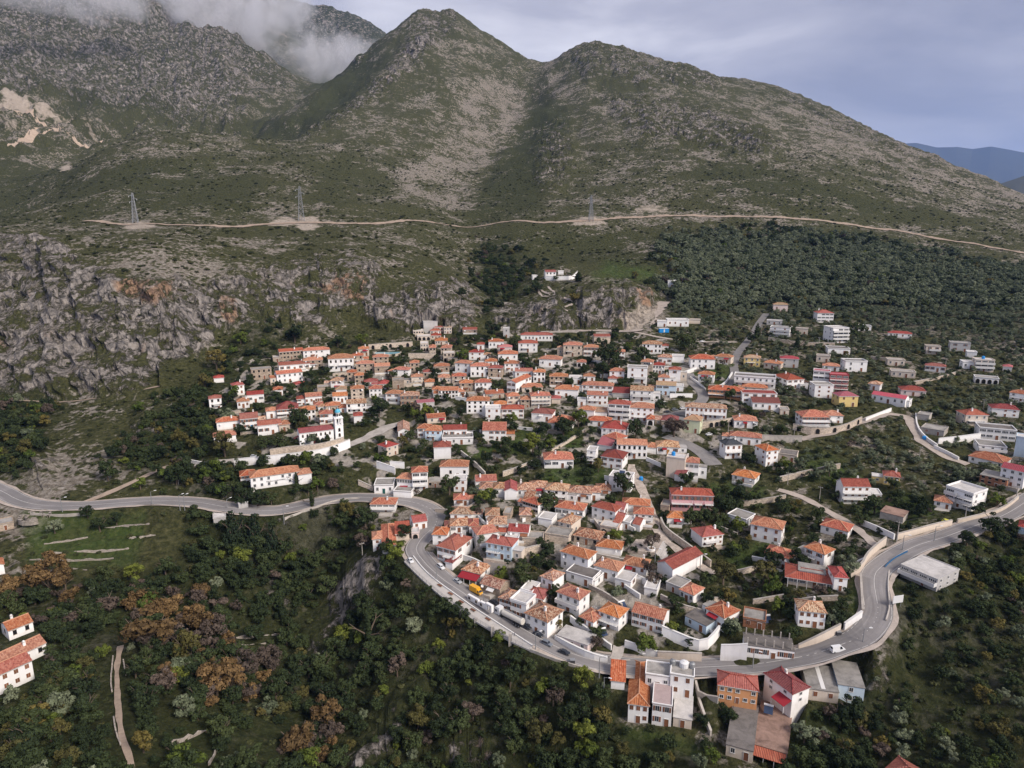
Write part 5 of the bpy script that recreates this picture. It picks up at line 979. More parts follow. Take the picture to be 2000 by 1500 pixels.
# --- terraced stone resort against the cliff
R_ = [(640,395,340,160,-6,'F','greywall',PR,dict(st=2,nowin=1,dep=8)),(840,470,215,100,0,'H','cream',RD,dict(st=1,nw=3,win='arch',door=None,lab='resort lookout tower with red roof and open windows, topmost against the cliff',lm='the resort lookout tower')),
(340,545,250,85,0,'F','cream',PR,dict(st=1,nw=4,win='arch',door=None,dep=6,lab='beige resort wing with small arches, left below the cliff')),(760,540,260,75,0,'H','cream',RD,dict(st=1,nw=3,dep=6)),(480,685,320,95,0,'F','cream',PR,dict(st=1,nw=3,arches=True,door=None,dep=7,lab='resort terrace block with three big dark arches',lm='the three arch resort block')),
(770,660,240,75,0,'H','cream',RD,dict(st=1,nw=3,dep=6)),(1060,520,190,140,0,'F','cream',TN,dict(st=2,nw=3,dep=6)),(900,790,300,70,0,'H','cream',O,dict(st=1,nw=5,dep=8)),(490,950,190,180,0,'F','cream',PR,dict(st=2,nw=3,arches=True,door=None,dep=8,lab='cream resort pavilion with double arches above the pool terrace')),
(690,1050,155,180,0,'H','paleston',O,dict(st=2,nw=2,dep=8,lab='slim pale resort tower with orange roof beside the pool terrace')),(1010,1050,240,170,6,'H','paleston',O,dict(st=2,nw=3,dep=9)),(1090,1195,280,190,0,'F','paleston',PR,dict(st=2,nw=3,arches=True,door=None,dep=6,lab='pale stone resort entrance with one tall dark arch and balcony',lm='the resort entrance arch'))]
for r in R_:
    r[8].setdefault('name', 'resort_building'); r[8].setdefault('cat', 'hotel'); house('R', *r[:8], **r[8])
# --- hermitage on the knoll
house('Q',760,660,340,215,-10,'G','white',RD,st=2,nw=3,win='dark',dr=.8,name='hermitage',cat='church',lab='white hilltop hermitage with red roof inside walled yard on the knoll',lm='the hilltop hermitage')
house('Q',250,690,160,130,-10,'F','white',PR,st=1,nowin=1,dep=5,lab='low white annex at left of the hilltop hermitage')
house('Q',1090,520,180,100,0,'F','white',PR,st=1,nowin=1,dep=5,lab='small white annex at right behind the hermitage yard wall')
# ------------------------------------------------------------------ level plots cut into the slope under the houses
def pads():
    for r in HOUSES:
        o = r['o']; c, s = math.cos(o.rotation_euler.z), math.sin(o.rotation_euler.z); x0, y0 = o.location.x, o.location.y; m = max(r['W'], r['D'])+6
        sel = np.nonzero((np.abs(GX-x0) < m) & (np.abs(GY-y0) < m)); 
        if not len(sel[0]): continue
        dx_, dy_ = GX[sel]-x0, GY[sel]-y0; lx = dx_*c+dy_*s; ly = -dx_*s+dy_*c
        ex = np.maximum(np.abs(lx)-r['W']/2-.9, 0); ey = np.maximum(np.maximum(-1.4-ly, ly-r['D']-.4), 0)
        wg = np.clip(1-np.hypot(ex, ey)/2.2, 0, 1); z = o.location.z-.06-CAMZ; g = GZ[sel]
        GZ[sel] = g*(1-wg)+z*wg
pads()
# ------------------------------------------------------------------ the ground sheet
def build_ground():
    X, Y, Z = GX.copy(), GY.copy(), GZ+CAMZ
    rk = a_rock*(1-lmt)
    amp = rk*np.clip((RR-120)/250, .5, 1)*np.where(RR > 900, 1.6, 1.0)     # cliffs: ribs and ledges pushed out of the slope
    qa = AA*420.0
    X = X+amp*4.0*fbm(qa, Z*.3, 16, 4, .55, 61); Y = Y-amp*(10.0*fbm(qa, Z*.25, 22, 5, .58, 66, True)+4.0*fbm(qa, Z*1.5, 10, 3, .55, 72))
    co = np.stack([X, Y, Z], -1).reshape(-1, 3).astype(np.float32)
    me = bpy.data.meshes.new('ground'); nv = NA*NR
    me.vertices.add(nv); me.vertices.foreach_set('co', co.ravel())
    idx = np.arange(nv).reshape(NA, NR)
    q = np.stack([idx[:-1,:-1], idx[:-1,1:], idx[1:,1:], idx[1:,:-1]], -1).reshape(-1, 4)
    nf = len(q); me.loops.add(nf*4); me.loops.foreach_set('vertex_index', q.ravel().astype(np.int32))
    me.polygons.add(nf); me.polygons.foreach_set('loop_start', np.arange(0, nf*4, 4, dtype=np.int32))
    me.polygons.foreach_set('loop_total', np.full(nf, 4, np.int32)); me.polygons.foreach_set('use_smooth', ~((a_rock > .33)[:-1, :-1].reshape(-1)))
    me.update(calc_edges=True)
    om = msample(polymask([(1,[(230,560),(340,545),(350,600),(260,600)]),(1,[(430,580),(480,590),(480,640),(430,640)]),(1,[(600,560),(720,540),(710,600)]),(1,[(1230,560),(1280,570),(1270,620)])], 1), gx_, gy_)
    for nm, ch in (('cover_a', (a_rock, a_bare, a_green, a_pave)), ('cover_b', (a_scree, a_wood, om, a_dense_shade))):
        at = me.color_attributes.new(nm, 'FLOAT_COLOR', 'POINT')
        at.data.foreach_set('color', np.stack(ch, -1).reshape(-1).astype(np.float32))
    me.materials.append(M['ground'])
    o = link('terrain', me); tag(o, kind='structure'); return o
ground = build_ground()
# under and beyond the sheet: the low country out to the horizon
def far_land():
    b = MB(); n = 64
    R0, R1 = 55.0, 24000.0
    rings = [(45., 8), (400., -60), (3600., -120), (9000., -110), (18000., -110)]
    for (ra, za), (rb, zb) in zip(rings[:-1], rings[1:]):
        for i in range(n):
            a0, a1 = 2*math.pi*i/n, 2*math.pi*(i+1)/n
            b.face([(ra*math.sin(a0), ra*math.cos(a0), za), (rb*math.sin(a0), rb*math.cos(a0), zb), (rb*math.sin(a1), rb*math.cos(a1), zb), (ra*math.sin(a1), ra*math.cos(a1), za)][::-1], 0)
    b.face([(45*math.sin(2*math.pi*i/n), 45*math.cos(2*math.pi*i/n), 8) for i in range(n)][::-1], 0)
    return tag(b.build('low_country', mat_plain('low_country_cover', (.07, .085, .045), .95, .1, 0, .5, .002)), kind='structure')
far_land()
def far_range(name, sil, dist, depth, mat, seed):
    """a distant mountain chain: crest heights taken at picture points, real slopes down to the plain on both sides"""
    xs = [s[0] for s in sil]; ys = [s[1] for s in sil]; b = MB(); rows = 14; n = 150; P = []
    for i in range(n+1):
        x = lerp(xs[0], xs[-1], i/n); y = float(np.interp(x, xs, ys)); r, f, u = pdir(x, y); s = dist/f
        col = []
        for j in range(-rows//2, rows+1):
            k = j/rows if j > 0 else j/(rows/2)
            zt = u*s+CAMZ; zb = -130; fall = (1-abs(k))**1.25
            jitter = float(perl(np.array([x*.035]), np.array([k*2.4]), seed)[0])*(1-abs(k))*40*min(1, abs(k)*3)
            dd = s-k*depth/f if k > 0 else s-k*depth*.8/f
            col.append((r*dd, f*dd, zb+(zt-zb)*fall+jitter))
        P.append(col)
    for i in range(n):
        for j in range(len(P[0])-1): b.face([P[i][j], P[i][j+1], P[i+1][j+1], P[i+1][j]], 0)
    o = b.build(name, mat, smooth=True); return tag(o, kind='structure')
mt = mat_plain('distant_hill_cover', (.085, .085, .06), .95, .1, 0, .4, .0012)
far_range('distant_mountains', [(1600,330),(1700,300),(1752,281),(1790,279),(1830,288),(1870,287),(1900,291),(1935,286),(1970,292),(2000,298),(2060,300),(2200,285),(2500,330)], 13500, 3600, mt, 3)
far_range('middle_hills', [(1880,390),(1930,366),(1975,352),(2010,340),(2100,325),(2300,330),(2500,370)], 4600, 900, mt, 8)
# ------------------------------------------------------------------ roads and paths laid on the ground
strip('road_verge', main_path, -4.7, -3.5, M['gravel'], .03, jag=.5); strip('road_verge', main_path, 3.5, 4.6, M['gravel'], .03, jag=.5)
strip('main_road', main_path, -3.6, 3.6, M['road'], .05)
strip('centre_line', [p for p in main_path], -.07, .07, M['paint'], .056)
for nm_, o_ in (('edge_line', -3.25), ('edge_line', 3.25)): strip(nm_, main_path, o_-.06, o_+.06, M['paint'], .056)
for nm, (px, hw, mk) in PATHS.items():
    strip(nm, path_pts[nm], -hw, hw, M[mk], .5 if nm in ('dirt_road','zigzag_track','zigzag_track_lower') else .25 if 'hermitage' in nm else .06, drape=nm in ('hermitage_path','dirt_road','zigzag_track','zigzag_track_lower'), jag=.0 if mk == 'asphalt_old' else hw*.4)
# ------------------------------------------------------------------ trees
def mat_leaf(name, stops, vary=.35):
    m, t, p = new_mat(name, .85, .12)
    a = N(t, 'ShaderNodeAttribute', attribute_type='INSTANCER', attribute_name='tint')
    oc = objco(t); f = noise(t, oc, .9, 4, .6)
    v = math_(t, 'ADD', math_(t, 'MULTIPLY', a.outputs['Fac'], .75), math_(t, 'MULTIPLY', math_(t, 'SUBTRACT', f, .5), .9), True)
    c = ramp(t, v, stops); hs = N(t, 'ShaderNodeHueSaturation')
    n2 = N(t, 'ShaderNodeTexWhiteNoise'); geo = N(t, 'ShaderNodeNewGeometry'); t.links.new(geo.outputs['Random Per Island'], n2.inputs['Vector']) if False else None
    t.links.new(mapr(t, geo.outputs['Random Per Island'], 0, 1, 1-vary, 1+vary), hs.inputs['Value']); t.links.new(c, hs.inputs['Color'])
    t.links.new(hs.outputs[0], p.inputs['Base Color'])
    return m
LEAF = {'d': mat_leaf('dark_evergreen_leaves', [(0,(.021,.031,.014)),(.5,(.038,.053,.021)),(1,(.068,.082,.030))]),
 'l': mat_leaf('lime_green_leaves', [(0,(.058,.086,.018)),(.5,(.098,.125,.024)),(1,(.150,.160,.030))]),
 'o': mat_leaf('olive_grey_leaves', [(0,(.086,.106,.062)),(.5,(.142,.164,.100)),(1,(.21,.23,.15))]),
 'y': mat_leaf('yellowing_leaves', [(0,(.060,.060,.022)),(.5,(.100,.088,.028)),(1,(.165,.125,.034))]),
 'r': mat_leaf('russet_leaves', [(0,(.100,.066,.030)),(.5,(.155,.098,.043)),(1,(.210,.138,.060))]),
 'b': mat_leaf('bare_brown_twigs', [(0,(.066,.052,.042)),(.5,(.098,.075,.060)),(1,(.135,.103,.082))]),
 's': mat_leaf('scrub_leaves', [(0,(.033,.040,.017)),(.5,(.058,.066,.026)),(1,(.100,.100,.042))])}
M['bark'] = mat_plain('bark', (.11, .085, .065), .95, .1, .2)
def leaf_cloud(rng, lobes, n, size, squash=1.0, open_=0.0):
    """many small leaf-sized faces spread through the outer part of a set of overlapping lobes"""
    vs, fs = [], []; w_ = np.array([l[3]**2 for l in lobes]); w_ = w_/w_.sum()
    L = np.array(lobes)[rng.choice(len(lobes), n, p=w_)]
    d = rng.normal(size=(n, 3)); d /= np.linalg.norm(d, axis=1)[:, None]; d[:, 2] = np.where(d[:, 2] < -.55, -d[:, 2], d[:, 2])
    rad = L[:, 3]*(rng.random(n)**.33*(.5+open_*.2)+.5-open_*.2)
    c = L[:, :3]+d*rad[:, None]*np.array([1, 1, squash])
    nr = d+rng.normal(size=(n, 3))*.45; nr /= np.linalg.norm(nr, axis=1)[:, None]
    a = np.cross(nr, rng.normal(size=(n, 3))); a /= np.linalg.norm(a, axis=1)[:, None]; b = np.cross(nr, a)
    s = size*(.6+.8*rng.random(n))[:, None]
    V = np.stack([c-a*s*.5-b*s*.35, c+a*s*.5-b*s*.2, c+a*s*.1+b*s*.55], 1).reshape(-1, 3)
    return V
def crown_mesh(name, kind, seed, mat):
    rng = np.random.default_rng(seed)
    if kind == 'round':
        lobes = [(rng.uniform(-.08,.08), rng.uniform(-.08,.08), .58, .24)]+[(.33*math.cos(q)*rng.uniform(.45,1.2), .33*math.sin(q)*rng.uniform(.45,1.2), rng.uniform(.30,.80), rng.uniform(.09,.22)) for q in np.arange(11)*.6+rng.random()*6]+[(rng.uniform(-.2,.2), rng.uniform(-.2,.2), rng.uniform(.8,.95), rng.uniform(.10,.17))]
        V = leaf_cloud(rng, lobes, 1100, .088, .85)
    elif kind == 'bush':
        lobes = [(rng.uniform(-.3,.3), rng.uniform(-.3,.3), rng.uniform(.15,.4), rng.uniform(.18,.3)) for _ in range(6)]; V = leaf_cloud(rng, lobes, 260, .17, .8)
    elif kind == 'airy':
        lobes = [(.32*math.cos(q)*rng.uniform(.5,1.2), .32*math.sin(q)*rng.uniform(.5,1.2), rng.uniform(.4,.9), rng.uniform(.13,.22)) for q in np.arange(9)*.7]; V = leaf_cloud(rng, lobes, 800, .085, .9, .6)
    elif kind == 'cypress':
        lobes = [(0, 0, z, r) for z, r in ((.1,.055),(.22,.075),(.36,.08),(.5,.075),(.64,.065),(.78,.048),(.9,.03),(.97,.018))]; V = leaf_cloud(rng, lobes, 700, .05, 1.5)
    else:       # conifer with tiers
        lobes = []
        for k in range(9):
            z = .12+.095*k; rr = .34*(1-z)+.03
            for q in range(5): lobes.append((rr*.75*math.cos(q*1.257+k), rr*.75*math.sin(q*1.257+k), z, rr*.45))
        V = leaf_cloud(rng, lobes, 900, .075, .6)
    n = len(V)//3; me = bpy.data.meshes.new(name)
    me.vertices.add(n*3); me.vertices.foreach_set('co', V.astype(np.float32).ravel())
    me.loops.add(n*3); me.loops.foreach_set('vertex_index', np.arange(n*3, dtype=np.int32)); me.polygons.add(n)
    me.polygons.foreach_set('loop_start', np.arange(0, n*3, 3, dtype=np.int32)); me.polygons.foreach_set('loop_total', np.full(n, 3, np.int32))
    me.update(calc_edges=True); me.materials.append(mat); return me
def trunk_mesh(name, seed, limbs=5, top=.55):
    rng = random.Random(seed); b = MB()
    def seg(p, q, r0, r1):
        p, q = Vector(p), Vector(q); n = 6; qt = (q-p).to_track_quat('Z', 'Y')
        A = [p+qt @ Vector((r0*math.cos(6.283*i/n), r0*math.sin(6.283*i/n), 0)) for i in range(n)]; B = [q+qt @ Vector((r1*math.cos(6.283*i/n), r1*math.sin(6.283*i/n), 0)) for i in range(n)]
        for i in range(n): b.face([A[i], A[(i+1)%n], B[(i+1)%n], B[i]], 0)
    j = (rng.uniform(-.03,.03), rng.uniform(-.03,.03), .28); seg((0,0,-.12), j, .045, .032)
    for i in range(limbs):
        a = i*6.283/limbs+rng.random(); e = (j[0]+.24*math.cos(a), j[1]+.24*math.sin(a), top+rng.uniform(-.1,.2)); seg(j, e, .026, .012)
        for k in range(2):
            a2 = a+rng.uniform(-.8,.8); seg(e, (e[0]+.16*math.cos(a2), e[1]+.16*math.sin(a2), e[2]+rng.uniform(.06,.24)), .012, .005)
    return b.mesh(name, [M['bark']])
TRUNK = [trunk_mesh('trunk_mesh', i) for i in range(3)]
TRUNK_C = trunk_mesh('trunk_mesh', 9, 3, .5)
CROWN = {}
for k_ in 'dloyr':
    CROWN[k_] = [crown_mesh('crown_'+k_, 'round', 20+i+ord(k_), LEAF[k_]) for i in range(4)]
CROWN['b'] = [crown_mesh('crown_b', 'airy', 70+i, LEAF['b']) for i in range(3)]
CROWN['r'] += [crown_mesh('crown_r', 'airy', 85+i, LEAF['r']) for i in range(3)]
CROWN['y'] += [crown_mesh('crown_y', 'airy', 80+i, LEAF['y']) for i in range(2)]
CROWN['c'] = [crown_mesh('crown_c', 'cypress', 50+i, LEAF['d']) for i in range(2)]
LEAF['p'] = mat_leaf('conifer_needles', [(0,(.014,.024,.014)),(.5,(.024,.037,.020)),(1,(.04,.055,.028))])
CROWN['p'] = [crown_mesh('crown_p', 'conifer', 60+i, LEAF['p']) for i in range(2)]
CROWN['s'] = [crown_mesh('crown_s', 'bush', 90+i, LEAF['s']) for i in range(4)]
CROWN['g'] = [crown_mesh('crown_g', 'bush', 95+i, LEAF['d']) for i in range(3)]
SPEC = {'d':('evergreen_tree','dark green rounded tree'),'l':('broadleaf_tree','bright yellow green tree'),'o':('olive_tree','grey green olive tree'),'y':('autumn_tree','yellowing autumn tree'),'r':('russet_tree','russet brown autumn tree'),
 'b':('bare_tree','nearly bare greyish brown tree'),'c':('cypress_tree','slim dark pointed cypress'),'p':('conifer_tree','tall dark tiered conifer')}
TREES = []
def make_tree(P, diam, sp, rng, px=0, py=0, h=None):
    nm, ds = SPEC[sp]; o = empty(nm, P, rng.uniform(0, 6.28)); o['category'] = 'tree'
    H = h or diam*rng.uniform(.85, 1.1)
    if sp == 'c': o.scale = (H*.95, H*.95, H) if not diam else (diam/.17, diam/.17, H)
    elif sp == 'p': o.scale = (diam*1.25, diam*1.25, H)
    else: o.scale = (diam*rng.uniform(.95, 1.15), diam*rng.uniform(.9, 1.1), H)
    t = link('trunk', TRUNK_C if sp in 'cp' else rng.choice(TRUNK), o)
    c = link('crown', rng.choice(CROWN[sp]), o); c['tint'] = rng.random()
    rec = dict(o=o, px=px, py=py-diam/max(scale_at(P), 1e-3)/2, sp=sp, P=P, d=diam); TREES.append(rec); return rec
# explicit trees: picture x, picture y of the foot, crown width in picture pixels, kind (, height px)
TL = [(424,722,38,'y'),(470,672,26,'l'),(608,744,28,'d'),(584,834,44,'d'),(544,878,40,'d'),(518,880,32,'d'),(458,778,24,'l'),(446,792,30,'d'),(440,892,52,'y'),(402,762,34,'y'),(706,674,24,'l'),(660,678,28,'d'),(576,670,42,'d'),(740,814,40,'d'),(768,740,22,'d'),
(622,868,9,'c',14),(631,866,9,'c',11),(640,864,11,'c',16),(902,709,30,'l'),(962,662,34,'d'),(1006,678,28,'d'),(1090,672,18,'d'),(970,764,26,'d'),(902,816,22,'d'),(808,816,24,'l'),(834,818,32,'l'),(1000,826,26,'l'),(1028,724,28,'d'),(1040,884,38,'l'),(1000,852,32,'d'),
(786,874,24,'y'),(938,868,16,'y'),(988,894,30,'d'),(1060,854,36,'d'),(1100,850,46,'d'),(1074,876,26,'l'),(1149,675,5,'c',28),(1256,704,32,'d'),(1190,716,50,'d'),(1176,740,36,'d'),(1130,834,34,'l'),(1288,802,28,'d'),(1242,856,38,'d'),(1316,854,50,'b'),(1340,686,42,'d'),(1380,758,26,'o'),
(1556,684,10,'c',26),(1468,670,24,'d'),(1546,658,22,'d'),(1672,664,36,'d'),(1426,782,26,'d'),(1540,772,20,'d'),(1472,820,20,'d'),(1524,852,32,'d'),(1520,752,14,'l'),(1552,592,18,'y'),(1568,594,18,'y'),(1478,662,12,'c',30),
(739,902,18,'l'),(878,966,40,'d'),(924,972,28,'o'),(950,982,30,'l'),(928,1008,26,'d'),(878,1010,22,'d'),(1068,1000,44,'d'),(1038,1014,18,'y'),(980,1138,38,'l'),(1020,1142,46,'d'),(1076,1116,28,'d'),(814,967,14,'b'),(715,1034,44,'d'),(790,1052,34,'d'),(786,1070,16,'l'),
(1168,922,28,'y'),(1216,968,46,'d'),(1340,946,32,'d'),(1309,964,8,'c',30),(1198,1062,32,'l'),(1298,1018,26,'d'),(1348,1026,30,'d'),(1384,1018,36,'d'),(1418,1004,38,'d'),(1370,1096,30,'l'),(1268,1128,34,'b'),(1070,1080,26,'d'),(1412,1142,56,'y'),(1050,1110,34,'d'),
(1458,904,28,'d'),(1446,986,48,'d'),(1416,998,40,'d'),(1534,916,22,'l'),(1560,922,30,'o'),(1508,1110,42,'d'),(1560,1112,46,'d'),(1656,1122,42,'o'),(1680,1026,28,'d'),(1640,1062,28,'d'),(1676,1002,22,'y'),(1490,1142,52,'y'),(1434,1082,32,'l'),(1708,1004,42,'d'),(1590,940,30,'o'),(1620,930,34,'o'),
(1910,1006,28,'d'),(1946,990,36,'l'),(1888,1066,36,'d'),(1935,1042,44,'d'),(1968,1028,20,'d'),(1086,1232,28,'y'),(1134,1222,22,'d'),(1160,1244,24,'d'),(1260,1276,50,'l'),(1310,1238,26,'l'),(1428,1238,38,'o'),(1276,1148,32,'b'),(1164,1270,32,'b'),(1626,1224,32,'o'),(1560,1174,26,'y'),(1508,1162,42,'l'),(1600,1168,30,'b'),
(1175,1422,44,'y'),(1420,1414,46,'d'),(1390,1488,36,'l'),(1460,1400,24,'d'),(1370,1420,30,'d'),(1660,1420,60,'d'),(1620,1405,30,'b'),(1570,1450,50,'o'),
(96,1162,64,'r'),(20,1166,52,'r'),(110,1140,62,'r'),(296,1274,90,'r'),(372,1292,60,'y'),(424,1357,64,'r'),(480,1322,62,'b'),(384,1214,48,'r'),(420,1252,60,'b'),(212,1198,46,'b'),(352,1332,38,'l'),(580,1472,74,'r'),(630,1488,36,'r'),(288,1198,38,'l'),(262,1136,38,'l'),(388,1182,38,'b'),(168,1310,34,'y'),(388,1372,38,'d'),(388,1406,38,'d'),(280,1470,42,'y'),(76,1422,54,'y'),(120,1440,44,'y'),
(270,1240,40,'r'),(720,1257,16,'c',62),(456,1068,44,'p',78),(500,1070,42,'p',74),(532,1080,34,'p',66),(475,1050,34,'p',54),(610,990,10,'c',34),(442,940,24,'l'),(275,956,28,'l'),(432,970,26,'l'),(620,958,34,'l'),(602,966,24,'d'),(480,988,44,'d'),(505,990,40,'d'),(530,986,26,'d'),(579,946,8,'c',24),(212,940,42,'d'),(108,1042,32,'o'),(196,1038,34,'d'),(228,1026,28,'d'),(172,1012,26,'d'),(345,946,46,'d'),(360,930,40,'d'),
(1086,548,12,'d'),(1048,552,14,'d'),(1110,545,14,'d'),(1130,550,16,'c',20),(1122,592,24,'y'),(1050,572,22,'d'),(1240,545,14,'y'),(1265,560,20,'d'),(1410,660,18,'d'),(1080,560,7,'y'),
(700,1290,26,'d'),(900,1230,28,'y'),(884,1228,24,'y'),(640,1160,40,'d'),(580,1150,40,'d'),(560,1080,34,'d'),(600,1180,34,'d')]
_tr = random.Random(5)
for t_ in TL:
    P = unproj(t_[0], t_[1]); s = scale_at(P); make_tree(P, t_[2]*s, t_[3], _tr, t_[0], t_[1], h=(t_[4]*s*1.05 if len(t_) > 4 else None))
# ---- scattered growth
def near_house(x, y, pad=1.0):
    return False
_hx = np.array([[local(r, 0, r['D']/2).x, local(r, 0, r['D']/2).y, math.hypot(r['W'], r['D'])/2] for r in HOUSES])
_pp = np.array([[p.x, p.y, 5.0] for p in main_path]+[[p.x, p.y, PATHS[n][1]+1.2] for n, pp in path_pts.items() for p in pp if n not in ('dirt_road',)])
_pd = np.array([[p.x, p.y, 4.5] for p in path_pts['dirt_road']])
BLOCKED = [np.concatenate([_hx*np.array([1,1,.85]), _pp, _pd])]
def free_mask(X, Y, pad):
    ok = np.ones(len(X), bool)
    for chunk in BLOCKED:
        for i0 in range(0, len(X), 4000):
            d2 = (X[i0:i0+4000, None]-chunk[None, :, 0])**2+(Y[i0:i0+4000, None]-chunk[None, :, 1])**2
            ok[i0:i0+4000] &= ~np.any(d2 < (chunk[None, :, 2]+pad[i0:i0+4000, None])**2, axis=1)
    return ok
TMAX = np.maximum.accumulate(GZ/RR, axis=1)
def in_view(X, Y, Z, lift=4.0):
    az = np.arctan2(X, Y); lr = np.log(np.hypot(X, Y)); fa = np.clip((az-AZ[0])/(AZ[1]-AZ[0]), 0, NA-1.001); fl = np.clip((lr-LR[0])/(LR[1]-LR[0])-2, 0, NR-1.001)
    return (Z+lift-CAMZ)/np.hypot(X, Y) >= bil(TMAX, fa, fl)
def jitter_grid(x0, x1, y0, y1, sp, rng):
    gx, gy = np.meshgrid(np.arange(x0, x1, sp), np.arange(y0, y1, sp)); gx = gx.ravel()+rng.uniform(-.48, .48, gx.size)*sp; gy = gy.ravel()+rng.uniform(-.48, .48, gy.size)*sp
    r = np.hypot(gx, gy); k = (np.abs(np.arctan2(gx, gy)) < math.radians(41)) & (r > 70) & (r < 3400); return gx[k], gy[k]
def sampler(name, polys, blur=1): return polymask(polys, blur)
_rg = np.random.default_rng(11)
# species regions in the woods
RUS = polymask([(1,[(-100,1110),(160,1090),(180,1180),(-100,1200)]),(1,[(230,1180),(430,1170),(540,1300),(500,1390),(380,1390),(240,1290)]),(1,[(540,1390),(660,1420),(660,1500),(540,1500)])], 2)
YEL = polymask([(.6,[(-100,1330),(200,1330),(200,1510),(-100,1510)]),(.5,[(1380,1120),(1560,1130),(1560,1180),(1380,1180)]),(.35,[(500,1250),(700,1250),(700,1400),(500,1400)]),(.35,[(1850,1100),(2100,1100),(2100,1500),(1850,1500)]),(.5,[(300,830),(420,810),(430,900),(300,900)])], 3)
OLV = polymask([(1,[(1290,440),(2200,520),(2200,960),(1700,960),(1500,900),(1450,700),(1300,640)]),(.10,[(1720,1060),(2200,1000),(2200,1500),(1700,1500)])], 3)
OPEN = polymask([(1,[(200,1250),(270,1250),(260,1500),(210,1500)]),(.8,[(280,1330),(420,1400),(640,1400),(560,1500),(300,1500)]),(.85,[(0,980),(330,990),(300,1120),(60,1140),(0,1100)]),(1,[(680,1080),(775,1075),(725,1180),(650,1275),(600,1315),(580,1230)]),(1,[(785,1315),(850,1320),(790,1430),(700,1520),(660,1490)]),
 (.8,[(0,1190),(100,1190),(110,1360),(0,1370)]),(.75,[(450,1210),(560,1200),(560,1290),(450,1280)]),(.8,[(1720,1150),(1800,1200),(1900,1450),(1850,1470),(1760,1330),(1700,1260)]),(.85,[(580,1010),(690,1000),(640,1090),(580,1110)]),(.7,[(860,1390),(960,1390),(980,1490),(860,1500)]),(.9,[(1200,1410),(1340,1420),(1340,1450),(1200,1450)]),(.8,[(1190,1310),(1740,1300),(1700,1400),(1560,1420),(1190,1420)])], 2)
VEG = polymask([(.58,[(1300,650),(2200,600),(2200,1000),(1700,1080),(1680,1260),(1400,1240),(1400,1100),(1300,930),(1440,800)]),(.9,[(1300,470),(1500,450),(2200,560),(2200,640),(1500,620),(1310,640)]),(.45,[(400,800),(760,760),(1000,820),(1180,830),(1140,960),(860,980),(720,930),(420,900)]),
 (.55,[(920,820),(1150,840),(1130,900),(940,910)]),(.5,[(1000,930),(1220,920),(1200,970),(1040,960)]),(.6,[(900,1040),(1100,1060),(1060,1170),(940,1130)]),(1.4,[(965,1090),(1060,1062),(1095,1110),(1060,1150),(980,1150)]),(.65,[(1080,1150),(1400,1120),(1440,1300),(1100,1290)]),(.4,[(880,960),(1300,960),(1390,1130),(1100,1150),(900,1080)]),(.35,[(500,690),(1300,650),(1300,800),(480,830)]),(.8,[(1150,690),(1220,690),(1220,745),(1150,745)]),(.8,[(1380,1110),(1620,1150),(1560,1200),(1380,1190)])], 2)
gx, gy = jitter_grid(-430, 760, 80, 900, 3.3, _rg)
gz = height_at(gx, gy); qx, qy, qd = project(gx, gy, gz)
qx0, qy0 = qx, qy; wob = np.where(gy > 330, 1.5, 1.0); qx = qx+(34*perl(gx/24, gy/24, 51)+14*perl(gx/8, gy/8, 53))*wob; qy = qy+(26*perl(gx/24, gy/24, 52)+12*perl(gx/8, gy/8, 54))*wob
wood = msample(M_wood, qx, qy); op = msample(OPEN, qx, qy); veg = msample(VEG, qx, qy); olv = msample(OLV, qx, qy); rus = msample(RUS, qx, qy); yel = msample(YEL, qx, qy); pv = msample(M_pave, qx, qy); rk = msample(M_rock, qx, qy)
qx, qy = qx0, qy0
clump = perl(gx/17, gy/17, 91)+.6*perl(gx/7, gy/7, 92)
_fade = np.clip((qy-462-40*perl(gx/40, gy/40, 66))/80, .05, 1)*(.75+.7*perl(gx/30, gy/30, 67))*np.clip(1.35-(qx-1650)/420, .25, 1)
dens = np.maximum(wood*(1-op*.93)*np.where(gy > 330, .26*np.where(qx > 1280, _fade*np.clip((qx-1262)/130, .1, 1)*1.1, 1), 1.25), veg*.85)
ok = (_rg.random(len(gx)) < dens*(1.02+.75*clump)) & in_view(gx, gy, gz) & (rk*_rg.random(len(gx)) < .45) & (qx > -150) & (qx < 2150) & (qy < 1640)
gx, gy, gz, qx, qy, qd, wood, olv, rus, yel, pv, clump, veg = [a[ok] for a in (gx, gy, gz, qx, qy, qd, wood, olv, rus, yel, pv, clump, veg)]
big = _rg.random(len(gx)); size = np.where(wood > .4, 2.3+4.6*big**1.7, 1.4+4.2*big**2.0)
ok = free_mask(gx, gy, size*.30); gx, gy, gz, qx, qy, qd, wood, olv, rus, yel, pv, clump, veg, size = [a[ok] for a in (gx, gy, gz, qx, qy, qd, wood, olv, rus, yel, pv, clump, veg, size)]
u_ = _rg.random(len(gx)); sp = np.full(len(gx), 'd')
sp[(u_ < .12)] = 'l'; sp[(u_ >= .16) & (u_ < .21)] = 'y'; sp[(u_ >= .24) & (u_ < .28)] = 'b'; sp[(u_ >= .30) & (u_ < .33)] = 'o'
l_ = (sp == 'l') & (_rg.random(len(gx)) < .62); sp[l_] = 'd'
v_ = _rg.random(len(gx)); sp[(v_ < olv*.86)] = 'o'; v_ = _rg.random(len(gx)); sp[v_ < yel*.36] = 'y'; v_ = _rg.random(len(gx)); sp[v_ < rus*.2] = 'r'; sp[(v_ < rus*.45) & (v_ >= rus*.2)] = 'b'
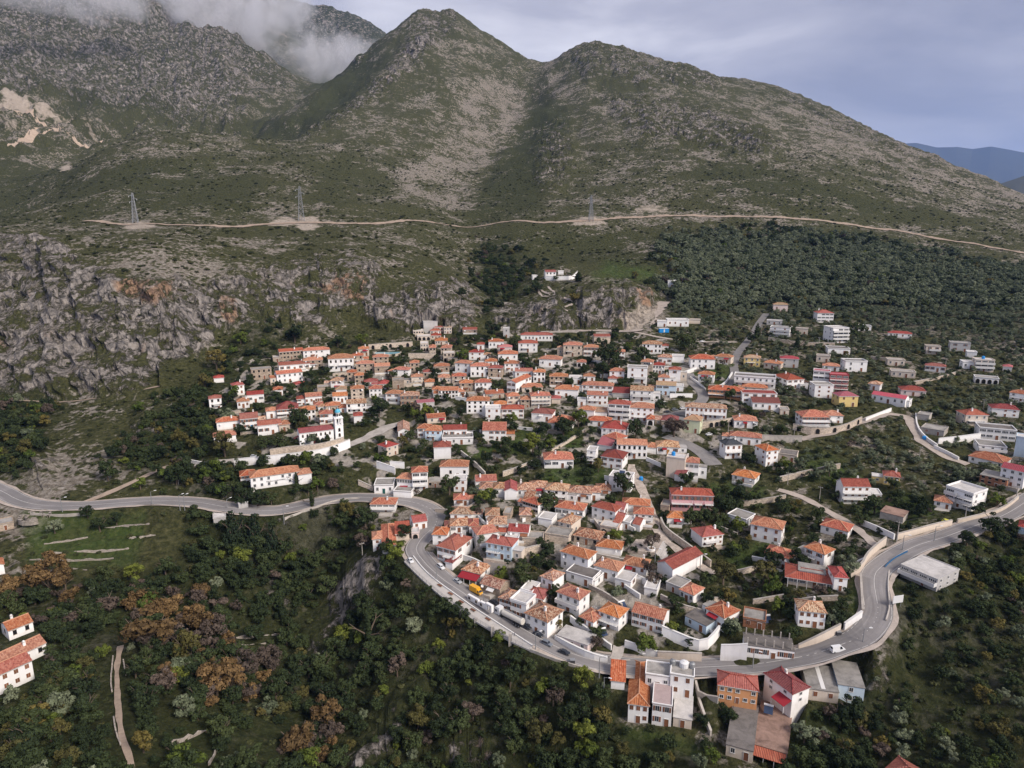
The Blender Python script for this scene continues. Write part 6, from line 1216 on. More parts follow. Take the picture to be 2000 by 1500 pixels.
size = np.where(sp == 'r', size*1.3, size); grv = (gy > 330) & (qy < 632) & (wood > .3); size = np.where(grv, 3.6+3.8*_rg.random(len(gx)), size); size = np.where((gy > 260) & (qy >= 600) & (qx > 1280), np.minimum(size, 3.4), size); size = np.where((qx > 1690) & (qy > 1080), np.minimum(size*.72, 4.2), size)
# the largest to the eye become trees of their own
app = size/qd*((qx > 10) & (qx < 1990) & (qy > 300) & (qy < 1490))*(size > 3.2); order = np.argsort(-app)
n_ind = max(0, 296-len(TREES)); ind = order[:n_ind]
for i in ind:
    P = Vector((float(gx[i]), float(gy[i]), float(gz[i])-.1)); rec = make_tree(P, float(size[i]), str(sp[i]), _tr, float(qx[i]), float(qy[i])); rec['scatter'] = True
rest = np.ones(len(gx), bool); rest[ind] = False
def protos(key_list):
    col = bpy.data.collections.new('growth_kinds'); out = []
    for k, (sp_, me) in enumerate(key_list):
        o = bpy.data.objects.new('%03d_growth' % k, me); col.objects.link(o); out.append(o)
    return col
def scatter(name, label_kind, X, Y, Z, idx, scl, hgt, col, tint):
    me = bpy.data.meshes.new(name); n = len(X); me.vertices.add(n)
    me.vertices.foreach_set('co', np.stack([X, Y, Z], -1).astype(np.float32).ravel())
    for nm, typ, arr in (('idx', 'INT', idx.astype(np.int32)), ('tint', 'FLOAT', tint.astype(np.float32)), ('yaw', 'FLOAT', (_rg.random(n)*6.283).astype(np.float32))):
        a = me.attributes.new(nm, typ, 'POINT'); a.data.foreach_set('value', arr)
    a = me.attributes.new('sc', 'FLOAT_VECTOR', 'POINT'); a.data.foreach_set('vector', np.stack([scl*_rg.uniform(.85, 1.2, n), scl*_rg.uniform(.8, 1.2, n), hgt], -1).astype(np.float32).ravel())
    o = link(name, me); tag(o, kind='stuff')
    ng = bpy.data.node_groups.new(name+'_growth', 'GeometryNodeTree')
    ng.interface.new_socket('Geometry', in_out='INPUT', socket_type='NodeSocketGeometry'); ng.interface.new_socket('Geometry', in_out='OUTPUT', socket_type='NodeSocketGeometry')
    gi, go = ng.nodes.new('NodeGroupInput'), ng.nodes.new('NodeGroupOutput')
    ci = ng.nodes.new('GeometryNodeCollectionInfo'); ci.inputs['Collection'].default_value = col; ci.inputs['Separate Children'].default_value = True; ci.inputs['Reset Children'].default_value = True
    ip = ng.nodes.new('GeometryNodeInstanceOnPoints'); ip.inputs['Pick Instance'].default_value = True
    def na(nm, typ):
        q = ng.nodes.new('GeometryNodeInputNamedAttribute'); q.data_type = typ; q.inputs['Name'].default_value = nm; return q.outputs['Attribute']
    cx = ng.nodes.new('ShaderNodeCombineXYZ'); ng.links.new(na('yaw', 'FLOAT'), cx.inputs[2])
    e2r = ng.nodes.new('FunctionNodeEulerToRotation'); ng.links.new(cx.outputs[0], e2r.inputs[0])
    ng.links.new(gi.outputs[0], ip.inputs['Points']); ng.links.new(ci.outputs[0], ip.inputs['Instance']); ng.links.new(na('idx', 'INT'), ip.inputs['Instance Index'])
    ng.links.new(e2r.outputs[0], ip.inputs['Rotation']); ng.links.new(na('sc', 'FLOAT_VECTOR'), ip.inputs['Scale']); ng.links.new(ip.outputs[0], go.inputs[0])
    md = o.modifiers.new('growth', 'NODES'); md.node_group = ng; return o
keys = [(k, me) for k in 'dloyrb' for me in CROWN[k]]; start = {}
for i, (k, me) in enumerate(keys): start.setdefault(k, [i, 0]); start[k][1] += 1
colW = protos(keys)
def pick(spa): return np.array([start[s][0]+int(_rg.integers(start[s][1])) for s in spa])
r_ = rest
scatter('woodland', None, gx[r_], gy[r_], gz[r_]-.25, pick(sp[r_]), size[r_], size[r_]*_rg.uniform(.8, 1.15, r_.sum()), colW, _rg.random(r_.sum()))
# low scrub: undergrowth below the trees, and maquis over the hills
colS = protos([('s', m_) for m_ in CROWN['s']]+[('s', m_) for m_ in CROWN['s'][:3]])
def scrub_field(name, x0, x1, y0, y1, sp_, s0, s1, fn):
    X, Y = jitter_grid(x0, x1, y0, y1, sp_, _rg); Z = height_at(X, Y); qx, qy, qd = project(X, Y, Z)
    k = (_rg.random(len(X)) < fn(X, Y, qx, qy)) & in_view(X, Y, Z, 2.0) & (qx > -150) & (qx < 2150) & (qy < 1640); X, Y, Z = X[k], Y[k], Z[k]
    s = s0+(s1-s0)*_rg.random(len(X))**2.2
    k = free_mask(X, Y, s*.35); X, Y, Z, s = X[k], Y[k], Z[k], s[k]
    scatter(name, None, X, Y, Z-.15, _rg.integers(0, 7, len(X)), s, s*_rg.uniform(.55, .9, len(X)), colS, _rg.random(len(X)))
scrub_field('undergrowth', -330, 420, 80, 420, 2.6, .9, 2.6, lambda X, Y, qx, qy: np.clip(.85-msample(M_pave, qx, qy)*.62-msample(M_rock, qx, qy)*.30-msample(M_bare, qx, qy)*.5, 0.03, 1)*(.55+1.1*perl(X/11, Y/11, 33))*np.where(msample(M_green, qx, qy) > .4, .35, 1))
scrub_field('maquis', -720, 820, 310, 1150, 5.2, 1.3, 4.2, lambda X, Y, qx, qy: np.clip(.66-msample(M_pave, qx, qy)*.6-msample(M_rock, qx, qy)*.08-msample(M_bare, qx, qy)*.5-msample(M_scree, qx, qy), 0, 1)*(.75+1.7*perl(X/44, Y/44, 34)+.7*perl(X/13, Y/13, 35))*np.clip(1.3-Y/900, .5, 1))
# ------------------------------------------------------------------ church and bell tower
house('A',1098,1328,322,112,-9,'G','white',DK,st=1,nowin=1,dr=.38,chim=False,name='church',cat='church',lab='long white church with dark red roof and arched windows beside bell tower',lm='the long white church')
ch = HOUSES[-1]
for i in range(7):
    q = link('window', window_mesh('arch', .6, 1.3), ch['o']); q.location = (-ch['W']/2+ch['W']*(i+.75)/7.6, 0, ch['H']*.62)
q = link('door', door_mesh('maroon', 1.3, 2.2), ch['o']); q.location = (-ch['W']*.06, 0, .03)
q = MB(); q.box(-ch['W']*.06-1.6, -ch['W']*.06+1.6, -1.1, -.004, 2.7, 2.85, 0); q.build('porch_roof', M['concrete'], ch['o'])
q = MB(); q.face([(-ch['W']/2-1.9, ch['D']*.3, 2.4), (-ch['W']/2-1.9, ch['D']*.7, 2.4), (-ch['W']/2-.01, ch['D']*.7, 3.3), (-ch['W']/2-.01, ch['D']*.3, 3.3)], 0); q.build('side_porch_roof', M['t_dark'], ch['o'])
def bell_tower():
    P = unproj(664, 859); s = scale_at(P); w = 15.5*s; h = 43*s/CP_; az = math.atan2(P.x, P.y)
    t = empty('bell_tower', P, -az+math.radians(10), 'tall white bell tower with turquoise dome at end of long white church', 'bell tower'); x = w/2
    b = MB(); b.box(-x, x, 0, w, -3, h*.68, 0); b.build('shaft', M['white'], t)
    b = MB(); z0, z1 = h*.70, h*.97                      # open belfry: corner piers
    b.box(-x-.12, x+.12, -.12, w+.12, h*.68+.001, z0, 0)
    for xx in (-x, x-.45*x):
        for yy in (0, w-.45*x): b.box(xx, xx+.45*x, yy, yy+.45*x, z0+.001, z1, 0)
    for q in (0, w-.3): b.box(-.12*x, .12*x, q, q+.3, z0+.001, z1, 0)
    b.box(-x-.2, x+.2, -.2, w+.2, z1+.001, z1+.35, 0); b.build('belfry', M['white'], t)
    c = MB(); c.lathe([(.55, z0+.9), (.5, z0+1.3), (.3, z0+1.8), (0, z0+2.0)], 10, 0, (0, w/2)); c.build('bell', M['dark_metal'], t)
    for zz in (.14, .38):
        q = link('window', window_mesh('arch', .8, 1.6), t); q.location = (0, 0, h*zz)
    d = MB(); cy = w/2; r = w*.33; zb = z1+.351; zt = zb+h*.22
    d.lathe([(r*1.02, zb), (r, zt), (0, zt)], 8, 0, (0, cy))
    for i in range(8):
        a = math.pi/8+i*math.pi/4; d.box(-.28, .28, -.05, .05, zb+.5, zt-.35, 1, Matrix.Translation((r*.96*math.cos(a), cy+r*.96*math.sin(a), 0)) @ Matrix.Rotation(a+math.pi/2, 4, 'Z'))
    d.build('drum', [M['white'], M['black']], t)
    e = MB(); e.lathe([(r*1.12*math.cos(k*math.pi/14), zt+.02+r*1.25*math.sin(k*math.pi/14)) for k in range(7)]+[(0, zt+r*1.27)], 14, 0, (0, cy))
    dm = e.build('dome', M['dome'], t, smooth=True); f = MB(); zc = zt+r*1.25; f.box(-.05, .05, cy-.05, cy+.05, zc, zc+1.0, 0); f.box(-.3, .3, cy-.051, cy+.051, zc+.6, zc+.7, 0); f.build('cross', M['frame'], dm)
    HOUSES.append(dict(o=t, px=664, py=830, W=w, D=w, H=h, top=h, n=1, roof='T', wall='white', rmat=O, lab=t['label'], P=P, az=az, yaw=0, crop='X', lm='the bell tower'))
bell_tower()
sch = next(r for r in HOUSES if r['o'].name.startswith('school'))
cu = bpy.data.curves.new('lettering', 'FONT'); cu.body = 'SHKOLLA ZANE MARKET'; cu.size = .6; cu.align_x = 'CENTER'; cu.extrude = .03
cu.materials.append(M['dark_metal']); tx = bpy.data.objects.new('lettering', cu); C.objects.link(tx); bpy.context.view_layer.update(); _tm = bpy.data.meshes.new_from_object(tx.evaluated_get(bpy.context.evaluated_depsgraph_get())); bpy.data.objects.remove(tx); tx = link('lettering', _tm); tx.parent = sch['o']; tx.location = (0, -.06, sch['H']*.47); tx.rotation_euler = (math.pi/2, 0, 0)

rs = next(r for r in HOUSES if r.get('lm') == 'the red skirt roof restaurant')
q = MB(); q.box(-rs['W']*.28, rs['W']*.28, rs['D']*.3, rs['D']*.98, rs['H']+.2, rs['H']+1.35, 0); q.box(-rs['W']*.28-.2, rs['W']*.28+.2, rs['D']*.3-.2, rs['D']*.98+.2, rs['H']+1.352, rs['H']+1.5, 1); q.build('roof_terrace', [M['white'], M['flatroof']], rs['o'])
for f in range(6):
    q = MB(); q.bar((-rs['W']/2+rs['W']*f/5, -1.2, -3), (-rs['W']/2+rs['W']*f/5, -1.2, rs['H']), .12, 0); q.build('post', M['frame'], rs['o'])
def sloping_awning(lm, x0, x1, z, out, drop, mk, posts=0):
    r = next(h for h in HOUSES if h.get('lm') == lm); q = MB(); a, c = x0*r['W'], x1*r['W']; z *= r['H']
    for t_ in (0, -.1): q.face([(a,-out,z-drop+t_),(c,-out,z-drop+t_),(c,-.006,z+t_),(a,-.006,z+t_)], 0)
    q.build('awning', [M[mk]], r['o'])
    for k in range(posts):
        q = MB(); x = lerp(a+.1, c-.1, k/max(1, posts-1)); q.bar((x,-out+.1,-1),(x,-out+.1,z-drop-.12),.09,0); q.build('post', M['frame'], r['o'])
sloping_awning('the roadside cafe', -.5, .5, .95, 3.0, .7, 'redawn', 4)
sloping_awning('the brown roofed bottom house', -.48, .48, .98, 2.4, .8, 't_red', 4)
sloping_awning('the awning house below the road', .05, .5, .5, 2.6, .7, 'redawn', 2)
bs = next(h for h in HOUSES if h['lab'] and 'white striped roof' in h['lab']); q = MB(); q.box(-bs['W']*.06, bs['W']*.08, .4, bs['D']-.4, bs['H']+.163, bs['H']+.2, 0); q.build('roof_stripe', [M['frame']], bs['o'])
pb = next(r for r in HOUSES if r.get('lm') == 'the posted roof building')
for f in range(6):
    for g in (.08, .9):
        q = MB(); x_ = -pb['W']/2+pb['W']*(f+.3)/5.6; q.box(x_-.14, x_+.14, pb['D']*g-.14, pb['D']*g+.14, pb['H']+.162, pb['H']+1.9, 0); q.build('post', M['concrete'], pb['o'])
# ------------------------------------------------------------------ garden and retaining walls
WALLS = []
def wall(px, h, mk, thick=.4, cat='wall', name='garden_wall', lab=None, cope=True, arches=0, zs=None):
    P = smooth_path([unproj(*p) for p in px], 2.5 if mk != 'drystone' else 1.3, 1); b = MB(); thick = .3 if mk == 'drystone' else thick; L, R = strip_pts(P, -thick/2, thick/2)
    hz = [p.z+h*(random.uniform(.15, 1.1) if mk == 'drystone' else 1) for p in P]
    for i in range(len(P)-1):
        a, c, d, e = L[i], L[i+1], R[i+1], R[i]; za, zc = hz[i], hz[i+1]; lo = -1.6
        b.face([(a.x,a.y,a.z+lo),(c.x,c.y,c.z+lo),(c.x,c.y,zc),(a.x,a.y,za)], 0, [(0,0),(1,0),(1,1),(0,1)]); b.face([(d.x,d.y,d.z+lo),(e.x,e.y,e.z+lo),(e.x,e.y,za),(d.x,d.y,zc)], 0)
        b.face([(a.x,a.y,za),(c.x,c.y,zc),(d.x,d.y,zc),(e.x,e.y,za)], 0)
    for i, (l, r) in ((0,(L[0],R[0])),(-1,(L[-1],R[-1]))): b.face([(l.x,l.y,l.z-1.6),(r.x,r.y,r.z-1.6),(r.x,r.y,hz[i]),(l.x,l.y,hz[i])], 0)
    mid = P[len(P)//2]; o = b.build(name, M[mk])
    me = o.data; 
    for v in me.vertices: v.co -= mid
    o.location = mid; o['category'] = cat; o['kind'] = 'thing'
    if cope and h > 1.0:
        q = MB(); L2, R2 = strip_pts(P, -thick/2-.08, thick/2+.08); up = Vector((0,0,h+.01))
        for i in range(len(P)-1):
            z = [p-mid+up for p in (L2[i], L2[i+1], R2[i+1], R2[i])]; z2 = [p+Vector((0,0,.12)) for p in z]
            q.face(z2, 0); q.face([z[0],z[1],z2[1],z2[0]], 0); q.face([z[2],z[3],z2[3],z2[2]], 0)
        q.build('coping', M['frame' if mk == 'white' else 'concrete'], o)
    if arches:
        for i in range(arches):
            k = int((i+.5)/arches*(len(P)-1)); d = P[min(k+1, len(P)-1)]-P[max(k-1, 0)]
            a = link('arch', window_mesh('arch', 1.7, min(2.4, h*.85)), o); n = Vector((d.y, -d.x, 0)).normalized(); s_ = 1 if n.y < 0 else -1
            a.location = P[k]-mid+n*s_*(thick/2+.02)+Vector((0,0,.1)); a.rotation_euler = (0, 0, math.atan2(d.y, d.x) if s_ > 0 else math.atan2(d.y, d.x)+math.pi)
    WALLS.append(dict(o=o, px=sum(p[0] for p in px)/len(px), py=sum(p[1] for p in px)/len(px), desc=('low ' if h < 1.3 else 'tall ' if h >= 2.8 else '')+{'white':'white plastered','cream':'cream','paleston':'pale stone','concrete':'grey concrete','drystone':'dry stone','bluefence':'dark blue painted'}[mk]+(' arched wall' if arches else ' retaining wall' if name == 'retaining_wall' else ' parapet' if name == 'parapet_wall' else ' garden wall'), lab=lab)); return o
W_ = [([(528,890),(560,884),(600,882),(640,876),(672,865)],2.6,'paleston'),([(458,913),(560,903),(640,892),(684,874)],3.4,'white'),([(374,905),(400,910),(425,915)],1.4,'white'),
([(1752,1054),(1790,1044),(1820,1035),(1858,1027)],2.0,'cream'),([(1869,1023),(1900,1016),(1940,1006),(1965,995),(1988,976)],1.5,'cream'),([(1686,1027),(1710,1037),(1746,1054)],1.8,'white'),
([(1729,1064),(1708,1080),(1690,1098),(1682,1118),(1660,1129)],2.6,'cream'),([(1680,1128),(1682,1160),(1684,1200)],1.4,'cream'),([(1648,1232),(1682,1208)],2.2,'white'),([(1558,1277),(1600,1257),(1640,1236)],2.6,'cream'),
([(1084,1253),(1110,1268),(1150,1287),(1186,1297)],1.9,'white'),([(1114,1212),(1150,1238),(1194,1270)],1.5,'white'),([(1204,1299),(1260,1295),(1282,1294)],1.2,'concrete'),([(1220,1264),(1250,1274),(1284,1286)],2.0,'white'),([(1284,1289),(1330,1291),(1370,1293)],2.5,'cream'),
([(1292,1242),(1320,1254),(1358,1270),(1380,1272),(1404,1242)],3.0,'white'),([(1406,1291),(1430,1291),(1458,1289)],4.6,'white'),
([(1290,1022),(1298,1042),(1340,1072),(1388,1108)],2.2,'paleston'),([(900,887),(925,906),(948,930)],1.5,'concrete'),([(982,931),(1010,922),(1040,909)],2.0,'paleston'),([(1054,895),(1090,877),(1144,843)],1.3,'paleston'),
([(736,914),(772,926)],2.8,'white'),([(762,913),(790,915)],2.5,'white'),([(700,946),(728,959)],1.8,'paleston'),([(1522,941),(1580,927),(1640,915)],2.0,'paleston'),([(1524,921),(1566,915)],1.6,'paleston'),([(1486,861),(1530,863),(1566,863)],2.6,'concrete'),
([(1442,989),(1480,986),(1534,977)],2.0,'paleston'),([(1548,840),(1600,850),(1650,842),(1682,826)],2.8,'paleston',5),([(1690,823),(1740,803)],1.5,'white'),([(1788,813),(1790,838),(1806,859),(1830,875)],1.5,'white'),([(1832,867),(1870,863),(1914,857)],2.4,'white'),
([(1824,876),(1850,888),(1872,900)],1.4,'white'),([(1336,731),(1360,722)],1.5,'white'),([(1348,740),(1368,754),(1378,764)],1.2,'white'),([(1388,761),(1414,755),(1430,731)],1.2,'white'),([(1308,777),(1352,777)],2.0,'white'),
([(720,683),(770,679),(806,677)],3.0,'paleston',3),([(798,699),(852,699)],2.6,'paleston'),([(1366,838),(1400,834),(1442,828)],3.2,'paleston',6),([(1012,661),(1060,654),(1130,651)],2.0,'concrete'),
([(1438,1123),(1480,1113),(1512,1113)],1.5,'paleston'),([(1546,1181),(1590,1175),(1636,1173)],1.5,'paleston'),([(1364,1372),(1374,1402),(1388,1438)],1.4,'concrete'),([(1358,1342),(1364,1368),(1402,1374)],1.8,'concrete'),
([(331,1456),(385,1435),(441,1414)],1.0,'drystone'),([(221,1282),(216,1330),(219,1352)],.5,'drystone'),([(222,1400),(226,1430),(236,1456)],.6,'drystone'),([(86,1063),(130,1058),(172,1050)],.6,'drystone'),([(100,1082),(180,1077),(252,1072)],.6,'drystone'),([(58,1094),(140,1096),(222,1091)],.6,'drystone'),([(204,1031),(250,1027),(292,1024)],.5,'drystone'),([(252,1052),(304,1045)],.6,'drystone'),([(60,1118),(120,1112),(170,1114)],.6,'drystone'),([(455,1246),(500,1243),(545,1240)],.6,'drystone'),([(460,1262),(520,1258)],.5,'drystone'),([(300,1215),(330,1208)],.5,'drystone'),([(427,1457),(408,1496)],.8,'drystone'),([(241,1290),(246,1320)],.5,'drystone'),([(560,1130),(575,1126)],1.0,'drystone'),
([(1066,547),(1086,548),(1100,547),(1119,547),(1128,537)],3.0,'white',0,'tall white yard wall in front of the hilltop hermitage'),([(880,1050),(910,1046)],1.2,'white'),([(1000,1092),(1040,1080),(1064,1076)],2.4,'paleston'),([(1120,1086),(1170,1096),(1226,1108)],2.4,'paleston'),([(1206,1024),(1240,1040)],1.5,'white'),
([(1240,1132),(1284,1152)],1.8,'white'),([(1396,1030),(1440,1048)],1.2,'paleston'),([(1468,1094),(1500,1100)],1.3,'white'),([(850,1000),(900,1004),(925,990),(950,975)],1.3,'paleston'),([(1180,800),(1240,806)],1.5,'white'),([(1000,838),(1040,842)],1.3,'white'),([(1130,790),(1200,794)],1.6,'white'),
([(760,760),(800,756),(840,748)],1.8,'paleston'),([(650,735),(690,730)],1.5,'paleston'),([(470,850),(520,846)],1.3,'paleston'),([(680,790),(740,800)],1.6,'paleston'),([(1236,790),(1300,790)],1.4,'white'),([(870,905),(900,930)],1.5,'paleston'),([(1460,700),(1520,712)],1.3,'paleston'),([(1500,665),(1560,675),(1630,676)],2.0,'paleston'),
([(1700,700),(1780,712)],1.3,'paleston'),([(1778,752),(1830,742),(1866,732)],1.5,'paleston'),([(1600,1020),(1640,1044)],1.3,'white'),([(1660,1110),(1690,1096)],1.2,'white'),([(890,780),(940,790)],1.5,'white'),([(1060,960),(1120,970)],1.4,'paleston'),([(1180,936),(1230,945)],1.4,'white'),([(1262,900),(1290,912)],1.5,'white'),([(890,1088),(930,1100),(948,1112)],1.5,'white'),([(940,1040),(975,1046),(1010,1040)],1.3,'paleston'),([(1010,1056),(1040,1062)],1.6,'white'),([(960,1060),(968,1085)],1.4,'paleston'),([(1020,1020),(1060,1012)],1.4,'white'),([(1066,1150),(1100,1168)],1.4,'white'),([(1150,1150),(1190,1170),(1215,1190)],1.5,'paleston'),([(1220,1150),(1250,1170)],1.4,'white'),([(1290,1170),(1330,1190),(1370,1200)],1.5,'paleston'),([(1380,1180),(1420,1170)],1.4,'paleston'),([(1470,1180),(1530,1170)],1.4,'paleston'),([(1100,1010),(1130,1030)],1.3,'white'),([(1160,1020),(1180,1046)],1.4,'paleston'),([(930,1010),(950,1030)],1.3,'white'),([(1330,990),(1380,1000)],1.3,'paleston'),([(1440,1040),(1480,1030),(1510,1020)],1.3,'paleston'),([(560,768),(600,764)],1.4,'paleston'),([(700,756),(740,752)],1.4,'paleston'),([(860,768),(900,774)],1.4,'paleston'),([(960,790),(1000,796)],1.4,'white'),([(1100,746),(1150,742)],1.4,'paleston'),([(1040,706),(1090,700)],1.4,'paleston'),([(1150,706),(1180,712)],1.3,'white'),([(1180,765),(1220,768)],1.3,'white'),([(600,812),(650,806)],1.3,'paleston'),([(420,812),(470,806)],1.3,'paleston'),([(810,850),(850,856)],1.3,'paleston'),([(900,850),(940,846)],1.4,'white'),([(1290,880),(1330,888)],1.4,'white'),([(1100,905),(1140,898)],1.3,'paleston')]
for r in W_:
    wall(r[0], r[1], r[2], name='retaining_wall' if r[2] in ('concrete',) else 'garden_wall', arches=r[3] if len(r) > 3 else 0, lab=r[4] if len(r) > 4 else None)
wall([(1035,1272),(1066,1284),(1100,1297),(1140,1308),(1178,1316)], .8, 'concrete', .3, name='parapet_wall', cope=False)
wall([(556,1015),(610,995),(660,978),(702,975)], .8, 'concrete', .3, name='parapet_wall', cope=False)
wall([(60,1006),(110,1010),(170,1006)], .9, 'concrete', .3, name='parapet_wall', cope=False)
wall([(1728,1110),(1744,1094),(1772,1080)], .8, 'bluefence', .12, name='railing_fence', cat='fence', cope=False, lab='dark blue railing fence along outer edge of the road curve')
wall([(1736,1118),(1734,1150),(1738,1190),(1730,1215)], .8, 'concrete', .3, name='parapet_wall', cope=False)

# ------------------------------------------------------------------ promenade deck on piers along the outer side of the road
def road_z(p): return min(main_path, key=lambda q: (q.x-p.x)**2+(q.y-p.y)**2).z
def on_road(x, y, dz=0.0):
    p = unproj(x, y)
    for _ in range(4): p = unproj_z(x, y, road_z(p)+dz)
    return p
OUT = [on_road(*p, .12) for p in [(789,1096),(812,1120),(840,1146),(876,1176),(920,1208),(960,1232),(1000,1254),(1036,1270)]]
INN = [on_road(*p, .12) for p in [(808,1087),(829,1114),(857,1138),(894,1164),(928,1189),(966,1213),(1006,1239),(1041,1262)]]
OUT, INN = smooth_path(OUT, 2.0, 1), smooth_path(INN, 2.0, 1); n_ = min(len(OUT), len(INN))
OUT = [OUT[int(i*(len(OUT)-1)/(n_-1))] for i in range(n_)]; INN = [INN[int(i*(len(INN)-1)/(n_-1))] for i in range(n_)]
pc = OUT[n_//2]; prom = empty('promenade', pc, 0, 'pale promenade deck on piers along the outer side of the main road', 'promenade')
b = MB()
for i in range(n_-1):
    a, c, d, e = [p-pc for p in (OUT[i], OUT[i+1], INN[i+1], INN[i])]; dn = Vector((0,0,-.45))
    b.face([a,c,d,e], 0, [(p.x,p.y) for p in (a,c,d,e)]); b.face([a+dn,c+dn,c,a], 0); b.face([d+dn,e+dn,e,d], 0); b.face([a+dn,e+dn,d+dn,c+dn], 0)
M['deck'] = mat_concrete('promenade_paving', (.50, .475, .45), .15); b.build('deck', M['deck'], prom)
for i in range(3, n_-1, max(3, n_//9)):
    q = MB(); p = OUT[i].lerp(INN[i], .12)-pc; g = height_at(OUT[i].x, OUT[i].y)-pc.z-1.5; q.box(p.x-.45, p.x+.45, p.y-.45, p.y+.45, min(g, -4), -.452, 0); q.build('pier', M['concrete'], prom)
r_b = MB()
for i in range(n_-1):
    a, c = OUT[i].lerp(INN[i], .02)-pc, OUT[i+1].lerp(INN[i+1], .02)-pc
    r_b.bar(a, a+Vector((0,0,1.05)), .04, 0)
    for zz in (.4, .75, 1.05): r_b.bar(a+Vector((0,0,zz)), c+Vector((0,0,zz)), .03, 0)
r_b.build('railing', M['grey_metal'], prom)
kb = MB()
for i in range(n_-1):
    a, c = INN[i]-pc, INN[i+1]-pc; d = (OUT[i]-INN[i]).normalized()*.3; up = Vector((0,0,.4)); z = Vector((0,0,.003))
    kb.face([a+up,c+up,c+d+up,a+d+up], 0); kb.face([a+d+z,c+d+z,c+d+up,a+d+up], 0); kb.face([a+z,c+z,c+up,a+up], 0)
kb.build('kerb', M['frame'], prom)
for k, (x, y) in enumerate([(859,1145),(880,1161),(901,1177),(924,1193),(953,1211)]):
    P = on_road(x, y, .12); d = (OUT[n_//2+1]-OUT[n_//2]); t = empty('bench', P, math.atan2(d.y, d.x), None, 'bench', 'benches on the promenade deck'); t.scale = (.85,.85,.85)
    q = MB()
    for j in range(3): q.box(-1.1, 1.1, -.42+j*.29, -.42+j*.29+.22, .40, .46, 0)
    q.build('seat', M['brown'], t)
    for sx in (-.8, .8): l = MB(); l.box(sx-.08, sx+.08, -.3, .3, 0, .397, 0); l.build('leg', M['concrete'], t)
    t['label'] = ['brown bench on the promenade, farthest up the road','brown bench on the promenade next to the standing person','middle bench of the five brown promenade benches','brown bench in front of the white promenade wall','brown bench on the promenade nearest the tanker lorry'][k]
# white memorial wall with an arch at its end
a, c = on_road(915,1170,.12), on_road(958,1200,.12); d = c-a; L = d.length; t = empty('memorial_wall', a, math.atan2(d.y, d.x), 'long low white wall with arched end standing on the promenade', 'wall'); t.scale = (1, .6, .72)
q = MB(); q.box(0, L*.48, -.6, .6, 0, 2.3, 0); q.box(L*.48+.003, L*.56, -.45, .45, 0, 1.6, 0); q.box(L*.56+.003, L-1.6, -.6, .6, 0, 2.3, 0); q.build('wall', M['white'], t)
q = MB(); q.box(L-1.597, L-1.1, -.7, .7, 0, 3.0, 0); q.box(L+.3, L+.8, -.7, .7, 0, 3.0, 0); q.box(L-1.1, L+.3, -.7, .7, 2.3, 3.0, 0); q.build('arch', M['white'], t)
for f in (.08, .40, .62): w2 = link('niche', window_mesh('arch', .7, 1.3), t); w2.location = (L*f, -.6, .5)

# ------------------------------------------------------------------ stepped plaza with its planter
pz = unproj(1262, 1062).z+.5
def flat(x, y, z): return unproj_z(x, y, z)
pl = [flat(*p, pz) for p in [(1226,1074),(1252,1040),(1278,1030),(1300,1046),(1281,1080)]]; cen = sum(pl, Vector())/5
pla = empty('plaza', cen, 0, 'small paved plaza terrace with a bare tree in a round planter', 'plaza'); b = MB()
b.face([p-cen for p in pl], 0, [((p-cen).x, (p-cen).y) for p in pl])
for i in range(5): a, c = pl[i]-cen, pl[(i+1)%5]-cen; dn = Vector((0,0,-4.5)); b.face([a+dn, c+dn, c, a], 0)
b.build('terrace', M['paving'], pla)
st = empty('stairway', pl[3], 0, 'wide flight of pale stone steps falling from the plaza', 'stairs'); A0, A1 = pl[3], pl[4]; fall = (flat(1330,1076,pz-2.6)-A0); fall.z = 0
for k in range(11):
    q = MB(); o0 = fall*(k/11); o1 = fall*((k+1)/11); z = -.24*(k+1)
    pts = [A0+o0, A0+o1, A1+o1, A1+o0]; pts = [Vector((p.x, p.y, pz+z))-pl[3] for p in pts]
    q.face(pts[::-1], 0); dn = Vector((0,0,-1.4)); 
    for i in range(4): q.face([pts[i]+dn, pts[(i+1)%4]+dn, pts[(i+1)%4], pts[i]], 0)
    q.build('step', M['deck'], st)
tp = flat(1272, 1074, pz+.02); pt_ = empty('planter', tp, 0, 'round white planter at foot of bare plaza tree', 'planter'); q = MB(); q.lathe([(0,.45),(1.0,.45)], 14, 1); q.lathe([(1.0,.45),(1.05,.7),(1.3,.7),(1.3,0)], 14, 0); q.build('basin', [M['white'], M['dirt']], pt_)
rec = make_tree(tp+Vector((0,0,.4)), 5.5, 'b', _tr, 1272, 1074); rec['o'].children[1].scale = (1, 1, 1); rec['o']['label'] = 'leafless plane tree in the round planter of the plaza'; rec['done'] = True

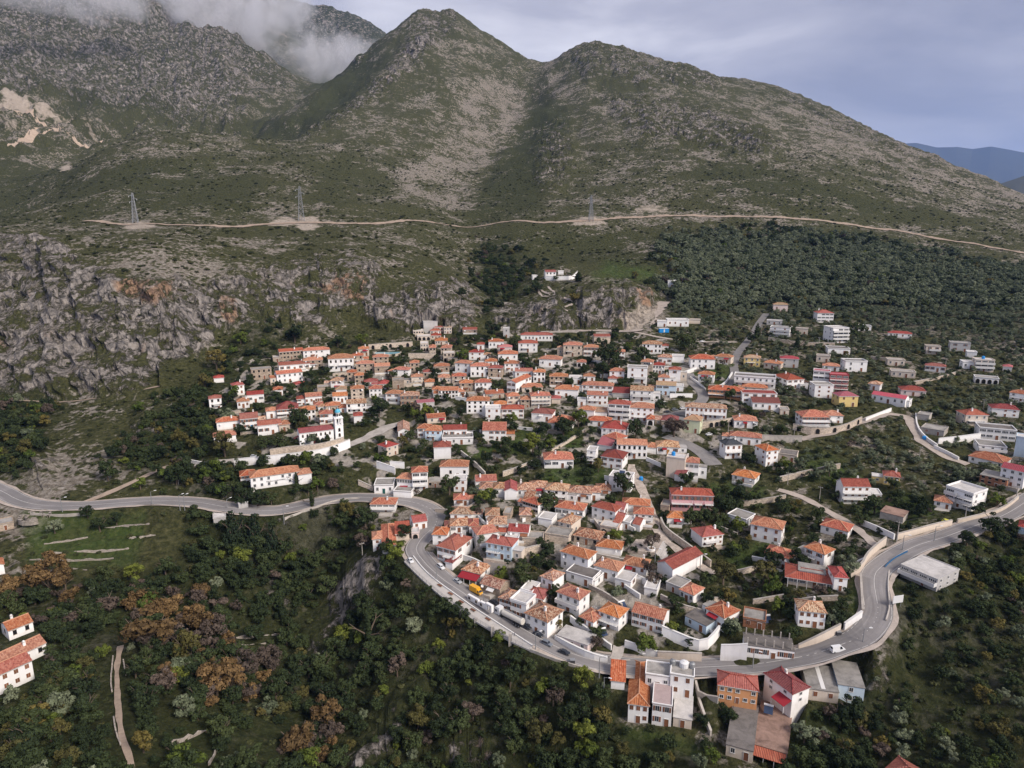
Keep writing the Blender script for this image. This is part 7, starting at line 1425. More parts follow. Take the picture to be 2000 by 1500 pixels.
# ------------------------------------------------------------------ pool of the resort
P = unproj(757, 690); s = scale_at(P); az = math.atan2(P.x, P.y); t = empty('swimming_pool', P+Vector((0,0,.3)), -az, 'turquoise swimming pool on the terrace below the stone resort', 'pool')
M['water'] = mat_plain('pool_water', (.22, .42, .48), .08, .5)
q = MB(); n = 26; rx, ry = 27*s, 7.0
e = [(rx*math.cos(6.283*i/n), ry*math.sin(6.283*i/n)) for i in range(n)]; q.face([(x*.93, y*.9, .05) for x, y in e], 0); q.build('water', M['water'], t)
q = MB()
for i in range(n):
    j = (i+1) % n; a, c = e[i], e[j]; q.face([(a[0],a[1],.2),(c[0],c[1],.2),(c[0]*.93,c[1]*.9,.2),(a[0]*.93,a[1]*.9,.2)], 0); q.face([(a[0],a[1],-3),(c[0],c[1],-3),(c[0],c[1],.2),(a[0],a[1],.2)], 0); q.face([(a[0]*.93,a[1]*.9,.049),(c[0]*.93,c[1]*.9,.049),(c[0]*.93,c[1]*.9,.2),(a[0]*.93,a[1]*.9,.2)], 0)
q.build('rim', M['paleston'], t)

# ------------------------------------------------------------------ vehicles
def mat_car(name, col): 
    m, t, p = new_mat(name, .35, .5); p.inputs['Base Color'].default_value = (*col, 1); return m
CARP = {'white': mat_car('white_car_paint', (.66,.67,.68)), 'silver': mat_car('silver_car_paint', (.36,.38,.40)), 'dark': mat_car('dark_car_paint', (.025,.03,.04)), 'grey': mat_car('grey_car_paint', (.16,.18,.21)), 'yellow': mat_car('yellow_paint', (.72,.36,.02)), 'lemon': mat_car('lemon_car_paint', (.60,.58,.05)), 'cream': mat_car('cream_tank_paint', (.58,.55,.49)), 'red': mat_car('red_car_paint', (.35,.03,.03))}
M['tyre'] = mat_plain('tyre_rubber', (.02,.02,.02), .9); M['lens'] = mat_plain('lamp_lens', (.6,.6,.58), .2, .5); M['tail'] = mat_plain('tail_lens', (.35,.02,.02), .3, .5)
def wheels(t, xs, y, r, wd=.22):
    for x in xs:
        for sy in (-1, 1):
            b = MB(); n = 12; y0, y1 = sy*y-wd/2, sy*y+wd/2
            R0 = [(x+r*math.cos(6.283*i/n), y0, r+r*math.sin(6.283*i/n)) for i in range(n)]; R1 = [(p[0], y1, p[2]) for p in R0]
            for i in range(n): b.face([R0[i], R0[(i+1)%n], R1[(i+1)%n], R1[i]], 0)
            b.face(R0[::-1], 0); b.face(R1, 0)
            hub = [(x+r*.55*math.cos(6.283*i/n), sy*(y+wd/2+.01) , r+r*.55*math.sin(6.283*i/n)) for i in range(n)]; b.face(hub if sy > 0 else hub[::-1], 1)
            b.build('wheel', [M['tyre'], M['grey_metal']], t)
def loft(b, prof, w0, w1, mi=0):
    """side profile (x, z) closed polygon extruded across y; upper points narrower"""
    zmax = max(p[1] for p in prof); zmin = min(p[1] for p in prof)
    yw = [lerp(w0, w1, max(0, (p[1]-.8)/(zmax-.8)) if zmax > .8 else 0) for p in prof]
    A = [(p[0], -y, p[1]) for p, y in zip(prof, yw)]; B = [(p[0], y, p[1]) for p, y in zip(prof, yw)]; n = len(prof)
    for i in range(n): b.face([A[i], A[(i+1)%n], B[(i+1)%n], B[i]][::-1], mi)
    b.face(A, mi); b.face(B[::-1], mi)
VS = .70
def car(P, rz, paint, kind, label, cat='car', name='parked_car', group=None):
    t = empty(name, P, rz, label, cat, group); pm = CARP[paint]; t.scale = (VS, VS, VS)
    L = {'hatch':4.0, 'sedan':4.5, 'suv':4.6, 'van':5.4}[kind]; h = {'hatch':1.48, 'sedan':1.42, 'suv':1.72, 'van':2.35}[kind]; f, r = L/2, -L/2; zb = .28
    if kind == 'van': body = [(r,zb),(f,zb),(f,.85),(f-.25,1.05),(f-1.0,1.18),(r,1.25)]; cab = [(f-1.0,1.181),(f-1.7,h-.05),(f-2.0,h),(r+.08,h),(r,1.251)]
    else:
        body = [(r,zb),(f,zb),(f,.62),(f-.12,.74),(f-1.05,.88),(r+.5,.92),(r,.86)]
        cab = [(f-1.05,.881),(f-1.75,h-.06),(f-2.1,h),(r+(.75 if kind != 'sedan' else 1.3),h),(r+(.12 if kind != 'sedan' else .7),.921)]
    b = MB(); loft(b, body, .88, .84); b.build('body', pm, t)
    b = MB(); loft(b, cab, .84, .66); b.build('cabin', pm, t)
    g = MB()                                            # glazing set just proud of the cabin
    def pane(p, q, y):
        g.face([(p[0], -y, p[1]), (q[0], -y, q[1]), (q[0], y, q[1]), (p[0], y, p[1])], 0)
    c0, c1 = Vector((cab[0][0], cab[0][1])), Vector((cab[1][0], cab[1][1])); nrm = Vector((c1.y-c0.y, c0.x-c1.x)).normalized()*.015
    pane(c0.lerp(c1, .12)+nrm, c0.lerp(c1, .92)+nrm, .64)
    c0, c1 = Vector((cab[4][0], cab[4][1])), Vector((cab[3][0], cab[3][1])); nrm = Vector((c0.y-c1.y, c1.x-c0.x)).normalized()*.015
    pane(c0.lerp(c1, .2)+nrm, c0.lerp(c1, .9)+nrm, .6)
    zz0, zz1 = cab[0][1]+.06, h-.14; x1 = cab[0][0]-.28; x0_ = (f-2.4) if kind == 'van' else cab[4][0]+.22
    for sy in (-1, 1): g.face([(x0_, sy*.842, zz0), (x1, sy*.842, zz0), (x1-.42, sy*.735, zz1), (x0_+(.3 if kind != 'van' else 0), sy*.735, zz1)], 0)
    g.build('window', M['glass'], t)
    wheels(t, (r+.85, f-.85), .78, .32)
    for sy in (-1, 1):
        b = MB(); b.box(f-.02, f+.02, sy*.62-.17, sy*.62+.17, .55, .70, 0); b.build('headlight', M['lens'], t)
        b = MB(); b.box(r-.02, r+.02, sy*.64-.15, sy*.64+.15, .66, .84, 0); b.build('tail_light', M['tail'], t)
    return t
def road_dir(x, y):
    p = on_road(x, y); i = min(range(len(main_path)), key=lambda k: (main_path[k]-p).length); d = main_path[min(i+2, len(main_path)-1)]-main_path[max(i-2, 0)]; return math.atan2(d.y, d.x)
for x, y, pt2, kd, sgn, lb in [(802,1097,'white','hatch',1,'white car parked on the top end of the promenade'),(861,1109,'white','suv',1,'white car parked below the house on the inner road bend'),(893,1137,'silver','sedan',1,'silver car parked in front of the roadside cafe'),
 (965,1179,'dark','sedan',1,'dark car parked between yellow truck and tanker lorry'),(1028,1226,'dark','sedan',1,'dark car parked just behind the tanker lorry'),(1051,1241,'dark','hatch',1,'black car at corner of house with pyramid roof on the road'),
 (1068,1259,'grey','suv',1,'grey car driving in the main road below the tanker'),(1102,1276,'dark','sedan',1,'black car alone on the road by low white wall'),(694,955,'dark','hatch',1,'dark car by the road where it passes the ravine head')]:
    car(on_road(x, y, .06), road_dir(x, y)+(0 if sgn > 0 else math.pi), pt2, kd, lb, group='cars along the main road')
car(on_road(1636,1272,.06), road_dir(1636,1272), 'white', 'van', 'white van driving on the road at the lower right bend', 'van', 'delivery_van')
for x, y, a, pt2, kd, lb in [(496,893,.4,'silver','hatch','pale blue grey car on the church road above the school'),(1145,643,0,'white','sedan','left of two white cars on the gravel road under the knoll'),(1161,643,.1,'white','suv','right of two white cars on the gravel road under the knoll'),(1052,649,.1,'dark','sedan','dark car on the gravel road, left of two white cars'),
 (1126,642,.1,'dark','hatch','dark car close beside two white cars on the gravel road'),(1372,668,.3,'white','sedan','white car at end of the upper lane near olive trees'),(1304,806,0,'dark','sedan','dark car in the village parking below lane fork'),(1318,802,.2,'grey','suv','grey car right of dark car in village parking'),(1334,799,.5,'white','sedan','white car at right end of the village parking'),
 (1385,850,.5,'white','sedan','white car parked on yard left of the slate roofed house'),(1848,1020,.3,'lemon','hatch','lemon yellow car behind the cream wall of the road'),(1278,630,.9,'dark','hatch','dark car on gravel slope under the cut cliff'),(1497,805,.2,'dark','sedan','dark car under the red awning roof house')]:
    P = unproj(x, y); car(P+Vector((0,0,.08)), a, pt2, kd, lb, group='cars parked in the village')
# yellow delivery truck
P = on_road(930,1158,.06); t = empty('yellow_truck', P, road_dir(930,1158), 'yellow box truck parked by the roadside cafe', 'truck'); t.scale = (.66, .66, .66); b = MB()
b.box(-3.3, 1.5, -1.12, 1.12, .62, 3.05, 0); b.build('cargo_box', CARP['yellow'], t); b = MB(); loft(b, [(1.55,.45),(3.35,.45),(3.4,1.15),(2.95,1.35),(2.45,2.25),(1.55,2.4)], 1.0, .9); b.build('cab', CARP['yellow'], t)
b = MB(); b.face([(2.97,-.85,1.37),(2.97,.85,1.37),(2.49,.8,2.22),(2.49,-.8,2.22)], 0)
for sy in (-1, 1): b.face([(1.75,sy*1.005,1.35),(2.7,sy*1.005,1.35),(2.35,sy*.93,2.15),(1.75,sy*.93,2.15)], 0)
b.build('windscreen', M['glass'], t); b = MB(); b.box(-3.3, 3.3, -.5, .5, .4, .619, 0); b.build('chassis', M['dark_metal'], t); wheels(t, (-2.2, 2.3), .95, .42, .28)
for sy in (-1, 1): b = MB(); b.box(3.36, 3.42, sy*.7-.18, sy*.7+.18, .7, .9, 0); b.build('headlight', M['lens'], t)
# tanker lorry
a, c = on_road(972,1197,.06), on_road(1020,1228,.06); d = a-c; t = empty('tanker_lorry', a.lerp(c, .5), math.atan2(d.y, d.x), 'long cream tanker lorry with white cab parked on the main road', 'lorry'); Lh = 6.6; t.scale = (.76, .76, .76)
b = MB(); b.box(Lh-2.4, Lh, -1.22, 1.22, .9, 3.3, 0); b.box(Lh-2.4, Lh-.5, -1.1, 1.1, 3.301, 3.75, 0); b.box(Lh-.1, Lh+.15, -1.2, 1.2, .45, 1.0, 0); b.build('cab', CARP['white'], t)
b = MB(); b.box(Lh+.002, Lh+.03, -1.05, 1.05, 1.9, 2.9, 0)
for sy in (-1, 1): b.box(Lh-1.3, Lh-.3, sy*1.235-.012, sy*1.235+.012, 1.95, 2.8, 0)
b.build('windscreen', M['glass'], t); b = MB(); b.box(-Lh, Lh-.3, -.6, .6, .65, 1.0, 0); b.build('chassis', M['dark_metal'], t)
b = MB(); n = 18; prof = [(-Lh+.1,.75),(-Lh+.02,1.1),(-Lh+.25,1.24),(Lh-3.6,1.24),(Lh-3.35,1.1),(Lh-3.4,.7)]
rings = [[(x, r*math.cos(6.283*i/n), 2.3+r*.98*math.sin(6.283*i/n)) for i in range(n)] for x, r in prof]
for A, B in zip(rings[:-1], rings[1:]):
    for i in range(n): b.face([A[i], A[(i+1)%n], B[(i+1)%n], B[i]], 0)
b.face(rings[0], 0); b.face(rings[-1][::-1], 0); tk = b.build('tank', CARP['cream'], t, smooth=True)
b = MB(); b.box(-Lh+.6, Lh-4, -.3, .3, 3.52, 3.6, 0); b.build('walkway', M['grey_metal'], tk)
wheels(t, (-Lh+1.2, -Lh+2.5, -Lh+3.8, Lh-3.2, Lh-1.0), 1.0, .5, .35)

# ------------------------------------------------------------------ poles, lamps, pylons and their wires
POLES = []
def pole(x, y, hpx, kind):
    P = unproj(x, y); s = scale_at(P); h = min(11, max(5.0, hpx*s/CP_)); az = math.atan2(P.x, P.y)
    t = empty('street_lamp' if kind == 'lamp' else 'utility_pole', P, -az+random.uniform(-.5,.5)); t['category'] = 'street lamp' if kind == 'lamp' else 'pole'
    b = MB(); b.lathe([(.16,-.5),(.11,h*.6),(.075,h)], 8, 0); b.lathe([(.075,h),(0,h)], 8, 0); b.build('post', M['grey_metal'] if kind == 'lamp' else M['concrete'], t)
    if kind == 'lamp':
        b = MB(); b.bar((0,0,h-.05),(1.4,0,h+.25),.05,0); b.build('arm', M['grey_metal'], t); b = MB(); b.box(1.1,1.9,-.16,.16,h+.2,h+.34,0); b.build('lamp_head', M['tank'], t)
    else:
        b = MB(); b.box(-.8,.8,-.06,.06,h-.5,h-.36,0); b.build('crossarm', M['concrete'], t)
        for xx in (-.65,0,.65): b = MB(); b.lathe([(.05,h-.36),(.08,h-.28),(.05,h-.18),(0,h-.17)], 6, 0, (xx,0)); b.build('insulator', M['tank'], t)
    POLES.append(dict(o=t, px=x, py=y-hpx/2, desc='grey street lamp' if kind == 'lamp' else 'pale utility pole', P=P, h=h)); return t
for x, y, h, k in [(945,1186,32,'lamp'),(1046,1270,27,'lamp'),(853,1136,24,'lamp'),(352,997,30,'lamp'),(361,997,30,'lamp'),(445,1001,26,'lamp'),(555,1023,34,'lamp'),(1751,1060,44,'pole'),(1885,1012,22,'pole'),(1795,897,26,'pole'),(1600,979,30,'pole'),(1538,947,24,'pole'),(1550,858,20,'pole'),(1422,845,24,'pole'),(1599,675,16,'pole'),(1486,660,22,'pole'),(1984,975,24,'pole'),(1279,1100,22,'lamp'),
 (1170,1324,44,'lamp'),(1684,1262,36,'lamp'),(1367,1113,16,'lamp'),(708,1087,24,'pole'),(349,946,28,'pole'),(1179,1358,36,'lamp'),(1245,1312,34,'lamp'),(1470,1306,30,'lamp'),(1762,1076,30,'lamp'),(1824,1058,24,'lamp'),(297,986,24,'lamp'),(122,1000,24,'lamp'),(1736,735,18,'pole'),(1846,718,18,'pole'),(1920,800,16,'pole'),(1356,668,14,'pole'),(1160,1216,14,'pole'),(1290,790,14,'lamp')]: pole(x, y, h, k)
PYL = []
def pylon(x, y, hpx, label):
    P = unproj(x, y); s = scale_at(P); h = hpx*s/CP_*1.02; t = empty('lattice_pylon', P, .25, label, 'pylon', 'power pylons along the dirt road'); w0, w1 = h*.085, h*.016
    r = .2
    def c(z, i): w = lerp(w0, w1, z/h); return Vector(((1 if i in (0,3) else -1)*w, (1 if i < 2 else -1)*w, z))
    pass
    for i in range(4): b = MB(); b.bar(c(-1,i), c(h,i), r, 0); b.build('leg', M['grey_metal'], t)
    b = MB(); N_ = 9; zs = [h*(1-(1-k/N_)**1.25) for k in range(N_+1)]
    for z0, z1 in zip(zs[:-1], zs[1:]):
        for i in range(4): j = (i+1)%4; b.bar(c(z0,i), c(z1,j), r*.55, 0, 3); b.bar(c(z0,j), c(z1,i), r*.55, 0, 3); b.bar(c(z1,i), c(z1,j), r*.5, 0, 3)
    b.build('bracing', M['grey_metal'], t)
    tips = []
    for k, z in enumerate((.70,.80,.90)):
        sd_ = 1 if k % 2 else -1; b = MB(); e = Vector((0, 0, h*z)); tip = e+Vector((sd_*h*.12, 0, 0))
        for i in range(4): b.bar(c(h*z+(.03*h if i%2 else 0), i), tip, r*.6, 0, 3)
        b.build('crossarm', M['grey_metal'], t); q = MB(); q.lathe([(.12,-1.2),(.16,-.6),(.1,0)], 6, 0); io = q.build('insulator', M['tank'], t); io.location = tip; tips.append(Matrix.Translation(P) @ Matrix.Rotation(.25, 4, 'Z') @ (tip+Vector((0,0,-1.2))))
    tips.append(P+Vector((0,0,h))); PYL.append(tips); return P
pylon(265,435,54,'leftmost of three lattice pylons above the left cliffs'); pylon(589,431,62,'middle lattice pylon on pale dirt pad above the dirt road'); pylon(1154,431,46,'right lattice pylon on a dirt pad above the hilltop hermitage')
e_ = unproj(2150, 395); PYL.append([e_+Vector((0,0,18+k*3)) for k in range(4)])
def wire(name, a, c, sag, label, r=.05):
    b = MB(); n = 18; P = [a.lerp(c, i/n)-Vector((0,0,sag*4*(i/n)*(1-i/n))) for i in range(n+1)]; m_ = a
    for p, q in zip(P[:-1], P[1:]): b.bar(p-m_, q-m_, r, 0, 3)
    o = b.build(name, M['dark_metal']); o.location = a; tag(o, label, 'power line', 'power lines on the hillside'); return o
for i, lb in enumerate(('sagging power cable between leftmost and middle pylons','sagging power cable between middle and right pylons','power cable running off right from the right pylon')):
    for k in range(4): wire('power_cable', PYL[i][k], PYL[i+1][k], (PYL[i+1][k]-PYL[i][k]).length*.018, ('lowest ','second lowest ','third lowest ','topmost ')[k]+lb)

for a_, b_ in (((1538,947),(1600,979)),((1600,979),(1751,1060)),((1751,1060),(1885,1012)),((1885,1012),(1984,975)),((1550,858),(1538,947))):
    pa = next(p for p in POLES if (p['px'], round(p['py'])) and abs(p['px']-a_[0]) < 1 and p['desc'].endswith('pole')); pb_ = next(p for p in POLES if abs(p['px']-b_[0]) < 1 and p['desc'].endswith('pole'))
    wire('overhead_wire', pa['P']+Vector((0,0,pa['h']-.2)), pb_['P']+Vector((0,0,pb_['h']-.2)), .6, None, .03); bpy.context.scene.collection.objects[-1]
    wo_ = [o for o in C.objects if o.name.startswith('overhead_wire')][-1]; wo_['label'] = 'thin overhead wire from the pole at '+{1538:'the stone garden wall',1600:'the garden lane',1751:'the road curve corner',1885:'the large white apartments',1550:'the hotel road bend'}[a_[0]]; wo_['category'] = 'wire'; wo_['group'] = 'overhead wires'
# ------------------------------------------------------------------ tanks, heaters, sign, container
def tank(P, label, mk='blue', r=.75, h=1.5, name='water_tank'):
    t = empty(name, P, 0, label, 'water tank'); b = MB(); b.lathe([(r,0),(r*1.03,h*.3),(r,h*.82),(r*.6,h*.97),(0,h)], 14, 0); b.build('body', M[mk], t, smooth=True); b = MB(); b.lathe([(r*.3,h*.96),(r*.3,h*1.06),(0,h*1.07)], 10, 0); b.build('lid', M[mk], t)
def heater(P, rz, label):
    t = empty('solar_heater', P, rz, label, 'solar heater'); b = MB(); b.face([(-1,-.9,.25),(1,-.9,.25),(1,.6,1.25),(-1,.6,1.25)], 0); b.face([(-1,-.9,.18),(-1,.6,1.18),(1,.6,1.18),(1,-.9,.18)], 0); b.build('panel', M['solar'], t)
    b = MB(); b.bar((-1.1,.75,1.45),(1.1,.75,1.45),.28,0,10); b.build('tank', M['tank'], t)
    for sx in (-.9,.9):
        b = MB(); b.bar((sx,.6,0),(sx,.7,1.2),.04,0); b.bar((sx,-.85,0),(sx,.6,1.15),.03,0); b.build('leg', M['grey_metal'], t)
def byl(l): return next(r for r in HOUSES if r.get('lm') == l)
r = byl('the tall blank block with blue tank'); tank(local(r, -r['W']*.2, r['D']*.5, r['H']+.17), 'blue water tank on top of the tall blank cream block')
r = byl('the cream building with blue tank'); tank(local(r, 0, r['D']*.6, r['H']+.17), 'bright blue water tank on stepped cream building at far right')
tank(unproj(1252,938), 'blue water barrel standing beside the narrow village lane'); tank(unproj(1806,858)+Vector((0,0,.1)), 'blue tank beside white wall at the lane bend on the right', r=1.0, h=1.4)
r = byl('the white flat block by the road')
for k, (fx, lb) in enumerate(((-.45,'grey cylinder tank on white flat block by the road'),(.05,'white cistern in middle of white flat block roof'),(.4,'right tank on the roof of white flat block'))): tank(local(r, r['W']*fx, r['D']*.7, r['H']+.17), lb, 'grey_metal' if k != 1 else 'tank', .7 if k != 1 else 1.1, 1.5)
r = byl('the solar panel cube house') if any(h.get('lm') == 'the solar panel cube house' for h in HOUSES) else next(h for h in HOUSES if h['lab'] and 'solar panel on pale' in h['lab'])
heater(local(r, 0, r['D']*.5, r['H']+.17), r['o'].rotation_euler.z, 'solar water heater on the pale roof of the white cube house')
heater(unproj(1178,1240), .4, 'solar heater standing in garden left of long shuttered house'); heater(unproj(1216,1186), .5, 'solar heater between two orange roofs above long shuttered house')
r = byl('the dark roofed bottom house'); heater(local(r, r['W']*.9, r['D']*.9, r['H']+.17), r['o'].rotation_euler.z, 'white solar heater at back of the stained dark roof, bottom edge')
heater(unproj(1499,1214), .2, 'solar heater beside unfinished brick house')
P = unproj(1296,649); t = empty('container', P, .1, 'bright blue cabin container beside gravel junction', 'container'); b = MB(); b.box(-3,3,-1.3,1.3,0,2.5,0); b.build('shell', M['blue'], t); b = MB(); b.box(-3.05,3.05,-1.35,1.35,2.501,2.6,0); b.build('roof', M['frame'], t); b = MB(); b.box(-.4,.4,-1.33,-1.302,.1,2.0,0); b.build('door', M['frame'], t)
P = unproj(1752,1186); s = scale_at(P); t = empty('billboard', P, .25, 'grey back of a billboard outside the right road curve', 'billboard'); b = MB(); b.box(-1.6,1.6,-.06,.06,1.3,3.4,0); b.build('board', M['tank'], t)
for sx in (-1.2,1.2): b = MB(); b.box(sx-.06,sx+.06,.062,.16,-.5,3.2,0); b.build('post', M['grey_metal'], t)
def bins(x, y, lb, a=0):
    t = empty('rubbish_bin', unproj(x, y), a, lb, 'rubbish bin'); b = MB(); b.box(-.6,.6,-.5,.5,.15,1.15,0); b.build('body', M['dark_metal'], t); b = MB(); b.box(-.64,.64,-.54,.54,1.151,1.25,0); b.build('lid', M['grey_metal'], t)
    for sx in (-.5,.5): b = MB(); b.box(sx-.06,sx+.06,-.4,-.3,0,.149,0); b.build('wheel', M['tyre'], t)
bins(1637,1241,'dark rubbish bin at upper end of the cream road wall'); bins(1118,1296,'dark bin on the outer verge of the lower road')
# round stone threshing ring below the road, left
P = unproj(68,1010); t = empty('stone_ring', P, 0, 'ruined round stone ring beside the road at far left', 'stone ring'); q = MB(); n = 24
for i in range(n-3):
    a0, a1 = 6.283*i/n, 6.283*(i+1)/n; z = .7+.25*math.sin(i*1.7)
    for r0, r1 in ((4.2,4.9),(2.4,2.9)):
        p = [(r0*math.cos(a0),r0*math.sin(a0)),(r1*math.cos(a0),r1*math.sin(a0)),(r1*math.cos(a1),r1*math.sin(a1)),(r0*math.cos(a1),r0*math.sin(a1))]
        q.face([(x,y,z) for x,y in p], 0); q.face([(*p[1],-1),(*p[2],-1),(*p[2],z),(*p[1],z)], 0); q.face([(*p[3],-1),(*p[0],-1),(*p[0],z),(*p[3],z)], 0)
q.build('masonry', M['drystone'], t)
# ------------------------------------------------------------------ people on the promenade
def person(P, rz, label, top, legs):
    J = [(0,0,.95),(0,0,1.18),(0,0,1.42),(0,0,1.52),(0,.02,1.66),(.10,0,.90),(.11,.02,.50),(.11,-.03,.08),(.12,.12,.03),(-.10,0,.90),(-.11,-.04,.50),(-.11,-.10,.08),(-.12,.05,.03),(.20,0,1.42),(.25,-.03,1.14),(.24,.06,.88),(-.20,0,1.42),(-.25,.0,1.14),(-.24,.1,.90)]
    E = [(0,1),(1,2),(2,3),(3,4),(0,5),(5,6),(6,7),(7,8),(0,9),(9,10),(10,11),(11,12),(2,13),(13,14),(14,15),(2,16),(16,17),(17,18)]
    R = [.15,.14,.15,.06,.105,.095,.07,.05,.045,.095,.07,.05,.045,.07,.048,.04,.07,.048,.04]
    me = bpy.data.meshes.new('person_body'); me.from_pydata(J, E, []); o = link('person', me); o.modifiers.new('skin', 'SKIN')
    for i, r in enumerate(R): me.skin_vertices[0].data[i].radius = (r, r*.85)
    me.skin_vertices[0].data[0].use_root = True
    sb = o.modifiers.new('smooth', 'SUBSURF'); sb.levels = sb.render_levels = 2
    m, t, p = new_mat('clothes_and_skin', .85, .1); sp_ = N(t, 'ShaderNodeSeparateXYZ'); t.links.new(objco(t), sp_.inputs[0])
    c = ramp(t, math_(t, 'DIVIDE', sp_.outputs[2], 1.8), [(0,(.02,.02,.02)),(.05,legs),(.53,top),(.83,(.42,.27,.2)),(.90,(.03,.02,.015))], 'CONSTANT'); t.links.new(c, p.inputs['Base Color']); me.materials.append(m)
    o.location = P; o.rotation_euler = (0,0,rz); o.scale = (.8,.8,.8); tag(o, label, 'person')
person(on_road(883,1176,.13), .4, 'person in black standing near the railing on upper promenade', (.02,.02,.025), (.015,.015,.02))
person(on_road(975,1236,.13), 2.2, 'person in dark olive clothes standing on lower promenade', (.06,.065,.05), (.03,.03,.035))
person(on_road(1005,1242,.13), 1.2, 'person in grey by the promenade kerb near tanker tail', (.2,.2,.22), (.05,.05,.06))
# ------------------------------------------------------------------ air: one closed box of pale even haze round everything
def haze():
    b = MB(); b.box(-19000, 19000, -19000, 19000, -134, 1900, 0); m = bpy.data.materials.new('haze_air'); m.use_nodes = True; t = m.node_tree; t.nodes.clear()
    o = N(t, 'ShaderNodeOutputMaterial'); v = N(t, 'ShaderNodeVolumePrincipled'); v.inputs['Color'].default_value = (.22, .44, 1.0, 1); v.inputs['Density'].default_value = 3.6e-5; v.inputs['Anisotropy'].default_value = .1
    t.links.new(v.outputs[0], o.inputs['Volume']); ob = b.build('haze', m); tag(ob, kind='stuff'); return ob
haze()
def cloud(px, py, d, wpx, hpx, dep, dens, seed, label):
    r, f, u = pdir(px, py); P = Vector((r*d, f*d, CAMZ+u*d)); s = d/FPX
    bm = bmesh.new(); bmesh.ops.create_icosphere(bm, subdivisions=3, radius=1.0); me = bpy.data.meshes.new('cloud'); bm.to_mesh(me); bm.free()
    o = link('mist_cloud', me); o.location = P; o.scale = (wpx*s/2, dep/2, hpx*s/2); o.rotation_euler = (0, 0, -math.atan2(P.x, P.y))
    m = bpy.data.materials.new('mist'); m.use_nodes = True; t = m.node_tree; t.nodes.clear(); ou = N(t, 'ShaderNodeOutputMaterial'); v = N(t, 'ShaderNodeVolumePrincipled'); v.inputs['Color'].default_value = (.95, .95, .97, 1); v.inputs['Anisotropy'].default_value = .2
    oc = objco(t); L = N(t, 'ShaderNodeVectorMath', operation='LENGTH'); t.links.new(oc, L.inputs[0]); fall = mapr(t, L.outputs['Value'], 1.0, .35)
    wp = N(t, 'ShaderNodeVectorMath', operation='ADD'); wp.inputs[1].default_value = (seed*131., 0, 0); t.links.new(worldpos(t), wp.inputs[0])
    n = noise(t, wp.outputs[0], .0075, 5, .62, .8); dn = math_(t, 'MULTIPLY', mapr(t, math_(t, 'ADD', n, math_(t, 'MULTIPLY', math_(t, 'SUBTRACT', fall, .5), .42)), .53, .72), dens*1.25)
    t.links.new(dn, v.inputs['Density']); t.links.new(v.outputs[0], ou.inputs['Volume']); me.materials.append(m); m.cycles.volume_step_rate = 1.0
    tag(o, label, kind='stuff')
cloud(120, 0, 1750, 600, 130, 280, .0085, 1, 'low cloud bank across the top left mountain'); cloud(300, -25, 1900, 300, 90, 260, .014, 4, 'low cloud')
cloud(465, 40, 2420, 430, 230, 340, .009, 2, 'low cloud wisps behind the rocky left ridge'); cloud(650, 112, 2550, 300, 190, 310, .0085, 3, 'low cloud in the notch left of the main peak'); cloud(575, 20, 2650, 160, 120, 240, .010, 6, 'cloud')
# ------------------------------------------------------------------ labels: each says how the thing looks and where one finds it
LMK = [(r['px'], r['py'], r['lm'], r['o']) for r in HOUSES if r.get('lm')]+[(758,688,'the turquoise pool',None),(930,1150,'the yellow truck',None),(996,1205,'the tanker lorry',None),(1272,1060,'the plaza tree',None),(1154,405,'the right pylon',None),(265,405,'the left pylon',None),(589,400,'the middle pylon',None)]
NUM = ['', 'second ', 'third ', 'fourth ', 'fifth ', 'sixth ', 'seventh ', 'eighth ', 'ninth ', 'tenth ']+[w_+' ' for w_ in 'eleventh twelfth thirteenth fourteenth fifteenth sixteenth seventeenth eighteenth nineteenth twentieth twenty-first twenty-second twenty-third twenty-fourth twenty-fifth'.split()]
def sector(dx, dy):
    dy *= 1.5
    if abs(dx) > 2.4*abs(dy): return 'right of' if dx > 0 else 'left of'
    if abs(dy) > 2.4*abs(dx): return 'straight below' if dy > 0 else 'straight above'
    return ('lower ' if dy > 0 else 'upper ')+('right of' if dx > 0 else 'left of')
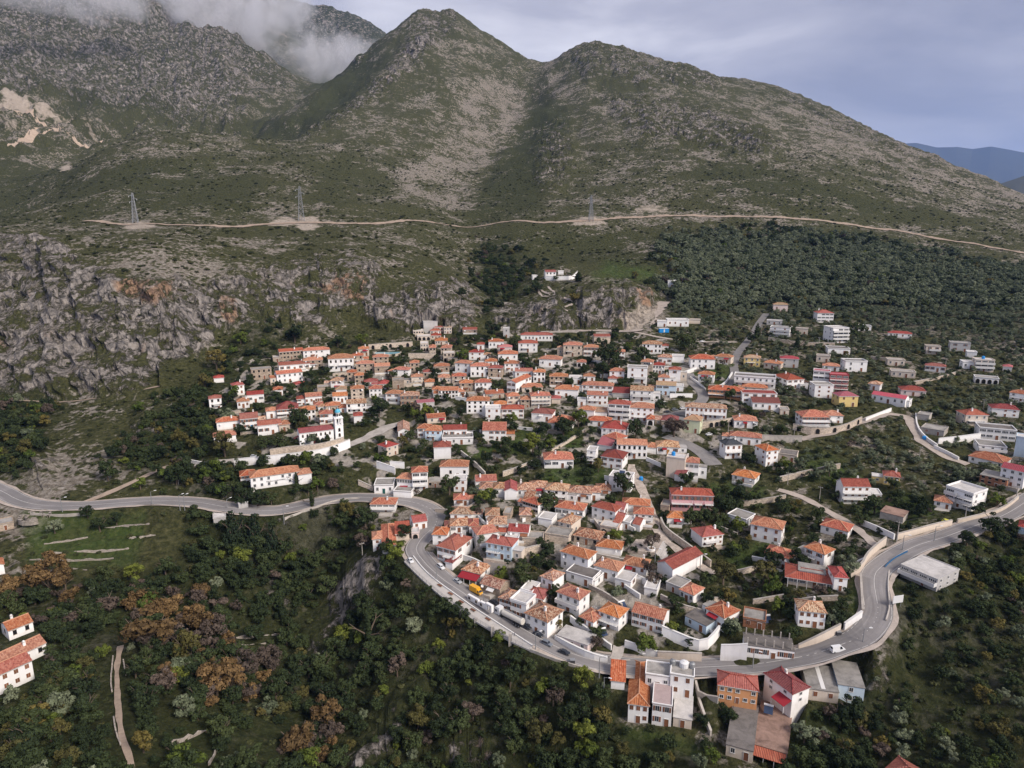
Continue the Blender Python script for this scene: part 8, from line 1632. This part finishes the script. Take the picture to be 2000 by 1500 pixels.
def assign(items):
    """items: dicts o, px, py, desc (look). Name each one by its rank from a landmark among the things of the same look"""
    by = {}
    for it in items: by.setdefault(it['desc'], []).append(it)
    used = set()
    for ds, lst in by.items():
        for it in lst:
            best = None
            for lx, ly, ln, lo in LMK:
                if lo is it['o']: continue
                d = math.hypot(it['px']-lx, (it['py']-ly)*1.5)
                if d < 6: continue
                sc_ = sector(it['px']-lx, it['py']-ly)
                rank = sum(1 for j in lst if j is not it and j['o'] is not lo and sector(j['px']-lx, j['py']-ly) == sc_ and math.hypot(j['px']-lx, (j['py']-ly)*1.5) < d)
                words = len((ds+' '+sc_+' '+ln).split())+2
                if rank > 23 or words > 16: continue
                cost = d*(1+.35*rank)
                if best is None or cost < best[0]: best = (cost, rank, sc_, ln)
            if best is None: print('NOLABEL', ds, it['px'], it['py']); best = (0, 0, 'near', 'the village')
            _, rank, sc_, ln = best
            it['o']['label'] = f"{ds}, {NUM[rank]}nearest {sc_} {ln}" if len(lst) > 1 else f"{ds}, {sc_} {ln}"
RK = {'H':'hipped','G':'gabled','E':'gabled','S':'sloping'}; SN = ['', 'one-storey', 'two-storey', 'three-storey', 'four-storey']
todo = []
for r in HOUSES:
    if r['lab']: r['o']['label'] = r['lab']; continue
    kind = {'resort_building':'resort building', 'shed':'shed', 'hut':'hut', 'outbuilding':'outbuilding'}.get(r['o'].name.split('.')[0], 'house'); rn = ROOFNAME.get(r['rmat'], 'grey')
    ds = f"{WALLNAME[r['wall']]} {SN[min(r['n'],4)]} {kind}, {rn} flat roof" if r['roof'] == 'F' else f"{WALLNAME[r['wall']]} {SN[min(r['n'],4)]} {kind}, {rn} {RK[r['roof']]} roof"
    todo.append(dict(o=r['o'], px=r['px'], py=r['py'], desc=ds))
assign(todo); assign([w for w in WALLS if not w['lab']])
for w in WALLS:
    if w['lab']: w['o']['label'] = w['lab']
assign(POLES)
assign([dict(o=t['o'], px=t['px'], py=t['py'], desc=SPEC[t['sp']][1]) for t in TREES if not t.get('scatter') and not t.get('done')])
for t in TREES:
    if t.get('scatter'):
        side = 'below the road loop in the ravine woods' if t['px'] < 1250 and t['py'] > 960 else 'on the wooded slope right of the road curve' if t['px'] > 1480 and t['py'] > 1040 else 'among gardens and slopes round the village'
        t['o']['label'] = SPEC[t['sp']][1]+' standing '+side; t['o']['group'] = SPEC[t['sp']][1]+'s '+side
for r in HOUSES:
    if 'group' not in r['o'] and not r['lab']: r['o']['group'] = 'houses of the hillside village'
